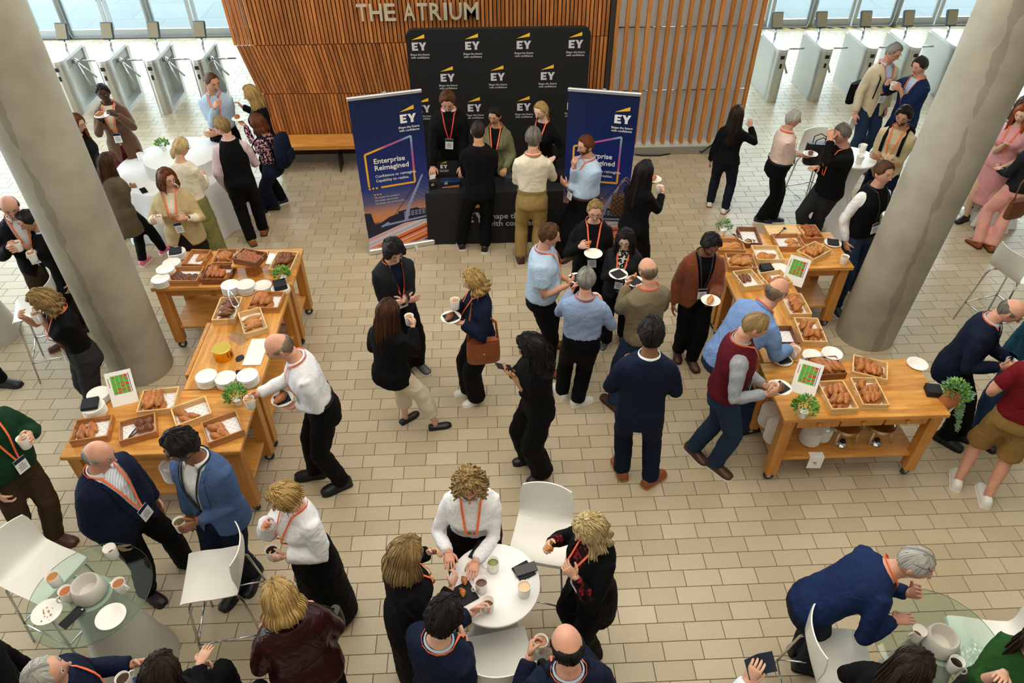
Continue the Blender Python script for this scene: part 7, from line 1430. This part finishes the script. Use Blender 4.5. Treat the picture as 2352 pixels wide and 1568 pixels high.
P_('man in black suit at the counter, seen from behind', (1098, 300), 92, S=1.79, skin='tan', hair=('crop', 'dark'), top=T('black'), jacket=J('blackk', open=0, hem=.46), bottom=B('black'), R='desk', L='desk', shoes=('black', 'white'), ft=[(1114, 570), (1060, 564)])
P_('young man in black sweater with red lanyard behind the counter', (1028, 232), 268, S=1.87, skin='pink', hair=('short', 'brown', dict(th=.016)), top=T('white'), jacket=J('black', open=0, hem=.5), bottom=B('black'), lany='r', hp=28, R=('desk', ('p', 994, 385, .85)), L=('desk', ('p', 1062, 385, .85)), collar=C_['white'], blen=.64)
P_('woman in olive blazer behind the counter', (1136, 266), 260, S=1.66, sex='f', skin='tan', hair=('tied', 'black', dict(hlen=.1)), top=T('black'), jacket=J('oliveg', hem=.46, vw=.1, button=.58), bottom=B('black'), lany='o', badge=False, hp=10, hy=-15, R=('desk', ('p', 1120, 390, .85)), L=('desk', ('p', 1160, 388, .85)))
P_('blond woman in black behind the right end of the counter', (1242, 254), 240, S=1.72, sex='f', skin='pale', hair=('tied', 'blond', dict(hlen=.22)), top=T('black'), bottom=B('black'), lany='o', hp=14, hy=-10, L=('desk', ('p', 1272, 362, .95)), R=('desk', ('p', 1230, 385, .85)))
# --- centre cluster
f = P_('grey-haired woman with black glasses and black sweater holding a croissant', (1367, 483), 264, S=1.70, sex='f', skin='fair', hair=('bun', 'dirty'), top=T('black', hem=.5), bottom=B('black'), glasses='std', lany='o', hp=10, R=('hold', ('p', 1332, 566, 1.18)), L=('plate', ('p', 1372, 582, 1.05)), shoes=('brown', 'brown'))
hold_food(f, 0, 'croissant', 'croissant held up by the woman with black glasses', .85); hold_plate(f, 1, 'empty white plate held by the woman with black glasses')
f = P_('dark-haired woman with glasses and dark green cardigan holding a plate', (1436, 548), 252, S=1.68, sex='f', skin='pale', hair=('long', 'black', dict(hlen=.3)), top=T('bw', hem=.5), jacket=J('charcoal', hem=.46, vw=.09, button=.57, hw=.08, lapel=0), bottom=B('black'), glasses='light', lany='o', hp=20, R=('plate', ('p', 1412, 628, 1.05)), L='pocket', shoes=('grey', 'white'), ft=[(1392, 785), (1430, 770)])
hold_plate(f, 0, 'white plate held by the woman in a dark green cardigan', None, 'on the plate of the woman in a dark green cardigan')
f = P_('man in light blue polo shirt holding a plate, facing right', (1262, 541), 352, S=1.77, skin='pink', hair=('short', 'brown'), top=T('lblue', sl=.35, hem=.53), bottom=B('black'), lany='o', badge=False, R=('hold', ('p', 1302, 655, 1.10)), L=('plate', ('p', 1300, 640, 1.08)), shoes=('tan', 'brown'), ft=[(1258, 855), (1262, 792)], belly=.06, g=1.1, collar=C_['lblue'])
hold_plate(f, 1, 'white plate held by the man in a light blue polo', None, 'on the plate of the man in a light blue polo')
f = P_('man in blue shirt with grey hair, back to the camera, white trainers', (1346, 643), 82, S=1.73, skin='pink', hair=('short', 'grey'), top=T('denim', hem=.575), bottom=B('black'), lany='o', badge=False, R=('mug', ('p', 1384, 698, 1.14)), L=('hold', ('p', 1312, 668, 1.2)), shoes=('white', 'white'), ft=[(1326, 925), (1290, 905)], g=1.1, belly=.03, collar=C_['denim'], foot_yaw=(20, 110))
hold_mug(f, 0, 'white mug of coffee held by the man in a blue shirt', COFFEE)
f = P_('bald man in olive sweater, back to the camera', (1487, 620), 112, S=1.78, skin='pink', hair=('bald', 'fuzz'), top=T('olive', hem=.50, infl=.02), bottom=B('jeans'), lany='o', badge=False, L=('mouth', ('p', 1440, 655, 1.30)), R=('plate', ('p', 1478, 668, 1.12)), shoes=('brown', 'brown'), ft=[(1470, 880), (1410, 930)], g=1.08)
hold_plate(f, 0, 'plate with a navy napkin held by the bald man in olive', None, 'on the plate of the bald man in olive'); hold_food(f, 1, 'croissant', 'pastry held by the bald man in olive', .6)
P_('man in navy suit with brown shoes, back to the camera', (1496, 768), 82, S=1.86, skin='brown', hair=('short', 'black', dict(th=.02)), top=T('white'), jacket=J('navy', open=0, hem=.45), bottom=B('navy'), shoes=('tan', 'tan'), R='mug', L='mug', ft=[(1492, 1106), (1428, 1086)], collar=C_['white'], foot_yaw=(35, 100))
f = P_('bearded man in rust jacket and black shirt looking at his plate', (1632, 563), 268, S=1.73, skin='brown', hair=('short', 'black', dict(th=.026)), beard='black', top=T('black'), jacket=J('rust', hem=.47, vw=.11, button=.55, hw=.13, lapel=0), bottom=B('black'), lany='b', hp=22, hy=12, L=('plate', ('p', 1636, 684, 1.04)), R='down', shoes=('brown', 'brown'), ft=[(1557, 808), (1588, 828)])
hold_plate(f, 1, 'white plate held by the man in a rust jacket', ['pale'], False, 'croissant on the plate of the man in a rust jacket')
P_('bald man in blue shirt bending over the right tables', (1787, 660), 26, S=1.82, skin='pink', hair=('bald', 'fuzz'), top=T('blue', hem=.52, infl=.02), bottom=B('jeans'), lean=48, hp=18, lany='o', badge=False, R=('desk', ('p', 1812, 800, .95)), L=('desk', (.2, .3, .95)), ft=[(1712, 985), (1680, 950)], g=1.12, shoes=('black', 'black'), collar=C_['blue'])
f = P_('man in burgundy gilet and jeans walking with mug and plate', (1734, 748), 348, S=1.84, skin='pink', hair=('crop', 'dirty'), top=T('greychk'), jacket=J('burg', hem=.53, sl=0, open=0, name='gilet', infl=.032), bottom=B('jeans'), lany='o', R=('mug', (.19, .24, 1.12)), L=('plate', ('p', 1755, 884, 1.05)), shoes=('brown', 'white'), ft=[(1640, 1070), (1590, 1035)], hp=22, collar=C_['greychk'], foot_yaw=(310, 300))
hold_mug(f, 0, 'white mug of tea held by the man in a burgundy gilet', 'B58A68'); hold_plate(f, 1, 'white plate held by the man in a burgundy gilet', ['dark'], 'on the plate of the man in a burgundy gilet', 'dark croissant on the plate of the man in a burgundy gilet')
f = P_('man in charcoal blazer with dark floppy hair and folded arms', (904, 577), 300, S=1.76, skin='fair', hair=('mop', 'black'), top=T('navy'), jacket=J('charcoal', hem=.45, button=.6, vw=.07), bottom=B('black'), lany='o', R='crossr', L='crossl', hp=22, shoes=('grey', 'white'), ft=[(935, 848), (962, 838)], watch=0)
f = P_('woman in black jacket and cream trousers holding a mug, long brown hair', (890, 708), 55, S=1.67, sex='f', hair=('long', 'chestnut', dict(hlen=.26)), top=T('black'), jacket=J('black', open=0, hem=.47, infl=.03), bottom=B('creamt', end=.75, wide=.02), shoes=('black', 'black', 'flat'), R=('mug', ('p', 948, 750, 1.18)), L='mugl', ft=[(1000, 978), (932, 962)], foot_yaw=(10, 40))
hold_mug(f, 0, 'white mug of tea held by the woman in cream trousers', 'A98A5A')
f = P_('woman with fluffy blond hair and black outfit carrying a tan handbag', (1086, 644), 196, S=1.68, sex='f', hair=('wavy', 'blond', dict(hlen=.08, hwave=1., hflare=.5)), top=T('navy', hem=.55), bottom=B('black', wide=.035), lany='o', badge=False, R=('mug', ('p', 1052, 690, 1.18)), L=('plate', ('p', 1062, 742, 1.02)), shoes=('white', 'white'), ft=[(1078, 900), (1095, 918)], hp=12)
hold_mug(f, 0, 'white mug of tea held by the woman with the tan handbag', 'A98A5A'); hold_plate(f, 1, 'white plate held by the woman with the tan handbag', ['dark'], 'on the plate of the woman with the tan handbag', 'chocolate croissant on the plate of the woman with the tan handbag')
TANL = M('tan_leather', '8E4A24', .42, bump=.12, bs=40); pb = G(1110, 800, .86); t = thing('handbag', 'large tan leather handbag on the hip of the blond woman', 'bag', (pb.x, pb.y, .70), .12); ob('bag_body', bag_mesh(.32, .11, .27, None, .6), TANL, t, ang=50)
mb = MB(); mb.loft([[(x, -.062-.002*i, z) for x, z in ((-.14+.02*i, .27), (-.1, .20-.05*i), (.1, .20-.05*i), (.14-.02*i, .27))] for i in range(3)], cap=True); ob('flap', mb, TANL, t); mb = MB(); mb.sphere((0, -.072, .15), .012, 8, 6); ob('clasp', mb, GOLD, t)
mb = MB(); sh0 = f.root+f.surf(.815, -.08*f.k, .03)[0]; q = [Vector((-.14, 0, .25)), Vector((-.12, .02, .45)), Matrix.Rotation(-.12, 3, 'Z')@(sh0-Vector(t.location)), Vector((.13, .05, .42)), Vector((.14, 0, .25))]; mb.tube(q, [(.012, .004)]*5, 6); ob('strap', mb, TANL, t, smooth=True)
f = P_('woman with long black curls and black outfit looking at her phone', (1217, 795), 200, S=1.66, sex='f', skin='tan', hair=('long', 'black', dict(hlen=.30, hwave=1.2, hflare=.7, th=.03)), top=T('black', hem=.55, sl=.75), bottom=B('black', wide=.045), R=('phone', ('p', 1170, 850, 1.16)), L=('phone', ('p', 1178, 862, 1.14)), hp=24, hy=-10)
gp = f.root+f.grip[0][0]; phone('phone held by the woman with long black curls', 0, 0, 0, 1.2, None, (.5, 0, 1.9), gp+V(-.03, -.01, .02))
finish_people()
